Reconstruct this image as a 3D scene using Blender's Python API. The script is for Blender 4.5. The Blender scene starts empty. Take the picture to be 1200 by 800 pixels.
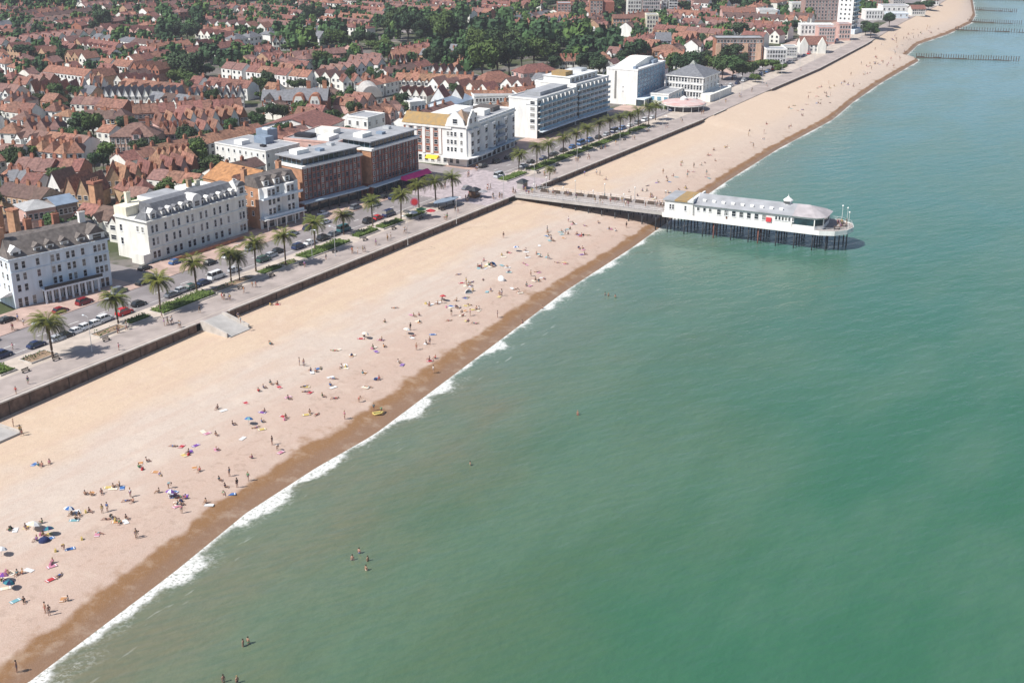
import bpy, math, random
from mathutils import Vector, Matrix, noise
R = math.radians
random.seed(7)
SC = bpy.context.scene
COL = SC.collection

# ------------------------------------------------------------------ camera
F, HZ, CX, CY, H = 1450., -150., 600., 400., 106.
P = math.atan((CY-HZ)/F)
cp, sp = math.cos(P), math.sin(P)
cam_d = bpy.data.cameras.new('camera'); cam = bpy.data.objects.new('camera', cam_d); COL.objects.link(cam)
cam.location = (0, 0, H); cam.rotation_euler = (R(90)-P, 0, 0)
cam_d.sensor_fit = 'HORIZONTAL'; cam_d.sensor_width = 36; cam_d.lens = 36*F/1200
cam_d.clip_start = 1; cam_d.clip_end = 20000
SC.camera = cam

# ------------------------------------------------------------------ light
SUN_AZ, SUN_EL = 241., 50.
w = bpy.data.worlds.new('World'); SC.world = w; w.use_nodes = True
nt = w.node_tree; nt.nodes.clear()
sky = nt.nodes.new('ShaderNodeTexSky'); sky.sky_type = 'NISHITA'; sky.sun_disc = False
sky.sun_elevation = R(SUN_EL); sky.sun_rotation = R(SUN_AZ); sky.air_density = 1.0; sky.dust_density = 1.0
bg = nt.nodes.new('ShaderNodeBackground'); bg.inputs[1].default_value = 0.085
out = nt.nodes.new('ShaderNodeOutputWorld')
nt.links.new(sky.outputs[0], bg.inputs[0]); nt.links.new(bg.outputs[0], out.inputs[0])
sd = bpy.data.lights.new('sun', 'SUN'); sd.energy = 4.7; sd.angle = R(0.6); sd.color = (1, .96, .90)
sun = bpy.data.objects.new('sun', sd); COL.objects.link(sun)
az = R(SUN_AZ); sdir = Vector((math.sin(az)*math.cos(R(SUN_EL)), math.cos(az)*math.cos(R(SUN_EL)), math.sin(R(SUN_EL))))
sun.rotation_euler = sdir.to_track_quat('Z', 'Y').to_euler(); sun.location = (0, 0, 300)
SC.view_settings.view_transform = 'Standard'; SC.view_settings.look = 'None'
SC.view_settings.exposure = 0.40; SC.view_settings.gamma = 1
SC.cycles.max_bounces = 4; SC.cycles.diffuse_bounces = 2; SC.cycles.glossy_bounces = 2
SC.cycles.volume_bounces = 0; SC.cycles.use_denoising = True

# ------------------------------------------------------------------ survey: shore frame (s along the front, t seaward)
def G(px, py, z=6.0):
    u = (px-CX)/F; v = (py-CY)/F
    k = (z-H)/(-sp-v*cp)
    return (u*k, (cp-v*sp)*k)
def PX(x, y, z):
    zc = y*cp+(H-z)*sp; yc = (H-z)*cp-y*sp
    return (CX+F*x/zc, CY+F*yc/zc)
A0 = G(0, 474); AZ = R(31.3)
ax = (math.sin(AZ), math.cos(AZ)); cx_ = (ax[1], -ax[0])
ROT = math.atan2(ax[1], ax[0])
def W(s, t, z=None):
    p = (A0[0]+s*ax[0]+t*cx_[0], A0[1]+s*ax[1]+t*cx_[1])
    return p if z is None else (p[0], p[1], z)
def ST(x, y):
    x -= A0[0]; y -= A0[1]
    return (x*ax[0]+y*ax[1], x*cx_[0]+y*cx_[1])
def lerp(tab):
    def f(s):
        if s <= tab[0][0]: return tab[0][1]
        for (a, b), (c, d) in zip(tab, tab[1:]):
            if s <= c: return b+(d-b)*(s-a)/(c-a)
        return tab[-1][1]
    return f
wall_t = lerp([(-300, 0), (360, 0), (451, -3.), (527, -4.6), (642, -12.6), (782, -25.4), (899, -32), (1100, -52), (1500, -110), (4000, -700)])
water_t = lerp([(-900, 90), (-200, 76), (-52, 73), (-21, 69), (0, 65.3), (20, 64.4), (38, 64.8), (67, 61.5), (99, 57.9), (137, 53.5), (185, 50.6), (203, 48.8), (279, 42.5), (343, 38.9), (418, 37.9), (470, 32), (532, 27.4), (600, 24.5), (635, 23.1), (640, 12), (706, 3.6), (773, 7.3), (850, 6), (907, -3), (1037, -33), (1300, -66), (1600, -100), (4000, -650)])
wet_w = lerp([(-200, 6.4), (-50, 6.), (0, 6.4), (50, 7.8), (84, 7.), (118, 6), (146, 5), (200, 3.8), (262, 4), (400, 3.2), (640, 2.5), (4000, 2)])
beach_top = lerp([(-300, 3.0), (0, 3.1), (54, 4.2), (130, 4.3), (196, 4.5), (355, 4.9), (362, 5.9), (440, 5.9), (452, 5.1), (640, 5.3), (700, 5.9), (4000, 5.9)])
def beach_z(s, t):
    wt, wl = water_t(s), wall_t(s); d = wt-t
    if d <= 0: return 0.12*d
    ww = wet_w(s)
    if d < ww: return 1.2*d/ww
    k = min(1, (d-ww)/max(1, (wt-ww-wl)))
    return 1.2+(beach_top(s)-1.2)*k**0.8
def onbeach(px, py):
    z = 2.
    for _ in range(5):
        x, y = G(px, py, z); s, t = ST(x, y); z = max(0, beach_z(s, t))
    return x, y, z
def on(px, py, z=6.0):
    x, y = G(px, py, z); return (x, y, z)

# ------------------------------------------------------------------ materials
_m = {}
def mat(name, col, rough=.8, var=.12, scale=.5, detail=4, metal=0, spec=.4, rnd=0., bump=0., col2=None, stretch=None):
    if name in _m: return _m[name]
    m = bpy.data.materials.new(name); m.use_nodes = True; n = m.node_tree; b = n.nodes['Principled BSDF']
    b.inputs['Roughness'].default_value = rough; b.inputs['Metallic'].default_value = metal
    b.inputs['Specular IOR Level'].default_value = spec
    tc = n.nodes.new('ShaderNodeTexCoord'); nz = n.nodes.new('ShaderNodeTexNoise')
    nz.inputs['Scale'].default_value = scale; nz.inputs['Detail'].default_value = detail
    geo = n.nodes.new('ShaderNodeNewGeometry')
    if stretch:
        mp = n.nodes.new('ShaderNodeMapping'); mp.inputs['Scale'].default_value = (1, 1, stretch)
        n.links.new(geo.outputs['Position'], mp.inputs[0]); n.links.new(mp.outputs[0], nz.inputs['Vector'])
    else: n.links.new(geo.outputs['Position'], nz.inputs['Vector'])
    mr = n.nodes.new('ShaderNodeMapRange'); mr.inputs[1].default_value = .3; mr.inputs[2].default_value = .7
    n.links.new(nz.outputs[0], mr.inputs[0])
    mx = n.nodes.new('ShaderNodeMix'); mx.data_type = 'RGBA'
    c = (*col, 1); c2 = (*col2, 1) if col2 else tuple(v*(1-2*var) for v in col)+(1,)
    c1 = c if col2 else tuple(min(1, v*(1+var)) for v in col)+(1,)
    mx.inputs[6].default_value = c1; mx.inputs[7].default_value = c2
    n.links.new(mr.outputs[0], mx.inputs[0])
    src = mx.outputs[2]
    if rnd:
        oi = n.nodes.new('ShaderNodeObjectInfo'); m2 = n.nodes.new('ShaderNodeMapRange')
        m2.inputs[3].default_value = 1-rnd; m2.inputs[4].default_value = 1+rnd
        n.links.new(oi.outputs['Random'], m2.inputs[0])
        hs = n.nodes.new('ShaderNodeHueSaturation'); n.links.new(m2.outputs[0], hs.inputs['Value']); n.links.new(src, hs.inputs['Color'])
        m3 = n.nodes.new('ShaderNodeMath'); m3.operation = 'MULTIPLY_ADD'; m3.inputs[1].default_value = 7.31; m3.inputs[2].default_value = 0
        fr = n.nodes.new('ShaderNodeMath'); fr.operation = 'FRACT'; n.links.new(oi.outputs['Random'], m3.inputs[0]); n.links.new(m3.outputs[0], fr.inputs[0])
        m4 = n.nodes.new('ShaderNodeMapRange'); m4.inputs[3].default_value = .5-rnd*.06; m4.inputs[4].default_value = .5+rnd*.06
        n.links.new(fr.outputs[0], m4.inputs[0]); n.links.new(m4.outputs[0], hs.inputs['Hue'])
        src = hs.outputs[0]
    n.links.new(src, b.inputs['Base Color'])
    if bump:
        bp = n.nodes.new('ShaderNodeBump'); bp.inputs['Strength'].default_value = bump; bp.inputs['Distance'].default_value = .2
        n2 = n.nodes.new('ShaderNodeTexNoise'); n2.inputs['Scale'].default_value = scale*5; n.links.new(geo.outputs['Position'], n2.inputs['Vector'])
        n.links.new(n2.outputs[0], bp.inputs['Height']); n.links.new(bp.outputs[0], b.inputs['Normal'])
    _m[name] = m; return m

WHITE = mat('white_render', (.80, .79, .76), .75, .07, .8, rnd=.05, stretch=.25)
WHITE2 = mat('cool_white_render', (.66, .73, .79), .7, .07, .8, stretch=.25)
CREAM = mat('cream_render', (.78, .73, .58), .8, .08, .8, rnd=.06, stretch=.25)
CREAM2 = mat('pale_cream_render', (.78, .77, .71), .8, .08, .8, rnd=.06, stretch=.25)
BUFF = mat('buff_brick', (.45, .30, .19), .9, .15, 1.2, rnd=.1)
BRICK = mat('red_brick', (.36, .16, .10), .9, .15, 1.0, rnd=.12)
ORBRICK = mat('orange_brick', (.46, .25, .15), .9, .15, .8, rnd=.08)
DKBRICK = mat('dark_brick', (.30, .115, .08), .9, .12, .8)
PINKB = mat('pink_render', (.60, .38, .33), .85, .1, .5, rnd=.08)
TIMBER = mat('dark_timber', (.05, .04, .035), .8, .1, 1)
TILE_O = mat('orange_tile_roof', (.29, .15, .098), .85, .26, 1.1, rnd=.2, bump=.3)
TILE_R = mat('red_tile_roof', (.225, .108, .082), .85, .26, 1.1, rnd=.22, bump=.3)
TILE_B = mat('brown_tile_roof', (.125, .078, .065), .85, .2, 1.1, rnd=.2, bump=.3)
TILE_P = mat('pinkish_tile_roof', (.22, .125, .105), .85, .2, 1.1, rnd=.15, bump=.3)
SLATE = mat('slate_roof', (.16, .165, .18), .6, .15, 1.0, rnd=.15, bump=.2)
BSLATE = mat('brown_slate_roof', (.14, .12, .11), .7, .2, 1.0, rnd=.1, bump=.2)
MOSS = mat('lichen_tile_roof', (.38, .24, .09), .9, .2, .7, bump=.3, col2=(.27, .20, .11))
FLATG = mat('grey_flat_roof', (.34, .35, .37), .8, .12, .25)
FLATW = mat('white_flat_roof', (.68, .69, .70), .7, .08, .25)
LEAD = mat('blue_grey_metal', (.22, .28, .36), .5, .1, .4)
CONC = mat('concrete', (.42, .40, .38), .85, .1, .4, rnd=.08)
STONE = mat('pale_stone', (.50, .46, .42), .9, .1, .6)
METAL = mat('pale_metal', (.55, .56, .57), .4, .05, 1, metal=.3)
DMETAL = mat('dark_metal', (.03, .035, .04), .5, .1, 1)
GLASS = mat('window_glass', (.025, .032, .04), .08, .3, .6, spec=.6)
def curtains(m):
    n = m.node_tree; b = n.nodes['Principled BSDF']; src = b.inputs['Base Color'].links[0].from_socket
    oi = n.nodes.new('ShaderNodeObjectInfo'); mr = n.nodes.new('ShaderNodeMapRange'); mr.inputs[1].default_value = .62; mr.inputs[2].default_value = 1.; mr.inputs[4].default_value = .55
    mx = n.nodes.new('ShaderNodeMix'); mx.data_type = 'RGBA'; mx.inputs[7].default_value = (.50, .48, .44, 1)
    n.links.new(oi.outputs['Random'], mr.inputs[0]); n.links.new(mr.outputs[0], mx.inputs[0]); n.links.new(src, mx.inputs[6]); n.links.new(mx.outputs[2], b.inputs['Base Color'])
curtains(GLASS)
TGLASS = mat('teal_glass', (.02, .05, .06), .06, .3, .6, spec=.7)
BGLASS = mat('balcony_glass', (.13, .33, .46), .12, .2, .6, spec=.6)
FRAME = mat('white_frame', (.75, .76, .77), .5, .03, 1)
MAGENTA = mat('magenta_awning', (.72, .03, .22), .7, .05, 1)
YELLOW = mat('yellow_awning', (.85, .50, .03), .7, .05, 1)
REDC = mat('red_canvas', (.65, .05, .06), .7, .05, 1)
PALEC = mat('pale_canvas', (.75, .73, .70), .8, .05, 1)
PIPE = mat('pale_blue_canopy', (.45, .56, .64), .5, .05, 1)
DARK = mat('dark_interior', (.02, .02, .025), .6, .1, 1)
WOOD = mat('weathered_timber', (.10, .075, .06), .9, .2, 1.5)
DECK = mat('pier_deck_boards', (.35, .31, .29), .9, .12, 1.5)
PILE = mat('painted_iron_pile', (.035, .04, .045), .6, .2, 1)
RUST = mat('rusty_pile', (.22, .09, .07), .9, .2, 1)
HEDGE = mat('hedge_leaves', (.12, .17, .035), .9, .3, 1.5, col2=(.05, .09, .02))
SHRUB = mat('shrub_leaves', (.07, .12, .03), .9, .3, 1.2, col2=(.04, .07, .02), rnd=.3)
LEAF = mat('tree_leaves', (.058, .098, .032), .85, .3, .45, col2=(.03, .065, .018), rnd=.35)
LEAFD = mat('dark_tree_leaves', (.035, .07, .028), .85, .3, .45, col2=(.022, .048, .018), rnd=.25)
LEAFB = mat('bright_tree_leaves', (.08, .125, .03), .85, .3, .45, col2=(.055, .10, .022), rnd=.2)
BARK = mat('bark', (.10, .075, .055), .95, .2, 2)
PALMT = mat('palm_trunk', (.12, .085, .06), .95, .25, 3)
PALML = mat('palm_fronds', (.17, .18, .03), .6, .3, .8, col2=(.10, .12, .02), rnd=.15)
PALMO = mat('old_palm_fronds', (.30, .21, .07), .8, .2, 1)
TYRE = mat('tyre_rubber', (.02, .02, .02), .8, .1, 5)
LIGHTG = mat('headlight_glass', (.7, .7, .68), .15, .05, 5)
HAIR = mat('dark_hair', (.03, .02, .015), .7, .2, 5)
HAIR2 = mat('fair_hair', (.35, .22, .10), .7, .2, 5)
SKIN = mat('skin', (.36, .21, .15), .6, .08, 5, rnd=.2)
PAINT = {}
for nme, c in dict(white=(.75, .76, .78), red=(.55, .015, .02), dark_red=(.22, .015, .02), black=(.018, .018, .02), navy=(.02, .035, .10), grey=(.16, .17, .19), silver=(.45, .47, .50), green=(.03, .09, .07), blue=(.04, .12, .30), teal=(.03, .13, .15)).items():
    PAINT[nme] = mat(nme+'_car_paint', c, .22, .03, 1, spec=.6)
CLOTH = {}
for nme, c in dict(white=(.66, .66, .66), red=(.42, .04, .05), navy=(.02, .03, .10), black=(.02, .02, .022), blue=(.05, .14, .36), purple=(.17, .06, .30), pink=(.50, .20, .28), orange=(.48, .24, .10), yellow=(.55, .42, .14), green=(.08, .25, .12), grey=(.25, .25, .27), teal=(.03, .18, .22), brown=(.14, .08, .05), cream=(.72, .62, .48), turquoise=(.16, .34, .38)).items():
    CLOTH[nme] = mat(nme+'_cloth', c, .9, .06, 4)

# ------------------------------------------------------------------ mesh building
class MB:
    def __init__(s): s.v = []; s.f = []; s.m = []; s.ms = []; s.uv = None
    def mi(s, m):
        if m not in s.ms: s.ms.append(m)
        return s.ms.index(m)
    def add(s, vs, fs, m=None):
        o = len(s.v); s.v += [tuple(v) for v in vs]; k = s.mi(m)
        for f in fs: s.f.append(tuple(i+o for i in f)); s.m.append(k)
        return s
    def box(s, x0, x1, y0, y1, z0, z1, m=None):
        return s.add([(x0, y0, z0), (x1, y0, z0), (x1, y1, z0), (x0, y1, z0), (x0, y0, z1), (x1, y0, z1), (x1, y1, z1), (x0, y1, z1)],
                     [(0, 3, 2, 1), (4, 5, 6, 7), (0, 1, 5, 4), (1, 2, 6, 5), (2, 3, 7, 6), (3, 0, 4, 7)], m)
    def frustum(s, x0, x1, y0, y1, z0, X0, X1, Y0, Y1, z1, m=None):
        return s.add([(x0, y0, z0), (x1, y0, z0), (x1, y1, z0), (x0, y1, z0), (X0, Y0, z1), (X1, Y0, z1), (X1, Y1, z1), (X0, Y1, z1)],
                     [(0, 3, 2, 1), (4, 5, 6, 7), (0, 1, 5, 4), (1, 2, 6, 5), (2, 3, 7, 6), (3, 0, 4, 7)], m)
    def prism(s, pts, z0, z1, m=None):
        n = len(pts)
        return s.add([(x, y, z0) for x, y in pts]+[(x, y, z1) for x, y in pts],
                     [tuple(range(n-1, -1, -1)), tuple(range(n, 2*n))]+[(i, (i+1) % n, n+(i+1) % n, n+i) for i in range(n)], m)
    def prism_y(s, pts, y0, y1, m=None):   # outline in x,z
        n = len(pts)
        return s.add([(x, y0, z) for x, z in pts]+[(x, y1, z) for x, z in pts],
                     [tuple(range(n)), tuple(range(2*n-1, n-1, -1))]+[((i+1) % n, i, n+i, n+(i+1) % n) for i in range(n)], m)
    def prism_x(s, pts, x0, x1, m=None):   # outline in y,z
        n = len(pts)
        return s.add([(x0, y, z) for y, z in pts]+[(x1, y, z) for y, z in pts],
                     [tuple(range(n-1, -1, -1)), tuple(range(n, 2*n))]+[(i, (i+1) % n, n+(i+1) % n, n+i) for i in range(n)], m)
    def tube(s, pts, rs, n=6, m=None, caps=True):
        pts = [Vector(p) for p in pts]
        if not isinstance(rs, (list, tuple)): rs = [rs]*len(pts)
        vs = []; fs = []
        for i, p in enumerate(pts):
            d = (pts[min(i+1, len(pts)-1)]-pts[max(i-1, 0)]).normalized()
            u = d.cross(Vector((0, 0, 1)))
            if u.length < .05: u = d.cross(Vector((1, 0, 0)))
            u.normalize(); v = d.cross(u)
            for k in range(n):
                a = 2*math.pi*k/n; vs.append(p+(u*math.cos(a)+v*math.sin(a))*rs[i])
        for i in range(len(pts)-1):
            for k in range(n):
                a = i*n+k; b = i*n+(k+1) % n; fs.append((a, b, b+n, a+n))
        if caps: fs.append(tuple(range(n-1, -1, -1))); o = (len(pts)-1)*n; fs.append(tuple(range(o, o+n)))
        return s.add(vs, fs, m)
    def lathe(s, prof, n=12, m=None, cx=0, cy=0):
        vs = []; fs = []
        for r, z in prof:
            for k in range(n):
                a = 2*math.pi*k/n; vs.append((cx+r*math.cos(a), cy+r*math.sin(a), z))
        for i in range(len(prof)-1):
            for k in range(n):
                a = i*n+k; b = i*n+(k+1) % n; fs.append((a, b, b+n, a+n))
        fs.append(tuple(range(n-1, -1, -1))); o = (len(prof)-1)*n; fs.append(tuple(range(o, o+n)))
        return s.add(vs, fs, m)
    def merge(s, o, M):
        k0 = len(s.v); s.v += [tuple(M @ Vector(v)) for v in o.v]
        for f, mi in zip(o.f, o.m): s.f.append(tuple(i+k0 for i in f)); s.m.append(s.mi(o.ms[mi]))
    def mesh(s, name, m=None):
        me = bpy.data.meshes.new(name); me.from_pydata(s.v, [], s.f)
        if m is not None and all(x is None for x in s.ms): me.materials.append(m)
        else:
            for x in s.ms: me.materials.append(x if x is not None else m)
            me.polygons.foreach_set('material_index', s.m)
        me.update(); return me
def smooth(me):
    me.polygons.foreach_set('use_smooth', [True]*len(me.polygons)); return me
def ob(name, me, parent=None, loc=(0, 0, 0), rz=0, sc=None, m=None):
    o = bpy.data.objects.new(name, me); COL.objects.link(o); o.location = loc; o.rotation_euler = (0, 0, rz)
    if sc is not None: o.scale = sc if isinstance(sc, (tuple, list)) else (sc, sc, sc)
    if parent: o.parent = parent
    if m is not None and o.material_slots:
        o.material_slots[0].link = 'OBJECT'; o.material_slots[0].material = m
    return o
REG = []
def tag(o, label, cat, group=None, px=None):
    o['label'] = label; o['category'] = cat
    if group: o['group'] = group
    REG.append(o); return o
def thing(name, label, cat, loc=(0, 0, 0), rz=0, group=None):
    o = bpy.data.objects.new(name, None); COL.objects.link(o); o.location = loc; o.rotation_euler = (0, 0, rz)
    o.empty_display_size = .5
    return tag(o, label, cat, group)
def struct(name, me, **k):
    o = ob(name, me, **k); o['kind'] = 'structure'; return o
_cache = {}
def cached(key, fn):
    if key not in _cache: _cache[key] = fn()
    return _cache[key]

# ------------------------------------------------------------------ the setting
def grid_sheet(name, ss, rows, zf, m, uvf=None):
    """rows(s)->list of t ; zf(s,t,j) ; uv = (s, uvf)"""
    v = []; uv = []; nr = len(rows(ss[0]))
    for s in ss:
        for j, t in enumerate(rows(s)):
            v.append(W(s, t, zf(s, t, j))); uv.append((s*.01, uvf(s, t, j)*.01 if uvf else t*.01))
    f = []
    for i in range(len(ss)-1):
        for j in range(nr-1):
            a = i*nr+j; f.append((a, a+1, a+nr+1, a+nr))
    me = bpy.data.meshes.new(name); me.from_pydata(v, [], f); me.materials.append(m)
    # face up
    me.update()
    if me.polygons[0].normal.z < 0: me.flip_normals()
    l = me.uv_layers.new(name='UVMap')
    for lp in me.loops: l.data[lp.index].uv = uv[lp.vertex_index]
    smooth(me)
    return struct(name, me)
SS = [-900, -500, -300, -200]+list(range(-160, 460, 4))+list(range(460, 1400, 8))+[1500, 1700, 2000, 2600, 4000]

class NT:
    """tiny shader helper"""
    def __init__(s, name, rough=.8, spec=.3):
        s.m = bpy.data.materials.new(name); s.m.use_nodes = True; s.t = s.m.node_tree; s.b = s.t.nodes['Principled BSDF']
        s.b.inputs['Roughness'].default_value = rough; s.b.inputs['Specular IOR Level'].default_value = spec
        g = s.n('ShaderNodeNewGeometry'); s.pos = g.outputs['Position']
        u = s.n('ShaderNodeUVMap'); u.uv_map = 'UVMap'; sx = s.n('ShaderNodeSeparateXYZ'); s.l(u.outputs[0], sx.inputs[0])
        s.S = s.mul(sx.outputs[0], 100); s.D = s.mul(sx.outputs[1], 100)
    def n(s, t): return s.t.nodes.new(t)
    def l(s, a, b): s.t.links.new(a, b)
    def math(s, op, a, b=0., c=None):
        m = s.n('ShaderNodeMath'); m.operation = op
        for i, v in enumerate((a, b, c)):
            if v is None: continue
            if isinstance(v, (int, float)): m.inputs[i].default_value = v
            else: s.l(v, m.inputs[i])
        return m.outputs[0]
    def mul(s, a, b): return s.math('MULTIPLY', a, b)
    def addm(s, a, b): return s.math('ADD', a, b)
    def noise(s, scale, detail=3, vec=None, rough=.5, sc3=None, rz=0.):
        v = vec if vec is not None else s.pos
        if sc3:
            mp = s.n('ShaderNodeMapping'); mp.vector_type = 'TEXTURE'; mp.inputs['Scale'].default_value = tuple(1/x for x in sc3); mp.inputs['Rotation'].default_value = (0, 0, rz)
            s.l(v, mp.inputs[0]); v = mp.outputs[0]
        z = s.n('ShaderNodeTexNoise'); z.inputs['Scale'].default_value = scale; z.inputs['Detail'].default_value = detail; z.inputs['Roughness'].default_value = rough
        s.l(v, z.inputs['Vector']); return z.outputs[0]
    def ramp(s, v, a, b, o0=0., o1=1., sm=True):
        r = s.n('ShaderNodeMapRange'); r.interpolation_type = 'SMOOTHSTEP' if sm else 'LINEAR'
        for i, x in enumerate((v, a, b, o0, o1)):
            if isinstance(x, (int, float)): r.inputs[i].default_value = x
            else: s.l(x, r.inputs[i])
        return r.outputs[0]
    def mix(s, f, a, b):
        x = s.n('ShaderNodeMix'); x.data_type = 'RGBA'
        for i, v in ((0, f), (6, a), (7, b)):
            if isinstance(v, tuple): x.inputs[i].default_value = (*v, 1)
            elif isinstance(v, (int, float)): x.inputs[i].default_value = v
            else: s.l(v, x.inputs[i])
        return x.outputs[2]
    def color(s, c): s.l(c, s.b.inputs['Base Color'])
    def bump(s, h, st=.3, dist=.3):
        b = s.n('ShaderNodeBump'); b.inputs['Strength'].default_value = st; b.inputs['Distance'].default_value = dist
        s.l(h, b.inputs['Height']); s.l(b.outputs[0], s.b.inputs['Normal'])

# sea
k = NT('sea_water', .16, .5)
wob = k.noise(.035, 3)
d1 = k.addm(k.D, k.mul(k.addm(wob, -.5), 34))
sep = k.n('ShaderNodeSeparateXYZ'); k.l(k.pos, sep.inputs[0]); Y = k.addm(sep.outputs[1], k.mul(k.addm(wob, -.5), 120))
c = k.mix(k.ramp(d1, 4, 44), (.160, .155, .096), (.090, .136, .074))
c = k.mix(k.ramp(d1, 26, 95), c, (.036, .128, .068))
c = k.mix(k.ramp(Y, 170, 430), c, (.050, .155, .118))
c = k.mix(k.ramp(Y, 300, 850), c, (.150, .285, .335))  # distant water made paler and bluer: sky reflection painted into the base colour
c = k.mix(k.mul(k.ramp(d1, 110, 420), .6), c, (.036, .138, .098))
c = k.mix(k.mul(k.ramp(d1, 0, 30, 1, 0), k.ramp(Y, 200, 330)), c, (.135, .185, .140))
pl = k.ramp(k.noise(.018, 4, sc3=(1, 2.6, 1), rz=ROT), .38, .66)
c = k.mix(k.mul(pl, .38), c, (.105, .185, .125))
st = k.ramp(k.noise(.22, 5, sc3=(1, 4.5, 1), rz=ROT-.5), .35, .7)
c = k.mix(k.mul(st, .22), c, (.03, .10, .07))
fe = k.noise(.09, 3); fe2 = k.noise(.75, 5, rough=.65)
farw = k.mul(k.ramp(k.S, 40, 230, 1., .45), k.ramp(k.S, 230, 420, 1., .55))
wid = k.addm(k.mul(k.ramp(fe, .40, .66, .5, 3.9), farw), k.mul(k.addm(fe2, -.5), k.mul(farw, 2.8)))
foam = k.mul(k.ramp(k.D, k.addm(wid, -.9), k.addm(wid, .9), 1, 0), k.ramp(k.noise(1.6, 4, rough=.7), .36, .50, .25, .95))
wid2 = k.addm(wid, 3.2)
lace = k.mul(k.mul(k.ramp(k.D, 0, wid2, 1, 0), k.ramp(k.noise(1.3, 4, rough=.7), .47, .60)), k.ramp(fe, .40, .6, .15, .8))
crest = k.noise(.16, 2, sc3=(1, 6, 1), rz=ROT)
brk = k.mul(k.ramp(k.math('ABSOLUTE', k.addm(k.D, k.addm(k.mul(fe, -16), 1.))), .15, .9, 1, 0), k.ramp(crest, .58, .70, 0, .22))
foam = k.math('MAXIMUM', k.math('MAXIMUM', foam, lace), brk)
foam = k.mul(foam, k.ramp(k.D, 60, 61, 1, 0))
c = k.mix(k.mul(foam, .88), c, (.74, .74, .72))
k.color(c)
k.l(k.ramp(foam, 0, 1, .2, .8), k.b.inputs['Roughness'])
h = k.addm(k.mul(k.noise(.10, 3, sc3=(1, 2.4, 1), rz=ROT-.5), 2.6), k.addm(k.mul(k.noise(.5, 4, sc3=(1, 1.8, 1), rz=ROT), .7), k.mul(k.noise(2.2, 3), .14)))
h = k.addm(h, k.mul(foam, .25))
k.bump(h, .38, .5)
DD = [-3, -1, 0, 1, 2, 4, 7, 11, 16, 24, 34, 50, 80, 130, 220, 400, 900, 2000, 4000]
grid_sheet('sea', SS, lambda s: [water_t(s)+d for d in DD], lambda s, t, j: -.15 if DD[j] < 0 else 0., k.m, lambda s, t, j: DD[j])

# beach : v coordinate -1..0 under water, 0..1 wet band, 1..2 dry shingle up to the wall
k = NT('shingle_beach', .95, .15)
v = k.D
nz = k.noise(.12, 4); fine = k.noise(3.5, 3, rough=.7); mid = k.noise(.03, 4, sc3=(1, 3.5, 1), rz=ROT)
vv = k.addm(v, k.mul(k.addm(nz, -.5), .22))
dry = k.mix(k.ramp(k.addm(vv, k.mul(k.addm(mid, -.5), .5)), 1.1, 1.45), (.50, .38, .315), (.545, .46, .395))
dry = k.mix(k.ramp(k.addm(vv, k.mul(k.addm(mid, -.5), .35)), 1.5, 1.72), dry, (.58, .45, .335))
b1 = k.ramp(k.noise(.05, 3, sc3=(1, 8, 1), rz=ROT), .45, .6)
dry = k.mix(k.mul(b1, .3), dry, (.50, .36, .29))
dry = k.mix(k.ramp(k.S, 180, 420), dry, k.mix(k.ramp(vv, 1.2, 1.5), (.55, .45, .375), (.59, .465, .36)))
wet = k.mix(k.ramp(k.addm(v, k.mul(k.addm(nz, -.5), .5)), .25, .65), (.24, .145, .09), (.25, .135, .062))
edge = k.addm(v, k.mul(k.addm(k.noise(.16, 5, rough=.6), -.5), .75))
c = k.mix(k.ramp(edge, .78, 1.0), wet, dry)
weed = k.mul(k.ramp(k.math('ABSOLUTE', k.addm(edge, -1.12)), 0, .035, 1, 0), k.ramp(k.noise(.8, 4), .45, .6, 0, .22))
c = k.mix(weed, c, (.16, .11, .08))
weed2 = k.mul(k.ramp(k.math('ABSOLUTE', k.addm(vv, -1.36)), 0, .02, 1, 0), k.ramp(k.noise(.5, 4), .5, .62, 0, .18))
c = k.mix(weed2, c, (.24, .17, .12))
c = k.mix(k.ramp(fine, .35, .75, 0, .30), c, (.30, .20, .14))
c = k.mix(k.ramp(k.noise(1.1, 6, rough=.8), .50, .72, 0, .42), c, (.36, .27, .20))
c = k.mix(k.ramp(k.noise(.22, 5, rough=.65), .5, .7, 0, .22), c, (.66, .56, .46))
k.color(c)
k.l(k.ramp(v, .3, .8, .45, .95), k.b.inputs['Roughness'])
k.bump(k.addm(k.noise(6, 3), k.mul(k.noise(.4, 3), 1.5)), .35, .25)
def brows(s):
    wt, wl, ww = water_t(s), wall_t(s), wet_w(s)
    d = [-14, -4, 0, ww*.33, ww*.66, ww]+[ww+(wt-ww-wl+.35)*q for q in (.1, .22, .36, .5, .64, .78, .9, 1)]
    return [wt-x for x in d]
BV = [-1, -.4, 0, .33, .66, 1, 1.1, 1.22, 1.36, 1.5, 1.64, 1.78, 1.9, 2.]
grid_sheet('beach', SS, brows, lambda s, t, j: beach_z(s, t)+(.12*noise.noise(Vector((s*.11, t*.3, 0))) if j > 4 and j < 13 else 0), k.m, lambda s, t, j: BV[j])

# town ground
k = NT('town_ground_mix', .95, .1)
n1 = k.ramp(k.noise(.045, 4, rough=.6), .42, .58)
c = k.mix(n1, (.17, .155, .145), (.07, .085, .04))
c = k.mix(k.ramp(k.noise(.3, 4), .5, .7, 0, .6), c, (.045, .06, .03))
c = k.mix(k.ramp(k.noise(.12, 2), .6, .66, 0, .5), c, (.30, .26, .23))
k.color(c)
grid_sheet('ground', SS, lambda s: [wall_t(s)+x for x in (-4000, -1500, -700, -300, -120, -45, -.4)], lambda s, t, j: 5.96, k.m)
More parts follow.
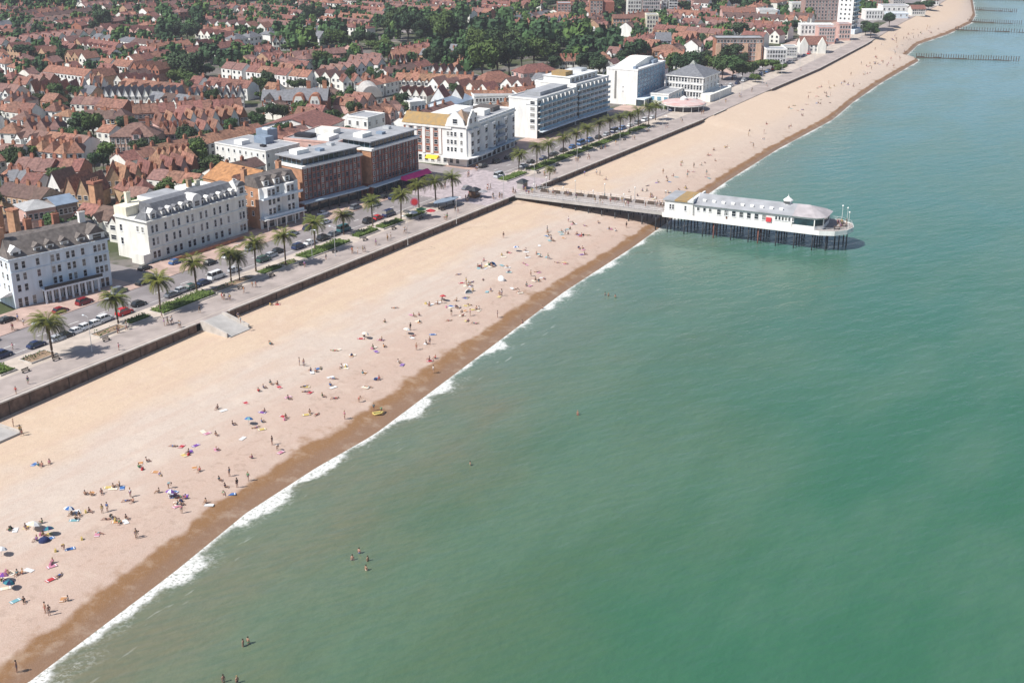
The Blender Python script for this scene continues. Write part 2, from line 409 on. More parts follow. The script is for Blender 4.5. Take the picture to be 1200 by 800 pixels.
# pavement, road, promenade
def strip(name, s0, s1, a, b, z, m, thick=.0, step=6):
    ss = []; s = s0
    while s < s1: ss.append(s); s += step
    ss.append(s1)
    mb = MB(); vs = []; fs = []
    for s in ss:
        w0 = wall_t(s); lo = z-max(thick, .05)
        vs += [W(s, w0+a, z), W(s, w0+b, z), W(s, w0+a, lo), W(s, w0+b, lo)]
    for i in range(len(ss)-1):
        q = i*4; p = q+4
        fs += [(q, p, p+1, q+1)[::-1], (q, q+2, p+2, p)[::-1], (q+1, p+1, p+3, q+3)[::-1]]
    mb.add(vs, fs); me = mb.mesh(name, m)
    if me.polygons[0].normal.z < 0: me.flip_normals()
    return struct(name, me)
PROM = mat('promenade_paving', (.37, .315, .29), .9, .12, .25, bump=.1)
PAVE2 = mat('red_paving', (.46, .33, .28), .9, .14, .3)
ASPH = mat('asphalt', (.25, .225, .225), .9, .12, .2)
PAVB = mat('pale_pavement', (.50, .43, .37), .9, .12, .3)
LINE = mat('road_paint', (.75, .75, .72), .8, .1, 2)
strip('promenade', -300, 1600, -10.8, -.36, 6.12, PROM, .2)
strip('verge_pavement', -300, 700, -18.9, -10.8, 6.116, PAVB, .2)
strip('road', -300, 1600, -33, -18.9, 6.0, ASPH)
strip('pavement', -300, 1600, -45.5, -33, 6.11, PAVE2, .2)
for s in range(-60, 460, 9): strip('lane_marking', s, s+3, -26.1, -25.9, 6.012, LINE, 0.005)
strip('parking_line', -60, 440, -21.35, -21.2, 6.012, LINE, 0.005)
strip('promenade_band', -200, 190, -2.2, -1.9, 6.128, PAVB, .005)
# streets running inland between the seafront blocks
def street(s0, s1, t0, t1, m=ASPH, z=6.13, name='side_street'):
    mb = MB(); vs = [W(s0, t0, z), W(s1, t0, z), W(s1, t1, z), W(s0, t1, z)]
    mb.add(vs+[(x, y, zz-.15) for x, y, zz in vs], [(0, 1, 2, 3), (4, 0, 3, 7), (1, 5, 6, 2), (0, 4, 5, 1), (3, 2, 6, 7)]); me = mb.mesh(name, m)
    if me.polygons[0].normal.z < 0: me.flip_normals()
    return struct(name, me)
for a, b, l in ((69, 78, -260), (212, 224, -200), (343, 352, -160), (404, 412, -220), (541, 549, -300)):
    street(a, b, -33, l)
PLAZA = mat('plaza_setts', (.42, .36, .37), .9, .16, .9)
street(184, 226, -33, -.4, PLAZA, 6.135, 'plaza')
street(376, 470, -60, -34, ASPH, 6.13, 'car_park')
LAWN = mat('lawn_grass', (.10, .15, .04), .95, .25, .6)
street(372, 392, -45, -20, LAWN, 6.14, 'lawn')
# ------------------------------------------------------------------ reusable pieces
def win_mesh(w, h, glass=None, fr=None, sill=True):
    def f():
        m = MB(); q = .09
        m.box(-w/2-q, w/2+q, -.07, .0, -h/2-q, -h/2, fr or FRAME); m.box(-w/2-q, w/2+q, -.07, .0, h/2, h/2+q, fr or FRAME)
        m.box(-w/2-q, -w/2, -.07, .0, -h/2, h/2, fr or FRAME); m.box(w/2, w/2+q, -.07, .0, -h/2, h/2, fr or FRAME)
        m.box(-w/2, w/2, -.025, .0, -h/2, h/2, glass or GLASS)
        if h > 1.2: m.box(-w/2, w/2, -.045, -.028, -.03, .03, fr or FRAME)
        if sill: m.box(-w/2-.15, w/2+.15, -.16, -.072, -h/2-.16, -h/2-q, fr or FRAME)
        return m.mesh('window')
    return cached(('win', w, h, (glass or GLASS).name, (fr or FRAME).name, sill), f)
FACE = {'f': 0, 'l': R(-90), 'r': R(90), 'b': R(180)}
def put(t, name, me, face, u, z, L, D, off=.0, m=None):
    """place a part on a face of an L x D block whose front is y=0"""
    x, y = {'f': (u, -off), 'l': (-off, D-u), 'r': (L+off, u), 'b': (L-u, D+off)}[face]
    return ob(name, me, t, (x, y, z), FACE[face], m=m)
class Count:
    def __init__(s): s.n = 0; s.extra = MB()
def windows(t, face, L, D, cols, rows, w=1.0, h=1.6, glass=None, fr=None, cnt=None, off=.0, name='window'):
    me = win_mesh(w, h, glass, fr)
    cnt = cnt or Count()
    for z in rows:
        for u in cols:
            if cnt.n < 97: put(t, name, me, face, u, z, L, D, off); cnt.n += 1
            else:
                x, y = {'f': (u, -off), 'l': (-off, D-u), 'r': (L+off, u), 'b': (L-u, D+off)}[face]
                tmp = MB(); tmp.box(-w/2, w/2, -.03, 0, -h/2, h/2, glass or GLASS)
                cnt.extra.merge(tmp, Matrix.Translation((x, y, z)) @ Matrix.Rotation(FACE[face], 4, 'Z'))
    return cnt
def endwin(t, cnt):
    if cnt.extra.v:
        o = ob('window', cnt.extra.mesh('window'), t); o['kind'] = 'stuff'
def cols(L, n, m=1.2): return [m+(L-2*m)*i/(n-1) for i in range(n)] if n > 1 else [L/2]
def dormer(t, x, y, z, w=1.6, h=2.2, depth=2.6, wallm=None, roofm=None, face=0, curved=False):
    m = MB(); m.box(-w/2, w/2, 0, depth, 0, h, wallm or WHITE)
    o = ob('dormer', m.mesh('dormer'), t, (x, y, z), face)
    r = MB()
    if curved: r.prism_y([(math.cos(a)*(w/2+.2), h+math.sin(a)*w*.5) for a in [math.pi*i/8 for i in range(9)]], -.15, depth)
    else: r.prism_y([(-w/2-.25, h), (0, h+w*.5), (w/2+.25, h)][::-1], -.2, depth)
    ob('dormer_roof', r.mesh('dormer_roof', roofm or SLATE), o)
    ob('window', win_mesh(w*.55, h*.65, sill=False), o, (0, 0, h*.5))
    return o
def chimney(t, x, y, z0, z1, w=1.2, d=.8, m=None, pots=3):
    b = MB(); b.box(-w/2, w/2, -d/2, d/2, 0, z1-z0, m or BRICK); b.box(-w/2-.1, w/2+.1, -d/2-.1, d/2+.1, z1-z0, z1-z0+.2, m or BRICK)
    for i in range(pots): b.lathe([(.14, z1-z0+.2), (.11, z1-z0+.75)], 6, TILE_O, cx=-w/2+w*(i+.5)/pots)
    return ob('chimney', b.mesh('chimney', m), t, (x, y, z0))
def hip_roof(L, D, h, ov=.4, ridge=None):
    m = MB(); r = min(L, D)/2 if ridge is None else ridge
    x0, x1, y0, y1 = -ov, L+ov, -ov, D+ov; X0, X1 = (r, L-r) if L >= D else (L/2, L/2); Y0, Y1 = (D/2, D/2) if L >= D else (r, D-r)
    if L >= D: vs = [(X0, Y0, h), (X1, Y0, h)]
    else: vs = [(X0, Y0, h), (X0, Y1, h)]
    b = [(x0, y0, 0), (x1, y0, 0), (x1, y1, 0), (x0, y1, 0)]
    if abs(L-D) < .3: m.add(b+[(L/2, D/2, h)], [(0, 1, 4), (1, 2, 4), (2, 3, 4), (3, 0, 4), (3, 2, 1, 0)])
    elif L > D: m.add(b+vs, [(0, 1, 5, 4), (1, 2, 5), (2, 3, 4, 5), (3, 0, 4), (3, 2, 1, 0)])
    else: m.add(b+vs, [(0, 1, 4), (1, 2, 5, 4), (2, 3, 5), (3, 0, 4, 5), (3, 2, 1, 0)])
    return m
def gable_roof(L, D, h, ov=.4, th=.18):
    """ridge along x"""
    m = MB(); e = ov*h/(D/2)
    m.add([(-ov, -ov, -e), (L+ov, -ov, -e), (L+ov, D/2, h), (-ov, D/2, h), (-ov, D+ov, -e), (L+ov, D+ov, -e),
           (-ov, -ov, -e+th), (L+ov, -ov, -e+th), (L+ov, D/2, h+th), (-ov, D/2, h+th), (-ov, D+ov, -e+th), (L+ov, D+ov, -e+th)],
          [(6, 7, 8, 9), (9, 8, 11, 10), (0, 3, 2, 1), (3, 4, 5, 2), (0, 1, 7, 6), (4, 10, 11, 5), (0, 6, 9, 3), (3, 9, 10, 4), (1, 2, 8, 7), (2, 5, 11, 8)])
    return m
def gable_wall(L, D, h, rh):
    m = MB(); m.prism_x([(0, 0), (D, 0), (D, h), (D/2, h+rh), (0, h)], 0, L); return m
def slab(x0, x1, y0, y1, z0, z1, m=None): return MB().box(x0, x1, y0, y1, z0, z1, m)

def frame_of(Pp, Qp, z=6.):
    a = G(*Pp, z); b = G(*Qp, z); L = math.hypot(b[0]-a[0], b[1]-a[1]); return (a[0], a[1], z), L, math.atan2(b[1]-a[1], b[0]-a[0])
OCC = []     # circles/rects already taken
def reserve(loc, L, rz, D, pad=2):
    c, s = math.cos(rz), math.sin(rz)
    OCC.append((loc[0], loc[1], c, s, -pad, L+pad, -pad, D+pad))
def free(x, y, r=3):
    for q in OCC:
        dx, dy = x-q[0], y-q[1]; u = dx*q[2]+dy*q[3]; v = -dx*q[3]+dy*q[2]
        if q[4]-r < u < q[5]+r and q[6]-r < v < q[7]+r: return False
    return True

def block(name, label, cat, P_, Q_, D, h, wall, roof, fl, ncol, nside=0, rtype='flat', rh=3., ww=1.1, wh=1.6, z0=1.2, fr=None, glass=None, base=None, cornice=None, parapet=.7, group=None, sidewin=True, L=None, rot=None, loc=None):
    if loc is None: loc, L0, rz = frame_of(P_, Q_); L = L or L0
    else: rz = rot
    t = thing(name, label, cat, loc, rz, group); reserve(loc, L, rz, D)
    if rtype == 'gable': ob('wall', gable_wall(L, D, h, rh-.05).mesh('wall', wall), t)
    else:
        m = MB(); m.box(0, L, 0, D, -.3, h); ob('wall', m.mesh('wall', wall), t)
    if rtype == 'flat':
        m = MB(); p = parapet
        m.box(-.15, L+.15, -.15, D+.15, h, h+.25, cornice or wall)
        m.box(-.1, L+.1, -.1, .25, h+.25, h+p, cornice or wall); m.box(-.1, L+.1, D-.25, D+.1, h+.25, h+p, cornice or wall)
        m.box(-.1, .25, .25, D-.25, h+.25, h+p, cornice or wall); m.box(L-.25, L+.1, .25, D-.25, h+.25, h+p, cornice or wall)
        ob('parapet', m.mesh('parapet'), t)
        ob('roof', slab(.25, L-.25, .25, D-.25, h+.25, h+.33).mesh('roof', roof), t)
    elif rtype == 'hip': ob('roof', hip_roof(L, D, rh).mesh('roof', roof), t, (0, 0, h))
    elif rtype == 'gable': ob('roof', gable_roof(L, D, rh).mesh('roof', roof), t, (0, 0, h))
    elif rtype == 'mansard':
        m = MB(); i = 1.8; m.frustum(-.1, L+.1, -.1, D+.1, h+.02, i, L-i, i, D-i, h+rh); ob('roof', m.mesh('roof', roof), t)
        ob('cornice', slab(-.35, L+.35, -.35, D+.35, h-.35, h+.01).mesh('cornice', cornice or wall), t)
    cnt = Count(); fh = (h-z0)/fl if fl else 3
    rows = [z0+fh*(i+.5) for i in range(fl)]
    if ncol: windows(t, 'f', L, D, cols(L, ncol), rows, ww, min(wh, fh-.8), glass, fr, cnt)
    if nside: windows(t, 'l', L, D, cols(D, nside), rows, ww, min(wh, fh-.8), glass, fr, cnt)
    t['_L'] = L; t['_D'] = D; t['_h'] = h; t['_n'] = cnt.n
    return t, L, D, h, cnt

# ------------------------------------------------------------------ sea wall (five lengths)
def seawall(s0, s1, label, low):
    t = thing('sea_wall', label, 'wall', W(s0, wall_t(s0), 0), 0, 'lengths of the sea wall')
    def path(a, b, z0f, z1f, step=4):
        ss = []; s = s0
        while s < s1: ss.append(s); s += step
        ss.append(s1); vs = []; fs = []
        o = Vector(t.location)
        for s in ss:
            w0 = wall_t(s)
            for tt, z in ((a, z0f(s)), (b, z0f(s)), (b, z1f(s)), (a, z1f(s))): vs.append(Vector(W(s, w0+tt, z))-o)
        for i in range(len(ss)-1):
            q = i*4
            for k in range(4): fs.append((q+k, q+(k+1) % 4, q+4+(k+1) % 4, q+4+k))
        fs.append((0, 1, 2, 3)); q = 4*(len(ss)-1); fs.append((q+3, q+2, q+1, q))
        return MB().add(vs, fs)
    ob('retaining_face', path(-.34, .0, lambda s: low, lambda s: 6.1).mesh('retaining_face', SWALL), t)
    ob('coping', path(-.45, .12, lambda s: 6.1, lambda s: 6.42).mesh('coping', STONE), t)
    n = 0; s = s0+2; gm = MB()
    while s < s1 and s < 360:           # timber buttresses on the face
        o = Vector(W(s, wall_t(s)+.01, 0))-Vector(t.location)
        gm.box(o.x-.12, o.x+.12, o.y-.12, o.y+.12, low, 5.9); s += 5
    if gm.v: ob('buttress', gm.mesh('buttress', WOOD), t)
SWALL = mat('dark_seawall_facing', (.17, .115, .09), .9, .25, .8, bump=.3)
seawall(-200, 54.5, 'long dark faced sea wall with pale coping left of the concrete beach ramp', 2.)
seawall(65.6, 195.8, 'dark faced sea wall between the beach ramp and the foot of the pier', 3.)
seawall(218, 357, 'dark faced sea wall running from the pier to the round pavilion', 3.)
seawall(369, 385, 'short dark sea wall length just beyond the round pavilion', 4.5)
seawall(448, 660, 'far curving sea wall below the parked cars and the tower', 4.)
# ramp
def ramp():
    t = thing('beach_ramp', 'pale concrete ramp sloping from promenade down to the beach through the wall gap', 'ramp', W(60, 0, 0), ROT)
    m = MB(); L = 7.2   # local x along shore, -y seaward
    m.add([(-3.4, .4, 6.13), (3.4, .4, 6.13), (3.4, -8.6, 4.0), (-3.4, -8.6, 4.0), (-3.4, .4, 3), (3.4, .4, 3), (3.4, -8.6, 3), (-3.4, -8.6, 3)],
          [(3, 2, 1, 0), (0, 1, 5, 4), (1, 2, 6, 5), (2, 3, 7, 6), (3, 0, 4, 7)])
    ob('slab', m.mesh('slab', CONC), t)
    for s_ in (-1, 1):
        m = MB(); x0, x1 = (3.42*s_, 3.85*s_) if s_ > 0 else (-3.85, -3.42)
        m.prism_x([(.4, 3), (.4, 6.5), (-1, 6.5), (-8, 4.9), (-8, 3)], x0, x1)
        ob('side_wall', m.mesh('side_wall', STONE), t)
ramp()
def ramp2():
    x, y, z = onbeach(4, 508)
    s, t_ = ST(x, y)
    t = thing('slipway_slab', 'pale concrete slipway end lying on the sand at the left edge', 'slab', (x, y, z), ROT)
    ob('slab', MB().box(-6, 1.5, -3, 4, -.6, .35).mesh('slab', CONC), t)
    ob('kerb', MB().box(1.52, 1.85, -3, 4.6, -.6, .7).mesh('kerb', STONE), t)
ramp2()

# ------------------------------------------------------------------ the pier
def pier():
    s0 = 200.6; loc = W(s0, 1.2, 6.0); b = W(209.9, 99); a = loc
    rz = math.atan2(b[1]-a[1], b[0]-a[0])
    # local: x seaward along the pier, y to the far (left-hand) side
    t = thing('pier', 'iron seaside pier with white hall and timber deck reaching from promenade over the water', 'pier', loc, rz)
    W_ = 11.
    m = MB(); m.box(-3, 50, 0, W_, -.5, .16); ob('walkway_deck', m.mesh('walkway_deck', DECK), t)
    end = [(50, -.6), (99, -.6), (103.2, .8), (106.2, 4), (107.2, 8), (106.2, 12), (102.5, 14.8), (50, 14.8)]
    m = MB(); m.prism(end, -.6, .16); ob('head_deck', m.mesh('head_deck', DECK), t)
    m = MB()
    pts = end+[end[0]]
    for (x0, y0), (x1, y1) in zip(pts, pts[1:]):
        d = Vector((x1-x0, y1-y0, 0)); n = Vector((d.y, -d.x, 0)).normalized()*.12
        m.add([(x0+n.x, y0+n.y, -.95), (x1+n.x, y1+n.y, -.95), (x1+n.x, y1+n.y, .45), (x0+n.x, y0+n.y, .45), (x0, y0, -.95), (x1, y1, -.95), (x1, y1, .45), (x0, y0, .45)],
              [(0, 1, 2, 3), (7, 6, 5, 4), (3, 2, 6, 7), (0, 4, 5, 1), (0, 3, 7, 4), (1, 5, 6, 2)])
    ob('white_fascia', m.mesh('white_fascia', WHITE), t)
    for y in (-.02, W_+.02):
        o = ob('fascia', MB().box(-3, 49.8, y-.1, y+.1, -.6, .3).mesh('fascia', CONC), t)
    def rail(pts, name='railing'):
        m = MB()
        for (x0, y0), (x1, y1) in zip(pts, pts[1:]):
            L = math.hypot(x1-x0, y1-y0); n = max(1, int(L/1.6))
            for z in (.6, 1.15): m.tube([(x0, y0, z+.16), (x1, y1, z+.16)], .035, 4)
            for i in range(n+1):
                x = x0+(x1-x0)*i/n; y = y0+(y1-y0)*i/n; m.box(x-.04, x+.04, y-.04, y+.04, .16, 1.35)
        ob(name, m.mesh(name, METAL), t)
    rail([(-1, .15), (49.6, .15)]); rail([(-1, W_-.15), (49.6, W_-.15)])
    rail([(98.9, -.4), (103, 1.), (105.9, 4.1), (106.9, 8), (105.9, 11.9), (102.3, 14.5), (60, 14.5)])
    # central windscreen, seats and lamps on walkway
    m = MB()
    for i in range(11): m.box(4+i*4.2, 6.8+i*4.2, W_/2+2.4, W_/2+2.9, .16, .65); m.box(4+i*4.2, 6.8+i*4.2, W_/2+2.95, W_/2+3.05, .16, 1.1)
    ob('bench_row', m.mesh('bench_row', WOOD), t)
    lm = MB(); lm.tube([(0, 0, .16), (0, 0, 4.2)], [.09, .06], 6, METAL); lm.lathe([(.05, 4.2), (.24, 4.35), (.24, 4.6), (.06, 4.8)], 8, WHITE); lme = lm.mesh('deck_lamp')
    for i in range(5):
        for y in (.5, W_-.5): ob('deck_lamp', lme, t, (5+i*10.5, y, 0))
    # piles
    rnd = random.Random(3)
    def sidex(s): return s
    n = 0
    pm = MB(); pm.tube([(0, 0, -8.5), (0, 0, -.6)], .19, 7); pme = smooth(pm.mesh('pile', PILE))
    pr = MB(); pr.tube([(0, 0, -8.5), (0, 0, -.6)], .2, 7); prm = smooth(pr.mesh('pile', RUST))
    xs = [6+4.6*i for i in range(10)]
    for x in xs:
        for y in (.8, W_/2, W_-.8): ob('pile', pme, t, (x, y, 0)); n += 1
    for i, x in enumerate([51.5, 57, 63, 66.5, 72, 77.5, 80.5, 86, 91.5, 97]):
        for y in (.2, 3.8, 7.4, 11, 14.2):
            if n < 98: ob('pile', prm if (i in (3, 6) and y < 4) else pme, t, (x, y, 0)); n += 1
    for x, y in ((100.8, 1.4), (104, 4.6), (105.6, 8), (104, 11.5), (102.2, 7.5), (100.5, 5)): ob('pile', pme, t, (x, y, 0))
    m = MB()
    for i, x in enumerate(xs+[51.5, 57, 63, 66.5, 72, 77.5, 80.5, 86, 91.5, 97]):
        y1 = W_-.8 if x < 50 else 14.2
        m.tube([(x, .5, -1.4), (x, y1, -1.4)], .13, 5)
        m.tube([(x, .5, -5), (x, y1*.5, -1.2)], .06, 4); m.tube([(x, y1, -5), (x, y1*.5, -1.2)], .06, 4)
    for y in (.2, 7, 14):
        m.tube([(50, y, -1), (100, y, -1)], .16, 5)
    for x in (64, 79): m.tube([(x, .2, -4.8), (x+4.5, .2, -1.2)], .08, 4); m.tube([(x+4.5, .2, -4.8), (x, .2, -1.2)], .08, 4)
    ob('cross_bracing', m.mesh('cross_bracing', PILE), t)
    # entrance block of hall
    e = MB(); e.box(50.3, 59.5, .1, 11.6, .16, 4.3); hall1 = ob('entrance_wall', e.mesh('entrance_wall', WHITE), t)
    r = MB(); r.box(49.9, 53.6, -.3, 12, 4.3, 4.75, FLATG); r.box(53.6, 57.8, -.3, 12, 4.3, 4.79, MOSS); r.box(57.8, 59.7, -.3, 12, 4.3, 4.75, FLATW)
    r.box(59.2, 59.75, -.4, 12.1, 4.76, 5.5, WHITE)
    ob('entrance_roof', r.mesh('entrance_roof'), t)
    def put2(x, z, w, h, name='window', y=.1, face=0, g=None, par=None): return ob(name, win_mesh(w, h, g), par or t, (x, y, z), face)
    for x in (52.2, 53.1, 57.1): put2(x, 2.4, .55, 1.5)
    # main hall
    m = MB(); m.box(59.8, 90.6, .3, 12.6, .16, 3.9); ob('hall_wall', m.mesh('hall_wall', WHITE), t)
    octo = [(90.4, .3), (97.2, .3), (99.4, 2.5), (99.4, 10.4), (97.2, 12.6), (90.4, 12.6)]
    m = MB(); m.prism(octo, .16, 1.3, WHITE); m.prism([(x-.15 if x > 91 else x, y) for x, y in octo], 1.3, 3.3, TGLASS); m.prism(octo, 3.3, 3.9, WHITE)
    for x, y in octo: m.box(x-.18, x+.1, y-.14, y+.14, 1.3, 3.3, WHITE)
    ob('bay_wall', m.mesh('bay_wall'), t)
    r = MB()
    x0, x1 = 59.6, 90.5
    r.add([(x0, -.3, 3.9), (x1, -.3, 3.9), (x1, 3.4, 5.0), (x0, 3.4, 5.0), (x1, 9.6, 5.0), (x0, 9.6, 5.0), (x1, 13.2, 3.9), (x0, 13.2, 3.9)],
          [(0, 1, 2, 3), (3, 2, 4, 5), (5, 4, 6, 7), (0, 3, 5, 7), (0, 7, 6, 1)], FLATG)
    r.add([(x0+.2, 3.45, 5.02), (x1, 3.45, 5.02), (x1, 6.5, 6.1), (x0+.2, 6.5, 6.1), (x1, 9.55, 5.02), (x0+.2, 9.55, 5.02)], [(0, 1, 2, 3), (3, 2, 4, 5), (0, 3, 5)], FLATG)
    ob('hall_roof', r.mesh('hall_roof'), t)
    o2 = [(90.5, -.3), (97.8, -.3), (100.4, 2.3), (100.4, 10.6), (97.8, 13.2), (90.5, 13.2)]
    top = [(88.6, 6.5, 6.2), (93.8, 6.5, 6.2)]
    vs = [(x, y, 3.92) for x, y in o2]+[(90.5, 6.5, 6.15), (94.2, 6.5, 6.15)]
    r = MB(); r.add(vs, [(0, 1, 7, 6), (1, 2, 7), (2, 3, 7), (3, 4, 7), (4, 5, 6, 7), (5, 4, 3, 2, 1, 0)], mat('pinkish_grey_roof', (.40, .37, .38), .85, .12, .4))
    ob('bay_roof', r.mesh('bay_roof'), t)
    m = MB(); m.lathe([(1.2, 5.4), (1.2, 6.7), (1.5, 6.75), (1.5, 6.95), (1.1, 7.3), (.5, 7.7), (.1, 8.2), (.02, 8.9)], 8, WHITE, cx=87.4, cy=6.5)
    cu = ob('cupola', m.mesh('cupola'), t)
    m = MB(); m.box(86.6, 88.2, 5.22, 5.28, 6, 6.7, GLASS); m.box(86.15, 86.2, 5.9, 7.1, 6, 6.7, GLASS); ob('window', m.mesh('window'), cu)
    # roof vents row
    vm = MB(); vm.box(-.5, .5, -.3, .3, 0, .45, WHITE); vm.prism_x([(-.35, .45), (.35, .45), (0, .75)], -.55, .55, WHITE); vme = vm.mesh('roof_vent')
    for i in range(9): ob('roof_vent', vme, t, (62.5+i*3.0, 2.3, 4.62))
    for i, x in enumerate([61.2, 63.2, 65]): put2(x, 2.6, .8, 1.0, y=.3)
    for i in range(7): put2(67.8+i*2.35, 2.35, 1.15, 1.6, y=.3, name='window')
    put2(71.8-1.5, 1.6, .5, 2.4, y=.3, name='door', g=CLOTH['brown'])
    for i in range(6): put2(85.8+i*1.0-.2, 2.6, .55, 1.1, y=.3)
    m = MB(); m.box(82.6, 84.2, -.05, .28, 1.2, 2.5, REDC); ob('sign_board', m.mesh('sign_board'), t)
    # storm pipes / mast on joint
    ob('flagpole', MB().tube([(59.7, -.2, .16), (59.7, -.2, 7.2)], .07, 5).mesh('flagpole', METAL), t)
    for x, y in ((104.5, 11.5), (102.6, 13.4), (106, 6.5)):
        fp = ob('flagpole', MB().tube([(x, y, .16), (x, y, 5.4)], [.08, .04], 5).mesh('flagpole', WHITE), t)
        ob('lamp_globe', MB().lathe([(.05, 4.9), (.25, 5.1), (.25, 5.3), (.05, 5.5)], 8, cx=x, cy=y).mesh('lamp_globe', WHITE), fp)
    for x, y in ((103, 4.6), (104.2, 8.6), (102.5, 12.2)):
        tb = thing('picnic_table', 'small timber picnic table on the open pier end', 'table', tuple(Vector(loc)+Matrix.Rotation(rz, 3, 'Z') @ Vector((x, y, .16))), rz, 'tables on the pier end')
        ob('table_top', MB().box(-.9, .9, -.4, .4, .7, .76).mesh('table_top', WOOD), tb)
        for yy in (-.75, .75): ob('bench', MB().box(-.9, .9, yy-.14, yy+.14, .42, .47).mesh('bench', WOOD), tb)
        ob('frame', MB().box(-.7, -.6, -.8, .8, 0, .42).box(.6, .7, -.8, .8, 0, .42).box(-.7, -.6, -.1, .1, .42, .7).box(.6, .7, -.1, .1, .42, .7).mesh('frame', WOOD), tb)
    return loc, rz
PIER_LOC, PIER_RZ = pier()
def pierpt(x, y, z=.16):
    v = Vector(PIER_LOC)+Matrix.Rotation(PIER_RZ, 3, 'Z') @ Vector((x, y, z)); return tuple(v)

# ------------------------------------------------------------------ seafront hotels
# A white Victorian corner hotel
t, L, D, h, cnt = block('hotel', 'white Victorian seafront hotel with slate roof and gabled dormers at the left edge', 'hotel', (19, 362), (132, 334), 12, 12.6, WHITE2, BSLATE, 0, 0, 0, rtype='none')
fx = [f*L for f in (.06, .13, .27, .42, .475, .575, .63, .73, .86, .905, .955)]
for z in (4.9, 7.7, 10.6): windows(t, 'f', L, D, fx, [z], .85, 1.7, cnt=cnt)
windows(t, 'l', L, D, [2, 4.6, 7.5, 10], [4.9, 7.7, 10.6], .85, 1.6, cnt=cnt)
m = MB()
m.add([(-.3, -.3, 12.6), (L+.3, -.3, 12.6), (L+.3, D+.3, 12.6), (-.3, D+.3, 12.6), (1, D*.36, 16.6), (L-1, D*.36, 16.6), (L-1, D*.64, 16.8), (1, D*.64, 16.8)],
      [(0, 1, 5, 4), (1, 2, 6, 5), (2, 3, 7, 6), (3, 0, 4, 7), (4, 5, 6, 7), (3, 2, 1, 0)])
ob('roof', m.mesh('roof', BSLATE), t)
ob('cornice', MB().box(-.45, L+.45, -.45, D+.3, 12.2, 12.6).box(-.15, L+.15, -.2, -.01, 9.0, 9.15).mesh('cornice', WHITE2), t)
for i, x in enumerate((.08*L, .30*L, .42*L, .57*L, .74*L)): dormer(t, x, .5, 12.6, 2.1 if i else 2.6, 1.5, 4, roofm=BSLATE if i else WHITE)
dormer(t, .9*L, .2, 12.6, 4.2, 1.9, 4, roofm=BSLATE)
for x, y in ((.2, 5), (.34*L, 8), (.62*L, 8), (L*.83, 5)): chimney(t, x+.7, y, 14.5, 19.2, 1.6, 1., ORBRICK if x < 1 else PALEC if x > L*.8 else BRICK, 4)
gf = MB()
for i in range(9): gf.box(L*(.27+.068*i)-.22, L*(.27+.068*i)+.22, -2.2, -1.8, 0, 3.3)
gf.box(L*.26, L*.86, -2.4, -.01, 3.3, 3.75)
ob('ground_floor_arcade', gf.mesh('ground_floor_arcade', WHITE2), t)
ob('balcony_railing', MB().box(L*.26, L*.86, -2.38, -2.3, 3.75, 4.6).mesh('balcony_railing', DMETAL), t)
for i in range(8): put(t, 'shop_window', win_mesh(1.3, 2.5, sill=False), 'f', L*(.304+.068*i), 1.5, L, D)
for x in (.05, .11, .19, .90, .95): put(t, 'door', win_mesh(.9, 2.3, sill=False), 'f', L*x, 1.3, L, D)
ob('awning', MB().frustum(-3.2, -.02, 1, 9, 3.2, -.6, -.02, 1, 9, 4.1).mesh('awning', PALEC), t)
endwin(t, cnt)
for y in (0,): 
    for z in (3.6, 6.4): ob('drainpipe', MB().tube([(L*.40, -.08, 0), (L*.40, -.08, 12)], .07, 5).mesh('drainpipe', METAL), t) if z < 4 else None

# B cream hotel
t, L, D, h, cnt = block('hotel', 'long cream stucco hotel with slate mansard and arched white dormers on the seafront', 'hotel', (177, 308), (291, 272), 13, 11.3, CREAM2, SLATE, 0, 0, rtype='none')
fr_ = [.045, .085, .17, .245, .30, .385, .435, .52, .575, .66, .72, .80, .93, .965]
windows(t, 'f', L, D, [f*L for f in fr_], [9.1, 5.6], .8, 2.0, cnt=cnt); windows(t, 'f', L, D, [f*L for f in fr_], [1.9], 1.0, 1.9, cnt=cnt)
windows(t, 'l', L, D, [2.2], [4.6, 8.4], .9, 1.8, cnt=cnt); windows(t, 'l', L, D, [9, 11], [2.2, 9.0], .8, 1.5, cnt=cnt)
ob('cornice', MB().box(-.5, L+.5, -.5, D, 11.3, 11.7).box(-.2, L+.2, -.22, -.01, 7.3, 7.5).box(-.2, L+.2, -.22, -.01, 3.6, 3.8).mesh('cornice', CREAM2), t)
m = MB(); m.frustum(4, L-3, -.1, D*.62, 11.7, 4, L-3, 3.0, D*.62-1, 15.3); ob('roof', m.mesh('roof', SLATE), t)
m = MB(); m.frustum(-.1, 4, -.1, 5, 11.7, 1.9, 2.1, 2.2, 2.6, 15.0, SLATE); ob('turret_roof', m.mesh('turret_roof'), t)
m = MB(); m.box(0, 9, D*.62, D, 11.3, 14.3, CREAM); m.box(9, L, D*.62, D+4, 11.3, 12.8, FLATG); m.box(10, 21, D*.62+.3, D+2, 12.8, 14.6, WHITE); m.box(22, 26, D*.62+.2, D, 12.8, 15.2, WHITE); m.box(27, L-2, D*.7, D+3, 12.8, 13.8, WHITE)
m.box(10.4, 20.6, D*.62+.5, D+1.8, 14.6, 14.75, FLATG); ob('rooftop_block', m.mesh('rooftop_block'), t)
for i in range(12):
    x = 6.4+(L-11)*i/11
    if i == 5: continue
    dormer(t, x, .35, 11.7, 1.25, 1.7, 2.4, wallm=WHITE, roofm=WHITE if i % 2 else SLATE, curved=True)
dormer(t, 6.4+(L-11)*5/11, -.1, 11.7, 3.2, 2.2, 4, roofm=WHITE, curved=True)
dormer(t, .14*L-2.8, .0, 11.7, 2.2, 1.9, 3, roofm=WHITE)
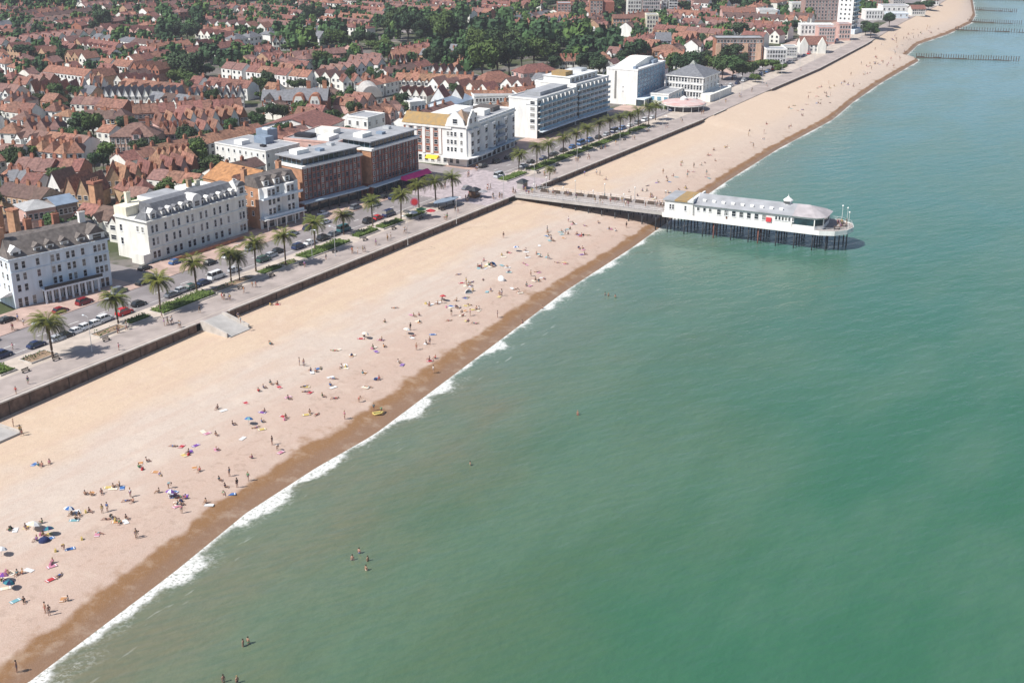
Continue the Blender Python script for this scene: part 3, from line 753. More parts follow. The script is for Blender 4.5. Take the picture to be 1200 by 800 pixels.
dormer(t, L-1.6, -.1, 11.7, 2.8, 2.6, 3, roofm=SLATE, curved=True)
ob('gable_crest', MB().prism_x([(-.3, 11.7), (4.5, 11.7), (3.4, 15.2), (1.5, 16.3), (.2, 14)], L-3.3, L-2.9).mesh('gable_crest', WHITE), t)
m = MB(); m.box(-.06, .0, 1, 3, .2, 3.2, WHITE); m.box(-2.6, 0, -.4, 4.5, 0, 2.8, CREAM2); ob('side_porch', m.mesh('side_porch'), t)
ob('terrace_wall', MB().box(4, L-6, -4.6, -4.2, 0, 1.0).mesh('terrace_wall', BRICK), t)
for x, y in ((4.2, 12), (24, 9)): chimney(t, x, y, 12.8, 17.2, 1.4, .9, CREAM if x < 5 else BUFF)
chimney(t, L*.72, 8.5, 12.8, 16.6, 1.4, .9, CREAM); endwin(t, cnt)

# C bay-fronted white hotel with orange brick flank
t, L, D, h, cnt = block('hotel', 'narrow white bay-fronted hotel with orange brick side wall and black mansard dormers', 'hotel', (306, 269), (350, 257), 17, 12.4, ORBRICK, BSLATE, 0, 0, rtype='none')
ob('front_wall', MB().box(-.06, L+.06, -.5, -.01, 0, 12.5).mesh('front_wall', WHITE), t)
for bx in (.22*L, .72*L):
    m = MB(); m.prism([(bx-2.4, -.5), (bx-1.5, -1.9), (bx+1.5, -1.9), (bx+2.4, -.5)], 3.6, 12.5, WHITE); b = ob('bay', m.mesh('bay'), t)
    for z in (5.3, 8.2, 11.0):
        for dx in (-.8, .8): ob('window', win_mesh(1.0, 1.8), b, (bx+dx, -1.9, z))
for z in (5.3, 8.2, 11.0): put(t, 'window', win_mesh(1, 1.8), 'f', .47*L, z, L, D, .5)
for z in (4, 9.6): ob('balcony', MB().box(-.3, L+.3, -2.5, -.5, z-.5, z-.3).box(-.3, L+.3, -2.5, -2.42, z-.3, z+.3).mesh('balcony', WHITE2), t)
ob('shopfront_canopy', MB().box(-.8, L+.6, -3.2, -.5, 3.1, 3.4).mesh('shopfront_canopy', WHITE), t)
for i in range(6): put(t, 'shop_window', win_mesh(1.8, 2.5, sill=False, fr=WHITE), 'f', L*(.1+.16*i), 1.5, L, D, .5)
for i in range(5): ob('canopy_column', MB().box(-.12, .12, -.12, .12, 0, 3.1).mesh('canopy_column', WHITE), t, (L*(.02+.24*i), -2.9, 0))
m = MB(); m.frustum(-.1, L+.1, -.4, D*.35, 12.5, .2, L-.2, 1.7, D*.35, 15.4, BSLATE); ob('mansard_roof', m.mesh('mansard_roof'), t)
for x in (.2*L, .48*L, .75*L): dormer(t, x, -.2, 12.5, 2.0, 2.0, 2.6, wallm=WHITE, roofm=BSLATE)
m = MB(); m.prism_y([(-.3, 12.0), (L+.3, 12.0), (L*.5, 15.8)], D*.35, D+9, mat('orange_mossy_tiles', (.40, .20, .09), .9, .2, .8)); ob('rear_roof', m.mesh('rear_roof'), t)
ob('rear_wing', MB().box(0, L, D, D+8.8, 0, 12).mesh('rear_wing', ORBRICK), t)
reserve(t.location, L, t.rotation_euler.z, D+9)
windows(t, 'l', L, D, [3, 6.5, 11, 14], [4.5, 7.6, 10.4], .8, 1.3, cnt=cnt)
chimney(t, .6, D*.4, 12, 17.2, 1.2, 1.6, ORBRICK, 4); chimney(t, L-.8, D*.4, 12, 17.2, 1.2, 1.6, ORBRICK, 4)
dormer(t, 1.0, D*.7, 12.1, 2, 1.6, 2.5, roofm=TILE_R, face=R(-90))

# D, E dark brick blocks
def brickblock(label, P_, Q_, D, canopy, hh, nb):
    t, L, D, h, cnt = block('apartment_block', label, 'apartment block', P_, Q_, D, hh-3.2, DKBRICK, FLATG, 0, 0, rtype='none')
    hb = hh-3.2
    ob('end_panel', MB().box(-.14, -.01, 0, D, 4, hb).mesh('end_panel', ORBRICK), t)
    ob('parapet_band', MB().box(-.4, L+.4, -.5, D+.3, hb, hb+.75).mesh('parapet_band', WHITE), t)
    m = MB(); m.box(.8, L-.8, .9, D-.6, hb+.75, hb+2.75, TGLASS)
    for i in range(int(L/2.2)): m.box(1+i*2.2, 1.15+i*2.2, .8, .89, hb+.75, hb+2.75, LEAD)
    for i in range(int(D/2.2)): m.box(.7, .79, 1+i*2.2, 1.15+i*2.2, hb+.75, hb+2.75, LEAD)
    ob('penthouse', m.mesh('penthouse'), t)
    ob('roof', MB().box(-.2, L+.2, -.1, D+.2, hb+2.75, hb+3.1).mesh('roof', FLATG), t)
    fl = 5; z0 = 4.2; fh = (hb-z0)/fl
    for r in range(fl):
        for i in range(nb):
            x = 1.2+(L-2.4)*i/(nb-1)
            if cnt.n < 97: ob('window', win_mesh(.95, fh*.66, sill=False, fr=WHITE if i % 4 == 0 else LEAD), t, (x, 0, z0+fh*(r+.5))); cnt.n += 1
    m = MB()
    for i in range(0, nb-1): m.box(1.2+(L-2.4)*(i+.5)/(nb-1)-.16, 1.2+(L-2.4)*(i+.5)/(nb-1)+.16, -.3, -.01, z0, hb)
    ob('brick_pier', m.mesh('brick_pier', mat('pilaster_brick', (.26, .10, .075), .9, .1, 1)), t)  # piers in a slightly darker brick than the wall
    ob('canopy', MB().box(-2.2, L+.5, -2.8, -.01, 3.6, 4.0).mesh('canopy', canopy), t)
    ob('ground_floor_glazing', MB().box(.5, L-.5, -.1, -.02, .2, 3.5).mesh('ground_floor_glazing', TGLASS), t)
    for i in range(7): ob('canopy_column', MB().box(-.2, .2, -.2, .2, 0, 3.6).mesh('canopy_column', PILE), t, (L*i/6, -2.4, 0))
    m = MB(); m.box(3, 8, D*.45, D*.75, hb+3.1, hb+4.4, WHITE); m.box(11, 13, D*.3, D*.5, hb+3.1, hb+3.9, LEAD); m.box(L-6, L-4.5, D*.6, D*.8, hb+3.1, hb+4.0, METAL)
    ob('rooftop_plant', m.mesh('rooftop_plant'), t)
    return t, L, D, hb
t, L, D, hb = brickblock('dark brick apartment block with teal glass penthouse and pale canopy, nearer of the pair', (357, 250), (425, 232), 12, PIPE, 17.3, 14)
ob('dark_gap_block', MB().box(L+.02, L+4.0, 4, 11, 0, 14.5).mesh('dark_gap_block', DARK), t)  # near-black block filling the gap between the two brick blocks
t, L, D, hb = brickblock('dark brick apartment block with glass penthouse and magenta awning, farther of the pair', (437, 230), (491, 212), 13, PIPE, 18.2, 15)
ob('awning', MB().frustum(L*.46, L+.8, -5.2, -2.85, 3.4, L*.46, L+.8, -3.4, -2.85, 4.6).mesh('awning', MAGENTA), t)
m = MB()
m.prism_y([(-3.6, 9.5), (-3.1, 11.2), (-1.9, 12.2), (-.2, 12.4), (-.2, 15), (-3.6, 15)], 4, 12, ORBRICK); m.box(-1.6, -.2, 4, 12, 4, 12.3, ORBRICK)
ob('arched_link', m.mesh('arched_link'), t)

# F corner building with lichen roof
t, L, D, h, cnt = block('mansion_block', 'large Edwardian corner block, lichen-yellow roof over red and white side wing', 'mansion block', (547, 196), (603, 172), 26, 14.4, WHITE, MOSS, 0, 0, rtype='none')
L1 = 15
m = MB(); m.box(-.1, 0, 10, D, 4, 13.4, BRICK)
for i in range(5): m.box(-.22, -.11, 10.2+i*3.4, 11.4+i*3.4, 3.8, 13.6, WHITE)
m.box(-.4, -.01, 6, D+.2, 13.4, 14.2, WHITE); ob('side_facade', m.mesh('side_facade'), t)
for z in (5.6, 8.2, 10.8, 12.7):
    for i in range(4): put(t, 'window', win_mesh(1.4, 1.5 if z < 12 else .7, sill=False), 'l', 3.3+i*3.4, z, L, D, .11)
windows(t, 'l', L, D, [18.5, 20, 21.5, 24], [6.0, 8.7, 11.6], .9, 1.5, cnt=cnt); windows(t, 'l', L, D, [1.5+2.6*i for i in range(9)], [2], 1.3, 2, cnt=cnt)
m = MB(); m.prism_x([(9, 14.4), (D+.5, 14.4), (D+.5, 15.4), (D, 17.6), (9.5, 17.6)], 0, 9); m2 = MB()
m2.add([(-.5, 8.5, 14.3), (-.5, D+.6, 14.3), (3.6, D+.6, 17.8), (3.6, 8.5, 17.8), (8, D+.6, 14.3), (8, 8.5, 14.3)], [(0, 3, 2, 1), (3, 5, 4, 2), (0, 1, 4, 5), (0, 5, 3), (1, 2, 4)])
ob('wing_roof', m2.mesh('wing_roof', MOSS), t)
# gabled corner tower
m = MB(); m.box(-.5, 9, -.6, 8.4, 14.3, 14.9, WHITE); m.prism_y([(0.4, 14.9), (8.2, 14.9), (7.4, 17.2), (4.3, 20.2), (1.2, 17.2)], -.5, 0, WHITE)
m.prism_x([(.4, 14.9), (8.2, 14.9), (7.4, 17.2), (4.3, 20.2), (1.2, 17.2)], -.45, .05, WHITE); ob('shaped_gable', m.mesh('shaped_gable'), t)
m = MB(); m.add([(.1, .1, 14.9), (8.6, .1, 14.9), (8.6, 8.3, 14.9), (.1, 8.3, 14.9), (4.3, 4.2, 20.0)], [(0, 1, 4), (1, 2, 4), (2, 3, 4), (3, 0, 4)]); ob('corner_roof', m.mesh('corner_roof', mat('pale_brown_tiles', (.34, .24, .17), .9, .15, 1)), t)
for x in (2.6, 6): put(t, 'window', win_mesh(1.2, 1.6), 'f', x, 16.3, L, D, .5)
put(t, 'window', win_mesh(1.8, 1.6), 'l', D-4.3, 16.3, L, D, .46)
# seafront facade with bays and shadowed balconies
for bx in (2.2, 6.8, 13.2, 19.8, 29.5, 36):
    m = MB(); m.prism([(bx-1.9, -.01), (bx-1.1, -1.3), (bx+1.1, -1.3), (bx+1.9, -.01)], 3.8, 13.2, WHITE); b = ob('bay', m.mesh('bay'), t)
    for z in (5.4, 8.3, 11.4): ob('window', win_mesh(1.7, 1.6, fr=WHITE), b, (bx, -1.3, z))
windows(t, 'f', L, D, [10, 16.4, 23, 26, 33, 38.6], [5.4, 8.3, 11.4], 1.2, 1.9, cnt=cnt)
for z in (4.0, 6.9, 9.9): ob('balcony', MB().box(21.6, 28.6, -1.6, -.01, z-.2, z).box(21.6, 28.6, -1.6, -1.5, z, z+.9).mesh('balcony', LEAD), t)
ob('parapet', MB().box(-.4, L+.3, -.5, 0, 13.9, 14.4).box(9, L+.3, 0, .4, 14.4, 15.2).box(L, L+.3, .4, D-8, 14.4, 15.2).mesh('parapet', WHITE), t)
m = MB(); m.box(9.2, L, .5, D-8, 14.4, 14.6, FLATG); m.box(12, 18, 5, 12, 14.6, 16.4, BSLATE); m.box(22, 27, 4, 9, 14.6, 16.6, WHITE); m.box(30, 37, 5, 13, 14.6, 16.2, BSLATE); ob('rooftop', m.mesh('rooftop'), t)
cv = [(-3.0, 9), (-3.0, 1), (-2.2, -2.0), (1, -3.2), (6, -3.4), (15, -3.4), (15, -.01), (-.01, -.01), (-.01, 9)]
ob('curved_canopy', MB().prism(cv, 3.3, 3.7).mesh('curved_canopy', WHITE), t)
ob('long_canopy', MB().box(15.1, L, -2.6, -.01, 3.4, 3.6).mesh('long_canopy', PIPE), t)
for i in range(10): put(t, 'shop_window', win_mesh(2.6, 2.4, sill=False), 'f', 2.5+i*3.9, 1.6, L, D)
ob('yellow_awning', MB().frustum(-5.4, -3.1, 9.6, 14.4, 3.0, -3.9, -3.1, 9.6, 14.4, 4.0).mesh('yellow_awning', YELLOW), t)
for i in range(3): ob('flagpole', MB().tube([(8.6+i*12, -.3, 14.4), (8.6+i*12, -.3, 18)], .06, 5).mesh('flagpole', METAL), t)
endwin(t, cnt)

# H white block with blue-shaded balconies, H2 taller neighbour
def modern(label, P_, Q_, D, h, fl, nc, side, glassb=True):
    t, L, D, h, cnt = block('apartment_block', label, 'apartment block', P_, Q_, D, h, WHITE, FLATG, 0, 0, cornice=WHITE)
    z0 = 3.4; fh = (h-z0)/fl
    for r in range(fl):
        z = z0+fh*r
        ob('balcony', MB().box(.4, L-.4, -1.3, -.01, z-.12, z+.06, WHITE).box(.4, L-.4, -1.3, -1.22, z+.06, z+1.0, BGLASS).mesh('balcony'), t)
        for i in range(nc):
            if cnt.n < 90: ob('window', win_mesh(L/nc*.62, 1.7, sill=False), t, (L*(i+.5)/nc, 0, z+fh*.46)); cnt.n += 1
        if side:
            for u in side: put(t, 'window', win_mesh(2.0, 1.3, fr=FRAME), 'l', u, z+fh*.5, L, D); cnt.n += 1
    ob('ground_floor_glazing', MB().box(.4, L-.4, -.08, -.02, .2, 3).mesh('ground_floor_glazing', TGLASS), t)
    ob('canopy', MB().box(-.3, L+.2, -3, -1.34, 2.9, 3.15).mesh('canopy', WHITE2), t)
    m = MB()
    for i in range(1, nc): m.box(L*i/nc-.12, L*i/nc+.12, -1.2, -.01, 3.5, h)
    ob('divider_fin', m.mesh('divider_fin', WHITE), t)
    return t, L, D, h
t, L, D, h = modern('white five storey seafront apartment block with long glazed balconies', (629, 163), (674, 147), 13, 15.4, 5, 9, [11])
ob('attic_storey', MB().box(-.05, .0, 0, 5, 13.2, 13.5).box(8, L-2, 3, 10, 15.8, 17.2).mesh('attic_storey', FLATG), t)
t, L, D, h = modern('taller white stepped apartment block with rooftop terrace beside the long balconied block', (674.5, 147), (712, 135), 20, 16.6, 6, 8, [17, 14])
m = MB(); m.box(1.5, L-3, 4, 17, 16.8, 19.2, WHITE); m.box(1.2, L-2.6, 3.6, 17.4, 19.2, 19.45, FLATW); m.box(3, 9, 7, 14, 19.45, 21.2, MOSS); m.box(L-10, L-5, 8, 13, 19.45, 20.6, METAL); ob('penthouse', m.mesh('penthouse'), t)
for i in range(6): ob('window', win_mesh(2.4, 1.4, sill=False), t, (4+i*(L-8)/5.6, 4, 18))
# rear white buildings behind the stepped block
# I white slab hotel
t, L, D, h, cnt = block('hotel', 'tall white slab hotel with blank end wall and grid of blue balconies', 'hotel', (746, 124), (778, 111.5), 15.5, 15.6, WHITE, FLATW, 0, 0, cornice=WHITE)
L = t['_L']
fl = 6; z0 = 3.4; fh = (15.6-z0)/fl
ob('front_screen', MB().box(.3, L-.3, -.12, -.01, 3.4, 15.5).mesh('front_screen', LEAD), t)
for r in range(fl):
    for i in range(9):
        if cnt.n < 90: ob('window', win_mesh(2.2, 1.25, glass=BGLASS, fr=WHITE2, sill=False), t, (L*(i+.5)/9, -.12, z0+fh*(r+.5))); cnt.n += 1
ob('stair_window', MB().box(-.06, 0, D-5.2, D-4.2, 2.4, 15).mesh('stair_window', GLASS), t)
for z in (6, 8): put(t, 'vent', win_mesh(.5, .4, sill=False), 'l', 8.5, z, L, D)
m = MB(); m.box(-1.5, L+1, -4.6, -.02, 3.0, 3.5, WHITE2); m.box(-1.2, L+.8, -4.2, -.2, 0, 3.0, TGLASS)
for i in range(9): m.box(-1.4+i*L/8, -1.1+i*L/8, -4.5, -4.21, 0, 3, WHITE)
ob('podium', m.mesh('podium'), t)
m = MB(); m.prism_y([(3, 15.9), (L-2, 15.9), (L-6, 18.8), (L-12, 19.2), (8, 17.5)], 4, 13, WHITE); ob('sloped_penthouse', m.mesh('sloped_penthouse'), t)
ob('rooftop_plant', MB().box(L-10, L-4, 2, 4, 15.9, 17.4).box(3, 6, 2.4, 3.8, 15.9, 17).mesh('rooftop_plant', LEAD), t)
# J pyramid-roofed hotel
t, L, D, h, cnt = block('assembly_rooms', 'white three storey hall with pyramid slate roof beside the round pavilion', 'hall', (823, 118), (842, 110.5), 19, 10.6, WHITE, SLATE, 3, 5, 12, rtype='hip', rh=4.8, ww=1.0, wh=1.9, z0=.8)
ob('roof_cap', MB().frustum(L/2-2, L/2+2, D/2-2, D/2+2, 13.9, L/2-.2, L/2+.2, D/2-.2, D/2+.2, 16.6).mesh('roof_cap', mat('greenish_slate', (.25, .27, .24), .7, .1, 1)), t)
ob('cornice', MB().box(-.5, L+.5, -.5, D+.5, 10.2, 10.58).box(-.2, -.01, 0, D, 7, 7.2).box(-.2, -.01, 0, D, 3.6, 3.8).mesh('cornice', WHITE), t)
ob('low_front', MB().box(-3, L+4, -5, -.02, 0, 3.4).mesh('low_front', CREAM2), t)
# low link building with blue windows in front left of J
t, L, D, h, cnt = block('low_annexe', 'low white annexe with blue-grey glazing between slab hotel and round pavilion', 'building', (783, 124), (800, 116), 9, 4.6, WHITE, FLATG, 1, 6, 3, glass=BGLASS, ww=1.8)
# round pavilion
def pavilion():
    x, y = G(801, 128); t = thing('round_pavilion', 'round seafront cafe pavilion with pinkish roof and dark glazed underside', 'pavilion', (x, y, 6.1), ROT)
    OCC.append((x, y, 1, 0, -11, 11, -11, 11))
    ob('glazed_wall', MB().lathe([(8.2, 0), (8.2, 2.6)], 24).mesh('glazed_wall', GLASS), t)
    ob('roof', MB().lathe([(9.8, 2.6), (9.9, 3.0), (9.2, 3.3), (3, 4.0), (.2, 4.3)], 28).mesh('roof', mat('pink_pavilion_roof', (.55, .30, .27), .8, .2, .3, col2=(.55, .50, .48))), t)
    ob('roof_rim', MB().lathe([(10.1, 2.35), (10.2, 2.65), (9.9, 2.68)], 28).mesh('roof_rim', WHITE), t)
    for i in range(16):
        a = i*math.pi/8; ob('column', cached('pc', lambda: MB().tube([(0, 0, 0), (0, 0, 2.4)], .12, 6).mesh('column', WHITE)), t, (9.6*math.cos(a), 9.6*math.sin(a), 0))
    ob('roof_lantern', MB().lathe([(1.6, 4.1), (1.6, 5.0), (.1, 5.9)], 12).mesh('roof_lantern', WHITE), t)
pavilion()

# ------------------------------------------------------------------ buildings behind the front
blk = block
# flat grey roofed white building left of the brick blocks
t, L, D, h, cnt = blk('office_building', 'white flat grey-roofed building behind the narrow bay-fronted hotel', 'building', (313, 203), (352, 193), 26, 7.6, WHITE, FLATG, 2, 4, 9, ww=.7, wh=1.1, parapet=.4)
m = MB(); m.box(8, 12, 8, 14, 7.95, 10.5, LEAD); m.box(13, 18, 12, 18, 7.95, 11.8, LEAD); m.box(13.2, 15, 12.2, 15, 11.8, 12.4, WHITE); m.box(2, 6, 14, 18, 7.95, 9.4, WHITE); m.box(4, 5.5, 5, 7, 7.95, 8.7, DARK); ob('rooftop_plant', m.mesh('rooftop_plant'), t)
t, L, D, h, cnt = blk('shop_building', 'low mixed flat-roofed buildings with pinkish parapets behind the brick blocks', 'building', (395, 196), (435, 180), 22, 8.4, PINKB, FLATG, 2, 5, 5)
m = MB(); m.box(2, 9, 4, 9, 8.75, 10.2, WHITE); m.box(12, 17, 8, 16, 8.75, 10.8, CREAM2); m.box(4, 8, 13, 20, 8.75, 10, DARK); ob('rooftop_plant', m.mesh('rooftop_plant'), t)
t, L, D, h, cnt = blk('rear_block', 'white box building with grey hood behind the farther brick block', 'building', (432, 168), (452, 162), 10, 9.5, WHITE, FLATG, 2, 3, 3)
t, L, D, h, cnt = blk('long_red_roof_building', 'white-walled building under one long dark red roof in front of twin gables', 'building', (378, 170), (404, 158), 26, 6.0, WHITE, TILE_R, 1, 3, 5, rtype='gable', rh=3.4, ww=1, wh=1.2)
# Victorian brick with two arched gables
def twin():
    loc, L, rz = frame_of((345, 141), (384, 141), 6)
    loc = (loc[0], loc[1], 6)
    t = thing('brick_mansion', 'Victorian red brick mansion with two arched white gables and slate roof', 'mansion', loc, rz); reserve(loc, L, rz, 13)
    ob('wall', MB().box(0, L, 0, 12, 0, 8.6).mesh('wall', BRICK), t)
    ob('roof', gable_roof(L, 12, 4.2).mesh('roof', SLATE), t, (0, 0, 8.6))
    for x in (.18*L, .66*L):
        m = MB(); m.prism_y([(x-2.6, 0), (x+2.6, 0), (x+2.6, 8.4)]+[(x+math.cos(a)*2.6, 8.4+math.sin(a)*3.2) for a in [math.pi*i/8 for i in range(1, 8)]]+[(x-2.6, 8.4)], -1.6, 3, BRICK)
        b = ob('gable_bay', m.mesh('gable_bay'), t)
        ob('white_tympanum', MB().prism_y([(x-2, 6.6), (x+2, 6.6), (x+2, 8.4), (x+1.2, 10.4), (x-1.2, 10.4), (x-2, 8.4)], -1.72, -1.61).mesh('white_tympanum', CREAM2), b)
        for dx in (-.8, .8):
            for z in (2.2, 5.2, 8): ob('window', win_mesh(.8, 1.4), b, (x+dx, -1.72, z))
    for x in (.42*L, .9*L): chimney(t, x, 6, 11, 15.5, 1.8, 1, BRICK, 4)
    for x in (.4*L, .48*L, .88*L, .95*L):
        for z in (2.2, 5.5): ob('window', win_mesh(.9, 1.6), t, (x, 0, z))
twin()
def twin2():
    loc, L, rz = frame_of((308, 132), (346, 134), 6)
    t, L, D, h, cnt = block('brick_villa', 'brown brick villa block with dark slate roof left of the twin-gabled mansion', 'villa', (308, 134), (343, 134), 10, 6.2, BRICK, SLATE, 2, 6, 0, rtype='gable', rh=3.6)
    dormer(t, 3, -.5, 5.2, 4.2, 1.6, 4, wallm=BRICK, roofm=BSLATE); chimney(t, L*.5, 5, 8, 12, 1.4, 1)
twin2()
t, L, D, h, cnt = blk('church_hall', 'pale grey half-rounded hall roof among trees beside the brick mansion', 'hall', (425, 128), (448, 127), 16, 5.2, CONC, SLATE, 1, 4, 2, rtype='none')
ob('barrel_roof', MB().prism_y([(L/2+math.cos(a)*(L/2+.3), 5.2+math.sin(a)*5) for a in [math.pi*i/10 for i in range(11)]], -.3, D).mesh('barrel_roof', CONC), t)
# white twin gables
def whitegables():
    loc, L, rz = frame_of((505, 134), (544, 135), 6)
    t = thing('gabled_building', 'building with two bright white gables joined by red roofs, right of dark tree', 'building', loc, rz); reserve(loc, L, rz, 12)
    for k, x in enumerate((0, L*.52)):
        wd = L*.46
        m = MB(); m.prism_y([(x, 0), (x+wd, 0), (x+wd, 6.2), (x+wd/2, 11.4), (x, 6.2)], 0, 11, WHITE); g = ob('gable_wall', m.mesh('gable_wall'), t)
        m = MB()
        for sg in (-1, 1):
            cx0 = x+wd/2; ex = cx0+sg*(wd/2+.4)
            m.add([(cx0, -.1, 11.5), (cx0, 11.2, 11.5), (ex, 11.2, 5.8), (ex, -.1, 5.8), (cx0, -.1, 11.75), (cx0, 11.2, 11.75), (ex, 11.2, 6.05), (ex, -.1, 6.05)], [(0, 1, 2, 3), (4, 7, 6, 5), (0, 3, 7, 4), (2, 1, 5, 6), (3, 2, 6, 7)])
        ob('roof', m.mesh('roof', TILE_R), t)
        for dx in (-1, 0, 1): ob('window', win_mesh(.8, 1.2, glass=BGLASS if k else GLASS), g, (x+wd/2+dx*1.3, 0, 5.8))
    ob('roof_link', MB().box(L*.46, L*.52, 2, 11, 0, 7).mesh('roof_link', TILE_R), t)
    ob('front_extension', MB().box(-1, L+1.5, -7, -.02, 0, 4.4).mesh('front_extension', LEAD), t)
whitegables()
t, L, D, h, cnt = blk('flat_roof_building', 'cream low building beside the dark round tree left of the white gables', 'building', (481, 136), (499, 134), 10, 5.4, CREAM2, FLATW, 1, 4, 1)
t, L, D, h, cnt = blk('white_terrace', 'long white flat block with row of windows under orange roofs behind corner block', 'building', (556, 134), (606, 132), 10, 7.6, WHITE, FLATG, 2, 12, 2, ww=1, wh=1.4)
t, L, D, h, cnt = blk('roof_hall', 'low blue-grey monopitch roof hall behind the corner block', 'hall', (532, 140), (556, 132), 12, 6.2, WHITE2, LEAD, 1, 4, 2, rtype='gable', rh=2)
# big orange roofed
t, L, D, h, cnt = blk('orange_roof_house', 'big house with spreading orange hipped roof in front of the park trees', 'house', (566, 112), (606, 108), 12, 5.4, PINKB, TILE_O, 2, 7, 3, rtype='hip', rh=4.6)
t, L, D, h, cnt = blk('pink_villa', 'pink rendered villa with red roof and dark bays below the park trees', 'villa', (613, 103), (653, 99), 11, 7.0, PINKB, TILE_R, 2, 6, 3, rtype='hip', rh=3.4, ww=1.8)
# villa, half timber
t, L, D, h, cnt = blk('half_timbered_villa', 'half-timbered villa with brown hipped roof and pale pink corner bay', 'villa', (131, 184), (184, 184), 13, 7.6, mat('timbered_render', (.50, .34, .27), .85, .1, .5), TILE_P, 2, 9, 3, rtype='hip', rh=4.2, ww=1.1)
m = MB()
for i in range(14): m.box(.3+i*L/14, .5+i*L/14, -.09, -.01, .3, 7.5)
ob('timber_framing', m.mesh('timber_framing', TIMBER), t); chimney(t, L*.3, 6, 10, 14, 1.4, 1); chimney(t, L*.75, 7, 10, 13.6, 1.4, 1)
dormer(t, L*.6, -.8, 6.5, 3.4, 2.2, 5, wallm=PINKB, roofm=TILE_R)
t, L, D, h, cnt = blk('ochre_house', 'small square house with ochre wall and pointed brown roof above the timbered villa', 'house', (130, 156), (152, 156), 9, 5.8, mat('ochre_render', (.60, .38, .18), .85, .08, .5), TILE_B, 2, 3, 2, rtype='hip', rh=3.6)
# cluster behind hotels
t, L, D, h, cnt = blk('grey_flat_house', 'low pink-and-red rear building with pale grey hipped roof behind the left hotel', 'building', (33, 268), (68, 262), 10, 5.4, PINKB, mat('pale_grey_roof', (.38, .38, .38), .8, .1, .5), 1, 5, 2, rtype='hip', rh=1.8)
t, L, D, h, cnt = blk('clad_house', 'grey-brown clad rear building with blue-grey roof beside the brick chimney stack', 'building', (69, 262), (93, 257), 10, 5.6, mat('weathered_cladding', (.24, .20, .18), .9, .15, 2), LEAD, 1, 4, 2, rtype='gable', rh=1.6)
x, y = G(117, 262)
t = thing('brick_tower', 'freestanding tall orange brick stack with capped top behind cream hotel', 'chimney', (x, y, 6), ROT); reserve((x-2, y-2), 4, 0, 4)
ob('shaft', MB().box(-1.6, 1.6, -1.3, 1.3, 0, 12.5).mesh('shaft', ORBRICK), t); ob('cap', MB().box(-1.9, 1.9, -1.6, 1.6, 12.5, 13.3).mesh('cap', BRICK), t)
for i in range(4): ob('chimney_pot', MB().lathe([(.25, 13.3), (.2, 14.3)], 8, cx=-1.2+.8*i).mesh('chimney_pot', TILE_O), t)
for (sx, sy, hgt) in ((22, 300, 13), (3, 296, 13)):
    x, y = G(sx, sy)
    t = thing('brick_stack', 'tall orange brick chimney stack rising behind left hotel roof, %s' % ('nearer the edge' if sx < 10 else 'narrower and farther right'), 'chimney', (x, y, 6), ROT)
    ob('shaft', MB().box(-.9, .9, -1.5, 1.5, 0, hgt).mesh('shaft', ORBRICK), t); ob('cap', MB().box(-1.1, 1.1, -1.7, 1.7, hgt, hgt+.5).mesh('cap', BRICK), t)

# far blocks and towers ------------------------------------------------
def far(name, label, cat, x0, x1, yb, D, hpx, wall, roof, fl, nc, ns=0, **k):
    hh = hpx*122/((yb-HZ)*.874)
    loc, L, rz = frame_of((x0, yb), (x1, yb))
    return blk(name, label, cat, (x0, yb), (x1, yb), D, hh, wall, roof, fl, nc, ns, **k)
t, L, D, h, cnt = far('tower_block', 'orange-red brick tower block, left of the brick twin towers', 'tower block', 653, 669, 28, 14, 17, BRICK, FLATG, 6, 4, 0, ww=1.6)
t, L, D, h, cnt = far('tower_block', 'orange-red brick tower block with dark right side, right of the brick twin towers', 'tower block', 691, 706, 28, 14, 20, BRICK, FLATG, 7, 4, 0, ww=1.6)
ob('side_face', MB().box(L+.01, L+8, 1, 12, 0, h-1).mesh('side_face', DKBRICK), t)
far('flat_block', 'pale cream slab of flats with vertical strips behind the orange brick flats', 'flats', 735, 751, 25, 12, 21, CREAM2, FLATG, 6, 5, 0, ww=1.4)
far('flat_block', 'wide pinkish gridded block of flats right of the pale cream slab', 'flats', 752, 773, 25, 12, 20, mat('pinkish_panel', (.55, .44, .42), .85, .08, .5), FLATG, 6, 8, 0, ww=1.3)
far('tower_block', 'white and green tower block, left of the pair beyond the pinkish flats', 'tower block', 776, 781, 24, 10, 18, WHITE, FLATG, 6, 2, 0, ww=1.6)
far('tower_block', 'white tower block with dark green right side beyond the pinkish flats', 'tower block', 783, 793, 24, 12, 18, WHITE, FLATG, 7, 3, 0, ww=1.8)
far('flat_block', 'orange brick flats with reddish roofs below the pale cream slab', 'flats', 718, 755, 38, 11, 12, ORBRICK, TILE_R, 3, 10, 0, rtype='gable', rh=2, ww=1.3)
far('flat_block', 'pale yellow end block joined beside the orange brick flats', 'flats', 757, 771, 40, 11, 16, CREAM, FLATG, 4, 4, 0, ww=1.3)
far('terrace_block', 'long rose-pink block with red roof left of the white and blue block', 'flats', 846, 884, 28, 12, 10, PINKB, TILE_R, 3, 12, 0, rtype='gable', rh=2.4)
t, L, D, h, cnt = far('office_block', 'white office block with dark blue side right of the rose-pink block', 'office block', 889, 910, 29, 13, 12, WHITE, FLATG, 3, 0, 0)
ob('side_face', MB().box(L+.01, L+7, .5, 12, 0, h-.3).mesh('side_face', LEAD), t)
far('flat_block', 'cream block standing left of the brown brick seafront flats', 'flats', 927, 941, 21, 12, 12, CREAM2, FLATG, 3, 4, 0)
t, L, D, h, cnt = far('flat_block', 'broad brown-pink brick flats just left of the white tower', 'flats', 942, 984, 26, 14, 19, mat('brown_pink_brick', (.38, .25, .22), .9, .1, .8), FLATG, 6, 11, 0, ww=1.3)
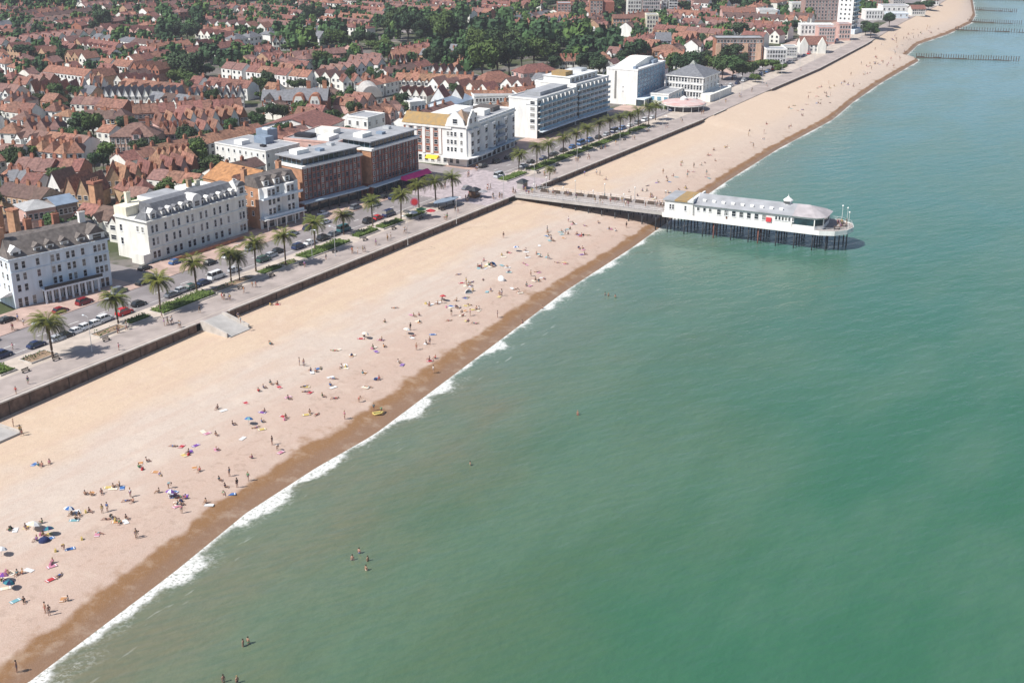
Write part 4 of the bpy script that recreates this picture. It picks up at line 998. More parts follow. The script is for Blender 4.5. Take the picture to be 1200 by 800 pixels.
far('low_block', 'white long low building curving behind the orange-roofed seafront house', 'building', 938, 976, 42, 9, 9, WHITE, FLATW, 2, 9, 0)
t, L, D, h, cnt = far('flat_block', 'long brick and cream flats with bay fronts above the trees right of pyramid roof', 'flats', 838, 893, 74, 12, 21, BRICK, FLATG, 5, 14, 0, ww=1.3, cornice=BSLATE)
for x in (.05, .3, .62, .9): ob('cream_bay', MB().box(L*x-1.4, L*x+1.4, -1.3, -.01, 0, h-2.5).mesh('cream_bay', mat('peach_render', (.62, .42, .30), .85, .06, .5)), t)
far('hotel', 'white low seafront building with mixed roofs right of the long brick flats', 'hotel', 897, 921, 76, 10, 13, WHITE, FLATG, 3, 7, 0)
t, L, D, h, cnt = far('seafront_house', 'seafront house with bright orange-red roof and two cream gables', 'house', 938, 968, 63, 11, 8, CREAM2, TILE_R, 2, 6, 0, rtype='gable', rh=4)
for x in (.1, .8): 
    ob('gable_end', MB().prism_y([(L*x-2.4, 0), (L*x+2.4, 0), (L*x+2.4, 5.4), (L*x, 9.4), (L*x-2.4, 5.4)], -1.2, -.01).mesh('gable_end', CREAM2), t)
far('low_block', 'small pinkish block with white base directly below the white tower', 'building', 982, 996, 48, 9, 14, PINKB, FLATG, 3, 4, 0)
t, L, D, h, cnt = far('low_block', 'long white low buildings right of the white tower', 'building', 1014, 1034, 24, 12, 8, WHITE, FLATW, 2, 6, 0)
far('low_block', 'white flat sheds farther right of the white tower', 'building', 1034, 1066, 16, 14, 6, WHITE, FLATG, 1, 6, 0)
far('low_block', 'pale grey hall with white roof behind the seafront trees beyond the tower', 'building', 1040, 1064, 22, 9, 4, WHITE2, FLATW, 1, 4, 0)
far('flat_block', 'white rear building with blue glass right of the park, below the brick towers', 'building', 680, 697, 44, 9, 7, WHITE, FLATG, 1, 5, 0)
far('villa', 'yellow-cream house with orange roof in the trees behind the slab hotel', 'villa', 732, 745, 63, 9, 10, CREAM, TILE_R, 2, 3, 0, rtype='hip', rh=3)
far('villa', 'cream walled red hipped house right of the yellow-cream one', 'villa', 749, 762, 60, 9, 9, CREAM2, TILE_R, 2, 3, 0, rtype='hip', rh=3)
far('villa', 'grey and white villa cluster with tall pitched slate roof behind slab hotel', 'villa', 769, 786, 61, 10, 10, WHITE2, SLATE, 2, 4, 0, rtype='gable', rh=4)
far('villa', 'orange brick villa with tree-hidden base left of the pyramid-roofed hall', 'villa', 766, 797, 76, 10, 12, ORBRICK, TILE_R, 2, 7, 0, rtype='hip', rh=3)
far('villa', 'round-roofed pinkish low building right of the orange brick villa', 'building', 805, 824, 61, 10, 7, CREAM2, TILE_R, 1, 4, 0, rtype='hip', rh=2.4)
far('villa', 'small house with orange pyramid roof and white wall in trees above the slab hotel', 'villa', 698, 716, 84, 9, 11, WHITE, TILE_O, 2, 3, 0, rtype='hip', rh=3.4)
far('low_block', 'cream low block between the white low hotel and the orange-roofed gabled house', 'building', 918, 934, 68, 9, 9, CREAM2, FLATG, 3, 5, 0)
far('flat_block', 'tall pinkish block squeezed behind the orange-red seafront gables', 'flats', 958, 978, 52, 9, 14, PINKB, FLATG, 4, 6, 0)
far('low_block', 'long cream terrace on the front farthest right, left of the spit', 'building', 1068, 1084, 19, 10, 6, CREAM2, TILE_R, 2, 6, 0, rtype='gable', rh=2.4)
far('flat_block', 'pale grey slab on the front behind the far seafront trees', 'flats', 1046, 1060, 9, 9, 9, CONC, FLATG, 4, 5, 0)
far('low_block', 'white villa row at the far bend of the shore', 'building', 1084, 1100, 7, 10, 5, WHITE, TILE_R, 2, 5, 0, rtype='gable', rh=2.4)
far('flat_block', 'brick slab beyond the white low buildings right of the tower', 'flats', 1022, 1040, 7, 9, 9, BRICK, FLATG, 4, 6, 0)
# white tower
def tower():
    loc, L, rz = frame_of((997, 40), (1011, 33.5)); L = 13; D = 10
    t = thing('tower_block', 'tall slender white tower block with balconies standing alone on the seafront', 'tower block', loc, ROT); reserve(loc, L, ROT, D)
    hh = 44
    ob('wall', MB().box(0, L, 0, D, 0, hh).mesh('wall', WHITE), t); ob('parapet', MB().box(-.3, L+.3, -.3, D+.3, hh, hh+.8).mesh('parapet', WHITE), t)
    n = 0
    for r in range(14):
        z = 3.4+r*2.9
        ob('balcony', MB().box(.4, L-.4, -1.1, -.01, z-.9, z-.6, WHITE).box(.4, L-.4, -1.1, -1.03, z-.6, z+.1, BGLASS).mesh('balcony'), t)
        for x in (2.4, 6.5, 10.6): ob('window', win_mesh(2.6, 1.5, sill=False), t, (x, 0, z+.4))
        for y in (2.2, 5, 7.8): ob('window', win_mesh(1.1, 1.2, sill=False), t, (0, y, z+.4), R(-90))
    ob('podium', MB().box(-2, L+2, -3, -.02, 0, 3).mesh('podium', WHITE2), t)
tower()
# ------------------------------------------------------------------ trees
def crown_mesh(seed, n=1500, squash=.85, spread=1., q=.11, skew=0):
    """unit crown: radius ~1, centre at z=0 ; leaf clumps through a lumpy volume"""
    rnd = random.Random(seed); m = MB(); blobs = []
    for i in range(13):
        a = rnd.uniform(0, 6.28); r = rnd.uniform(.15, .68); z = rnd.uniform(-.45, .55)
        blobs.append((Vector((math.cos(a)*r*spread, math.sin(a)*r*spread, z*squash)), rnd.uniform(.28, .48)))
    blobs.append((Vector((0, 0, .1)), .55))
    for c, r in blobs:         # inner masses so that gaps stay gaps but the crown is solid
        me = []; N = 7
        for i in range(5):
            th = math.pi*(i+.5)/5
            for j in range(N):
                ph = 2*math.pi*j/N; rr = r*.78*rnd.uniform(.8, 1.1); me.append(c+Vector((math.sin(th)*math.cos(ph)*rr, math.sin(th)*math.sin(ph)*rr, math.cos(th)*rr)))
        fs = [(i*N+j, (i+1)*N+j, (i+1)*N+(j+1) % N, i*N+(j+1) % N) for i in range(4) for j in range(N)]
        m.add(me, fs)
    for i in range(n):
        c, r = rnd.choice(blobs)
        d = Vector((rnd.gauss(0, 1), rnd.gauss(0, 1), rnd.gauss(.25, 1))).normalized()
        p = c+d*r*rnd.uniform(.75, 1.15)
        nn = (d+Vector((rnd.gauss(0, .6), rnd.gauss(0, .6), rnd.gauss(0, .6)))).normalized()
        u = nn.orthogonal().normalized(); v = nn.cross(u); s_ = q*rnd.uniform(.5, 1.1)
        m.add([p+u*s_, p+v*s_*.8, p-u*s_, p-v*s_*.8], [(0, 1, 2, 3)])
    return m
CR = {}
def crown(kind, k):
    lm = {'n': LEAF, 'd': LEAFD, 'b': LEAFB}[kind]
    return cached(('crown', kind, k), lambda: crown_mesh(100+k, q=.105+.02*(k % 3)).mesh('crown', lm))
def trunk_m():
    m = MB(); m.tube([(0, 0, 0), (.05, 0, .5), (0, .05, 1)], [.075, .055, .03], 7)
    for a in (0, 2.1, 4.2): m.tube([(0, 0, .55), (math.cos(a)*.25, math.sin(a)*.25, .95)], [.035, .015], 5)
    return m.mesh('trunk', BARK)
NTREE = [0]
far_tree = MB()
def tree(x, y, r, h, kind='n', where='', z=6, px=None):
    """r crown radius, h total height"""
    k = NTREE[0] % 7; NTREE[0] += 1
    shape = 'tall ' if h > r*2.6 else 'broad ' if h < r*1.7 else 'round '
    size = 'big ' if r > 5.5 else 'small ' if r < 3 else ''
    colr = {'n': 'mid green', 'd': 'dark green', 'b': 'bright green'}[kind]
    t = thing('tree', f'{size}{shape}{colr} tree|{x:.0f},{y:.0f}', 'tree', (x, y, z), random.uniform(0, 6.28), 'town trees')
    ch = h*.80; rz = ch/2
    ob('crown', crown(kind, k), t, (0, 0, h-rz*.92), 0, (r*1.02, r*random.uniform(.85, 1.1), rz))
    ob('trunk', cached('trunk', trunk_m), t, (0, 0, 0), 0, (h*.55, h*.55, h*.6))
    OCC.append((x, y, 1, 0, -r*.6, r*.6, -r*.6, r*.6))
    return t
# hand-placed trees : px, py of the crown's foot, radius px, height px, kind
TREES = [(121, 38, 11, 20, 'd'), (110, 42, 7, 13, 'n'), (68, 42, 8, 12, 'n'), (145, 50, 8, 15, 'd'), (30, 74, 10, 15, 'd'), (45, 70, 8, 14, 'n'), (78, 76, 9, 16, 'd'), (92, 75, 8, 15, 'd'), (110, 70, 8, 10, 'n'),
 (194, 48, 9, 16, 'n'), (206, 51, 9, 20, 'd'), (220, 51, 9, 19, 'd'), (231, 49, 7, 16, 'd'), (170, 52, 8, 14, 'd'), (158, 53, 7, 12, 'n'), (150, 56, 8, 14, 'n'), (193, 68, 7, 12, 'd'), (206, 66, 8, 12, 'n'), (226, 68, 7, 10, 'n'), (240, 70, 7, 11, 'd'), (190, 84, 9, 14, 'n'), (213, 92, 13, 22, 'd'), (229, 94, 12, 22, 'd'), (242, 92, 9, 14, 'd'), (206, 106, 11, 18, 'b'), (222, 107, 10, 16, 'b'), (246, 106, 8, 10, 'b'), (259, 107, 8, 9, 'b'), (272, 108, 8, 9, 'b'), (284, 110, 7, 9, 'n'), (270, 27, 6, 9, 'n'), (250, 24, 6, 10, 'd'), (279, 25, 6, 9, 'd'),
 (320, 145, 9, 19, 'd'), (332, 144, 9, 18, 'n'), (354, 143, 10, 18, 'b'), (366, 141, 9, 14, 'b'), (345, 108, 8, 12, 'n'), (356, 107, 8, 12, 'n'), (378, 88, 10, 20, 'b'), (390, 92, 8, 18, 'n'), (411, 105, 9, 22, 'n'), (432, 104, 9, 18, 'd'), (445, 100, 7, 14, 'd'), (340, 62, 9, 10, 'n'), (352, 62, 9, 12, 'n'), (366, 62, 9, 10, 'b'), (384, 60, 9, 15, 'n'), (395, 60, 10, 18, 'b'), (406, 58, 9, 14, 'n'), (312, 62, 8, 12, 'd'), (420, 58, 9, 18, 'd'), (432, 58, 8, 17, 'd'), (440, 65, 10, 12, 'b'), (452, 63, 9, 13, 'b'), (362, 30, 8, 20, 'd'), (374, 28, 8, 16, 'd'), (356, 22, 7, 14, 'd'), (335, 36, 7, 12, 'n'),
 (450, 42, 9, 18, 'd'), (464, 46, 12, 24, 'n'), (478, 52, 13, 26, 'd'), (492, 54, 12, 22, 'd'), (506, 50, 12, 24, 'n'), (520, 56, 14, 30, 'b'), (534, 52, 11, 24, 'd'), (543, 46, 8, 18, 'n'), (495, 42, 10, 16, 'n'), (480, 40, 9, 12, 'd'),
 (560, 70, 12, 26, 'b'), (573, 70, 12, 26, 'n'), (586, 66, 11, 24, 'd'), (566, 95, 14, 34, 'b'), (582, 92, 14, 32, 'n'), (597, 90, 13, 30, 'd'), (545, 82, 11, 22, 'n'), (530, 84, 9, 20, 'd'), (512, 82, 9, 22, 'd'), (502, 78, 8, 18, 'd'), (600, 66, 11, 22, 'n'), (614, 62, 11, 20, 'd'), (628, 60, 11, 18, 'n'), (641, 60, 11, 16, 'd'), (612, 82, 13, 26, 'n'), (626, 80, 13, 26, 'b'), (641, 76, 12, 20, 'n'), (655, 66, 10, 18, 'd'), (668, 64, 10, 15, 'd'), (680, 64, 10, 14, 'n'), (692, 66, 10, 15, 'd'), (666, 76, 11, 14, 'n'), (650, 84, 9, 16, 'd'), (704, 66, 9, 14, 'n'),
 (690, 88, 12, 20, 'd'), (702, 92, 10, 18, 'd'), (680, 84, 8, 12, 'n'), (720, 84, 8, 8, 'b'), (716, 96, 9, 12, 'n'), (722, 62, 9, 12, 'd'), (737, 72, 9, 16, 'd'), (748, 76, 11, 22, 'd'), (729, 76, 8, 14, 'd'), (765, 80, 8, 10, 'd'), (787, 90, 9, 22, 'b'), (800, 92, 10, 20, 'd'), (812, 90, 10, 22, 'd'), (824, 86, 10, 18, 'd'), (836, 88, 10, 16, 'b'), (846, 94, 11, 20, 'n'), (858, 94, 11, 20, 'n'), (856, 76, 10, 16, 'd'), (868, 82, 9, 16, 'd'), (870, 94, 10, 16, 'n'), (882, 90, 9, 14, 'n'), (893, 84, 9, 12, 'b'), (905, 82, 8, 10, 'b'), (914, 86, 8, 9, 'b'), (836, 100, 8, 9, 'b'), (885, 97, 7, 7, 'b'), (866, 47, 10, 15, 'd'), (796, 40, 6, 10, 'd'), (845, 12, 10, 14, 'd'), (858, 12, 10, 14, 'd'), (870, 12, 9, 12, 'd'), (882, 12, 8, 12, 'd'), (898, 12, 7, 9, 'b'), (829, 20, 8, 9, 'b'), (812, 24, 8, 8, 'n'), (930, 38, 8, 12, 'd'), (933, 24, 6, 6, 'd'), (1020, 45, 9, 14, 'n'), (1014, 42, 8, 13, 'd'), (1042, 32, 9, 14, 'd'), (1076, 12, 8, 8, 'd'), (1088, 12, 9, 9, 'd'), (1070, 14, 8, 8, 'd'), (680, 26, 7, 12, 'd'), (725, 22, 8, 20, 'd'), (802, 22, 7, 16, 'd'),
 (10, 12, 12, 14, 'd'), (28, 10, 13, 14, 'd'), (48, 9, 12, 13, 'd'), (66, 8, 11, 12, 'd'), (82, 6, 10, 10, 'n'), (140, 6, 10, 8, 'n'), (165, 8, 10, 12, 'd'), (185, 8, 10, 12, 'n'), (215, 8, 9, 10, 'n'), (230, 9, 9, 10, 'd'), (262, 6, 9, 8, 'd'), (290, 8, 10, 12, 'd'), (305, 8, 10, 12, 'd'), (320, 7, 11, 14, 'd'), (340, 8, 10, 12, 'd'), (205, 30, 6, 6, 'n'), (180, 24, 6, 7, 'n'), (556, 16, 7, 12, 'n'), (505, 12, 7, 10, 'd'), (595, 18, 8, 6, 'b'), (612, 8, 9, 10, 'd'), (630, 9, 9, 9, 'd'), (645, 9, 8, 8, 'd'), (690, 6, 9, 8, 'd'), (420, 14, 6, 10, 'd'),
 (38, 146, 9, 18, 'n'), (98, 162, 10, 22, 'n'), (110, 165, 10, 22, 'b'), (120, 160, 9, 18, 'd'), (30, 195, 12, 18, 'b'), (18, 197, 9, 12, 'b'), (40, 193, 9, 14, 'b'), (112, 202, 9, 20, 'd'), (104, 176, 9, 16, 'd'), (122, 200, 8, 16, 'd'), (225, 175, 9, 12, 'n'), (240, 172, 10, 14, 'n'), (258, 165, 9, 10, 'n'), (12, 110, 7, 12, 'd'), (28, 108, 9, 16, 'd'), (40, 104, 8, 13, 'd'), (64, 104, 7, 9, 'd'), (70, 128, 9, 18, 'd'), (80, 130, 8, 16, 'd'), (128, 118, 6, 9, 'd'), (470, 132, 9, 20, 'd'), (461, 130, 6, 14, 'd'), (426, 142, 6, 8, 'n'), (148, 246, 5, 14, 'd'), (2, 100, 8, 12, 'd'), (58, 88, 7, 10, 'n'), (290, 160, 7, 8, 'n'), (305, 118, 6, 8, 'b')]
for px, py, rp, hp, kd in TREES:
    x, y = G(px, py); sc_ = 100/((py-HZ)*.93)
    k_ = 1.3 if rp >= 10 else 1.12
    tree(x, y, max(2.2, rp*sc_*k_), max(4.5, hp*sc_*1.12*k_), kd)

# ------------------------------------------------------------------ houses
ROOFS = {'orange-tiled': TILE_O, 'red-tiled': TILE_R, 'brown-tiled': TILE_B, 'pink-tiled': TILE_P, 'slate-roofed': SLATE}
WALLS = {'white': WHITE, 'cream': CREAM2, 'brick': BRICK, 'buff': BUFF, 'pink': PINKB}
BAYM = {}
def house_geo(style, L, D, h, rh):
    """returns dict part -> MB (front y=0, facing -y)"""
    g = {}
    if style == 'terrace':
        g['wall'] = gable_wall(L, D, h, rh-.05); g['roof'] = gable_roof(L, D, rh, ov=.0 if False else .12)
    elif style == 'gabled':        # ridge runs front to back
        m = MB(); m.prism_y([(0, 0), (L, 0), (L, h), (L/2, h+rh-.05), (0, h)], 0, D); g['wall'] = m
        m = MB(); e = .3*rh/(L/2)
        for s in (-1, 1):
            ex = L/2+s*(L/2+.25)
            m.add([(L/2, -.3, rh), (L/2, D+.2, rh), (ex, D+.2, -e), (ex, -.3, -e), (L/2, -.3, rh+.18), (L/2, D+.2, rh+.18), (ex, D+.2, -e+.18), (ex, -.3, -e+.18)],
                  [(0, 1, 2, 3), (4, 7, 6, 5), (0, 3, 7, 4), (2, 1, 5, 6), (3, 2, 6, 7)])
        g['roof'] = m
    elif style == 'hipped':
        m = MB(); m.box(0, L, 0, D, 0, h); g['wall'] = m; g['roof'] = hip_roof(L, D, rh)
    elif style == 'bayed':         # ridge along the street with a projecting front gable
        g['wall'] = gable_wall(L, D, h, rh-.05)
        w = L*.48; x0 = L*.1
        g['wall'].prism_y([(x0, 0), (x0+w, 0), (x0+w, h-.2), (x0+w/2, h+w*.55), (x0, h-.2)], -1.5, D*.4)
        r = gable_roof(L, D, rh, ov=.12)
        for s in (-1, 1):
            cx0 = x0+w/2; ex = cx0+s*(w/2+.25); zt = w*.55+.08; zb = -.45
            r.add([(cx0, -1.75, zt), (cx0, D*.42, zt), (ex, D*.2, zb), (ex, -1.75, zb), (cx0, -1.75, zt+.16), (cx0, D*.42, zt+.16), (ex, D*.2, zb+.16), (ex, -1.75, zb+.16)],
                  [(0, 1, 2, 3), (4, 7, 6, 5), (0, 3, 7, 4), (2, 1, 5, 6), (3, 2, 6, 7)])
        g['roof'] = r
    m = MB(); m.box(-.6, .6, -.4, .4, -.6, 1.3)
    for i in (-.35, 0, .35): m.lathe([(.13, 1.3), (.11, 1.8)], 6, cx=i)
    g['chimney'] = m
    return g
def spec(style, L, D, h, rh, k):
    rnd = random.Random(k)
    ch = {'terrace': [(.06, .5)], 'gabled': [(.2, .6)], 'hipped': [(.25, .45), (.8, .55)], 'bayed': [(.95, .5)]}[style]
    res = []
    for (fx, fy) in ch:
        if style == 'gabled': z = h+rh*(1-abs(fx-.5)*2)
        elif style == 'hipped': z = h+rh*.75
        else: z = h+rh
        res.append((L*min(.94, max(.06, fx)), D*fy, z))
    wins = []
    fl = 2 if h < 7.4 else 3
    for r in range(fl):
        z = .2+h/fl*(r+.5)
        if style == 'bayed': wins += [(L*.34, -1.5, z, 1.8, 1.3), (L*.80, 0, z, .9, 1.3)]
        else:
            n = max(2, int(L/3)); wins += [(L*(i+.5)/n, 0, z, 1.2, 1.3) for i in range(n)]
    return res, wins
HOUSES = []     # (x,y,rz,L,D,h,rh,style,roof,wall)
def add_house(x, y, rz, L, D, h, rh, style, roof, wall, row=None):
    HOUSES.append((x, y, rz, L, D, h, rh, style, roof, wall)); OCC.append((x, y, math.cos(rz), math.sin(rz), -1, L+1, -1.5, D+1.5))
def row(x1, y1, x2, y2, n, style='terrace', roof='red-tiled', wall='white', h=5.6, rh=2.8, D=9, gap=0., dz=7.):
    """x,y = pixels of the near eave line at height dz above the street"""
    a = G(x1, y1, 6+h); b = G(x2, y2, 6+h); T = math.hypot(b[0]-a[0], b[1]-a[1]); rz = math.atan2(b[1]-a[1], b[0]-a[0]); st = T/n
    for i in range(n):
        rf = roof if isinstance(roof, str) else roof[i % len(roof)]; wl = wall if isinstance(wall, str) else wall[i % len(wall)]
        add_house(a[0]+math.cos(rz)*st*i, a[1]+math.sin(rz)*st*i, rz, round(st-gap, 1), D, h, rh, style, rf, wl)
O, Rr, Bq, Pk, Sl = 'orange-tiled', 'red-tiled', 'brown-tiled', 'pink-tiled', 'slate-roofed'
row(45, 50, 73, 56, 4, 'terrace', Rr, 'white', gap=.05); row(98, 52, 133, 57, 6, 'bayed', Rr, 'cream'); row(8, 78, 20, 81, 1, 'hipped', O, 'cream'); row(-6, 73, 5, 75, 1, 'hipped', O, 'white')
row(50, 84, 100, 90, 6, 'terrace', O, 'white', gap=.3); row(104, 88, 120, 90, 2, 'gabled', O, 'buff', gap=.3); row(113, 76, 127, 77, 2, 'terrace', O, 'cream'); row(130, 77, 150, 79, 3, 'terrace', O, 'white', gap=.4); row(153, 79, 186, 82, 4, 'gabled', O, 'brick')
row(34, 106, 92, 106, 5, 'gabled', (O, Rr, O), ('cream', 'brick'), gap=2.2, rh=4); row(96, 102, 130, 100, 3, 'gabled', O, 'cream', gap=1.4, rh=4.2); row(133, 94, 186, 97, 5, 'gabled', Rr, 'cream', gap=.6)
row(120, 112, 166, 112, 6, 'gabled', Sl, 'white', gap=.3, rh=3.4); row(167, 112, 212, 112, 6, 'gabled', Sl, 'cream', gap=.3, rh=3.2); row(218, 114, 286, 112, 8, 'gabled', Sl, 'cream', gap=.3, rh=3.4)
row(157, 134, 206, 131, 5, 'terrace', Rr, 'brick', h=5.6, rh=3.2, D=10); row(208, 130, 248, 128, 4, 'terrace', Rr, 'brick', rh=3.2, D=10); row(250, 127, 284, 125, 4, 'terrace', Rr, 'buff', rh=3)
row(250, 136, 288, 133, 3, 'terrace', Sl, 'buff', D=7, h=4.6, rh=2.2)
row(186, 146, 246, 140, 5, 'gabled', (Rr, O), ('pink', 'cream'), gap=.5, rh=3.8); row(248, 141, 292, 136, 4, 'gabled', O, ('cream', 'brick'), gap=.5, rh=3.8); row(188, 158, 222, 156, 3, 'hipped', O, 'pink', gap=.5, rh=3.6); row(224, 156, 264, 151, 3, 'gabled', Rr, 'cream', gap=.8, rh=3.6)
row(0, 92, 14, 93, 1, 'hipped', Rr, 'buff'); row(4, 118, 30, 120, 2, 'hipped', Bq, 'cream', gap=.8); row(5, 131, 34, 134, 2, 'terrace', Rr, 'cream', rh=3.6); row(51, 130, 66, 131, 1, 'hipped', Rr, 'white', rh=3.2)
row(12, 140, 32, 141, 1, 'hipped', Pk, 'white'); row(82, 122, 118, 124, 3, 'terrace', Pk, 'cream', h=4.8); row(95, 139, 130, 140, 3, 'terrace', Bq, 'white', h=5); row(-4, 156, 20, 157, 1, 'hipped', O, 'white', rh=3.6); row(23, 153, 73, 152, 3, 'hipped', Pk, 'cream', gap=.6, rh=3.6, D=11)
row(26, 175, 76, 181, 4, 'hipped', O, 'white', gap=.3, rh=3.4, D=10); row(79, 180, 98, 179, 1, 'hipped', O, 'white', D=11, rh=4); row(-6, 180, 20, 182, 2, 'terrace', Pk, 'cream'); row(14, 199, 56, 202, 3, 'terrace', Pk, 'brick', D=10, rh=3.4); row(57, 200, 93, 201, 3, 'terrace', Rr, 'brick', D=10, rh=3.2)
row(-6, 228, 46, 236, 4, 'terrace', Bq, 'buff', h=6, rh=3, D=10); row(55, 218, 70, 220, 1, 'gabled', Bq, 'white', rh=4.8, h=5.4); row(74, 226, 104, 228, 2, 'gabled', O, 'buff', rh=5, D=12, h=5.6); row(4, 212, 30, 213, 2, 'terrace', Sl, 'buff', h=3.6)
row(122, 212, 142, 211, 1, 'gabled', O, 'buff', rh=5, h=5); row(144, 212, 170, 208, 2, 'gabled', (O, Rr), 'buff', rh=4.6, h=5.4, gap=.4); row(172, 206, 236, 196, 5, 'gabled', (Rr, O, Rr), ('brick', 'pink'), rh=4.4, h=5.6, gap=.5); row(150, 226, 182, 220, 2, 'hipped', Rr, 'buff', h=5); row(190, 190, 232, 184, 3, 'hipped', O, 'cream', gap=.6, h=5.4, rh=3.6)
row(0, 206, 12, 208, 1, 'hipped', O, 'white', h=4)
row(288, 84, 336, 89, 4, 'terrace', Rr, 'white', gap=.5); row(338, 89, 361, 91, 2, 'terrace', O, 'white', gap=.5); row(364, 89, 400, 92, 3, 'gabled', Pk, 'cream', gap=.8); row(259, 80, 284, 83, 2, 'terrace', Pk, 'white', gap=.6)
row(345, 67, 407, 62, 7, 'terrace', Pk, 'buff', h=4.6, rh=2.6); row(316, 71, 344, 70, 3, 'gabled', Rr, 'cream'); row(320, 49, 352, 48, 4, 'gabled', Bq, 'cream', gap=.4); row(353, 44, 374, 46, 2, 'terrace', Sl, 'white', rh=4)
row(178, 58, 226, 53, 6, 'terrace', O, 'cream', gap=.2); row(158, 61, 177, 63, 2, 'bayed', Rr, 'white'); row(228, 53, 240, 54, 2, 'gabled', Rr, 'white'); row(232, 40, 262, 44, 4, 'gabled', Rr, 'cream', gap=.3)
row(462, 94, 552, 97, 10, 'bayed', O, 'cream', D=10); row(402, 96, 440, 94, 3, 'gabled', Rr, 'cream', gap=1); row(420, 73, 452, 69, 4, 'gabled', Pk, 'cream', gap=1.1); row(455, 72, 480, 72, 4, 'gabled', Pk, 'white', gap=1.5); row(460, 65, 526, 61, 7, 'terrace', O, 'buff', h=5); row(504, 83, 540, 84, 4, 'gabled', Pk, 'white', gap=1.2)
row(544, 116, 600, 116, 6, 'terrace', O, 'brick', h=6, rh=3); row(466, 110, 500, 112, 4, 'gabled', Rr, 'cream'); row(600, 112, 640, 108, 4, 'terrace', O, 'brick', h=5)
row(656, 72, 690, 72, 4, 'hipped', O, 'cream', gap=1); row(616, 37, 660, 38, 6, 'bayed', Rr, 'white'); row(662, 40, 676, 40, 2, 'terrace', Sl, 'pink'); row(560, 30, 612, 33, 7, 'bayed', Rr, 'cream')
row(700, 55, 716, 55, 2, 'hipped', O, 'cream', gap=1); row(718, 52, 731, 53, 1, 'hipped', Rr, 'cream')
# side streets of terraces fill the rest of the town, block by block
rndh = random.Random(11)
PARKS = [(438, 28, 548, 62), (548, 44, 716, 98), (796, 64, 905, 100), (190, 26, 238, 54), (200, 74, 292, 108), (325, 48, 448, 68), (-40, -30, 96, 15), (128, -30, 350, 13), (832, -10, 906, 14), (500, 76, 548, 90)]
def inpark(x, y):
    u, v = PX(x, y, 6)
    return any(a <= u <= c and b <= v <= d for a, b, c, d in PARKS)
def pal():
    p = rndh.random()
    rfs = [Rr, Rr, O, Pk] if p < .5 else [O, Bq, Rr, Pk] if p < .8 else [Pk, Bq, Rr] if p < .92 else [Sl, Sl, Bq]
    return rfs, rndh.choice([['white', 'cream', 'cream'], ['cream', 'brick', 'cream'], ['white', 'white', 'pink'], ['brick', 'buff', 'cream'], ['cream', 'white', 'buff'], ['white', 'cream', 'white']])
GARDEN = []
def fillrow(o, ang, length, sty):
    """o = (s,t) start, ang = heading in the shore frame, 0 = along the shore"""
    rfs, wls = pal(); Lh = {'gabled': rndh.uniform(5.6, 6.8), 'hipped': rndh.uniform(8.5, 10.5)}.get(sty, rndh.uniform(5.8, 7.4)); h = rndh.choice([5.2, 5.6, 6.0]); rh = 2.9 if sty == 'gabled' else rndh.choice([2.2, 2.6, 3.])
    x0, y0 = W(*o); hd = ROT+ang; d = (math.cos(hd), math.sin(hd)); nrm = (-d[1], d[0])
    q = 0.; run = 0; rr0 = rndh.choice(rfs); ww0 = rndh.choice(wls)
    gapp = 1.4 if sty == 'hipped' else (rndh.choice([0, 0, .5]) if sty != 'gabled' else rndh.choice([0, 1.]))
    while q+Lh < length:
        x, y = x0+d[0]*q, y0+d[1]*q; cxm, cym = x+d[0]*Lh/2+nrm[0]*4.5, y+d[1]*Lh/2+nrm[1]*4.5
        u, v = PX(cxm, cym, 9)
        if not (-30 < u < 1120 and -32 < v < 330) or not free(cxm, cym, 4.4) or inpark(cxm, cym) or ST(cxm, cym)[1] > wall_t(ST(cxm, cym)[0])-50: q += 3; continue
        if rndh.random() < .10: q += rndh.uniform(3, 7); rr0 = rndh.choice(rfs); ww0 = rndh.choice(wls)
        if rndh.random() < .3: rr0 = rndh.choice(rfs)
        if rndh.random() < .3: ww0 = rndh.choice(wls)
        HOUSES.append((x, y, hd, round(Lh, 1), 9, h, rh, sty, rr0, ww0))
        q += Lh+gapp
        if rndh.random() < .55: gx, gy = x+nrm[0]*rndh.uniform(12, 15)+d[0]*3, y+nrm[1]*rndh.uniform(12, 15)+d[1]*3; GARDEN.append((gx, gy))
def infill():
    s = 66.
    while s < 1340:
        bs = rndh.uniform(74, 92); t = -56.
        while t > -1000:
            bt = rndh.uniform(80, 125)
            tilt = rndh.uniform(-.12, .12)
            x, y = W(s+bs/2, t-bt/2); u, v = PX(x, y, 9)
            if -160 < u < 1200 and -50 < v < 360:
                sty = lambda: rndh.choice(['terrace', 'bayed', 'bayed', 'gabled', 'hipped', 'terrace'])
                if rndh.random() < .62:     # rows facing the camera side, running inland
                    q = 0; k = 0
                    while q+9 < bs-6:
                        fillrow((s+q, t-bt+5), -math.pi/2+tilt, bt-8, sty())
                        q += rndh.uniform(19, 24)
                else:
                    q = 0
                    while q+9 < bt-6:
                        fillrow((s, t-q-6), tilt, bs-8, sty()); q += rndh.uniform(20, 25)
            t -= bt+4
        s += bs+5
infill()
print('houses', len(HOUSES))
gar = []
HG = {}
for hh_ in HOUSES:
    HG.setdefault((int(hh_[0]//25), int(hh_[1]//25)), []).append(hh_)
def hits(x, y, m):
    for i in (-1, 0, 1):
        for j in (-1, 0, 1):
            for hx, hy, rz, L, D, *_ in HG.get((int(x//25)+i, int(y//25)+j), []):
                if abs((x-hx)*math.cos(rz)+(y-hy)*math.sin(rz)-L/2) < L/2+m and abs(-(x-hx)*math.sin(rz)+(y-hy)*math.cos(rz)-D/2) < D/2+m: return True
    return False
for i in range(3400):
    s = rndh.uniform(70, 1340); t = -rndh.uniform(54, 1000); GARDEN.append(W(s, t))
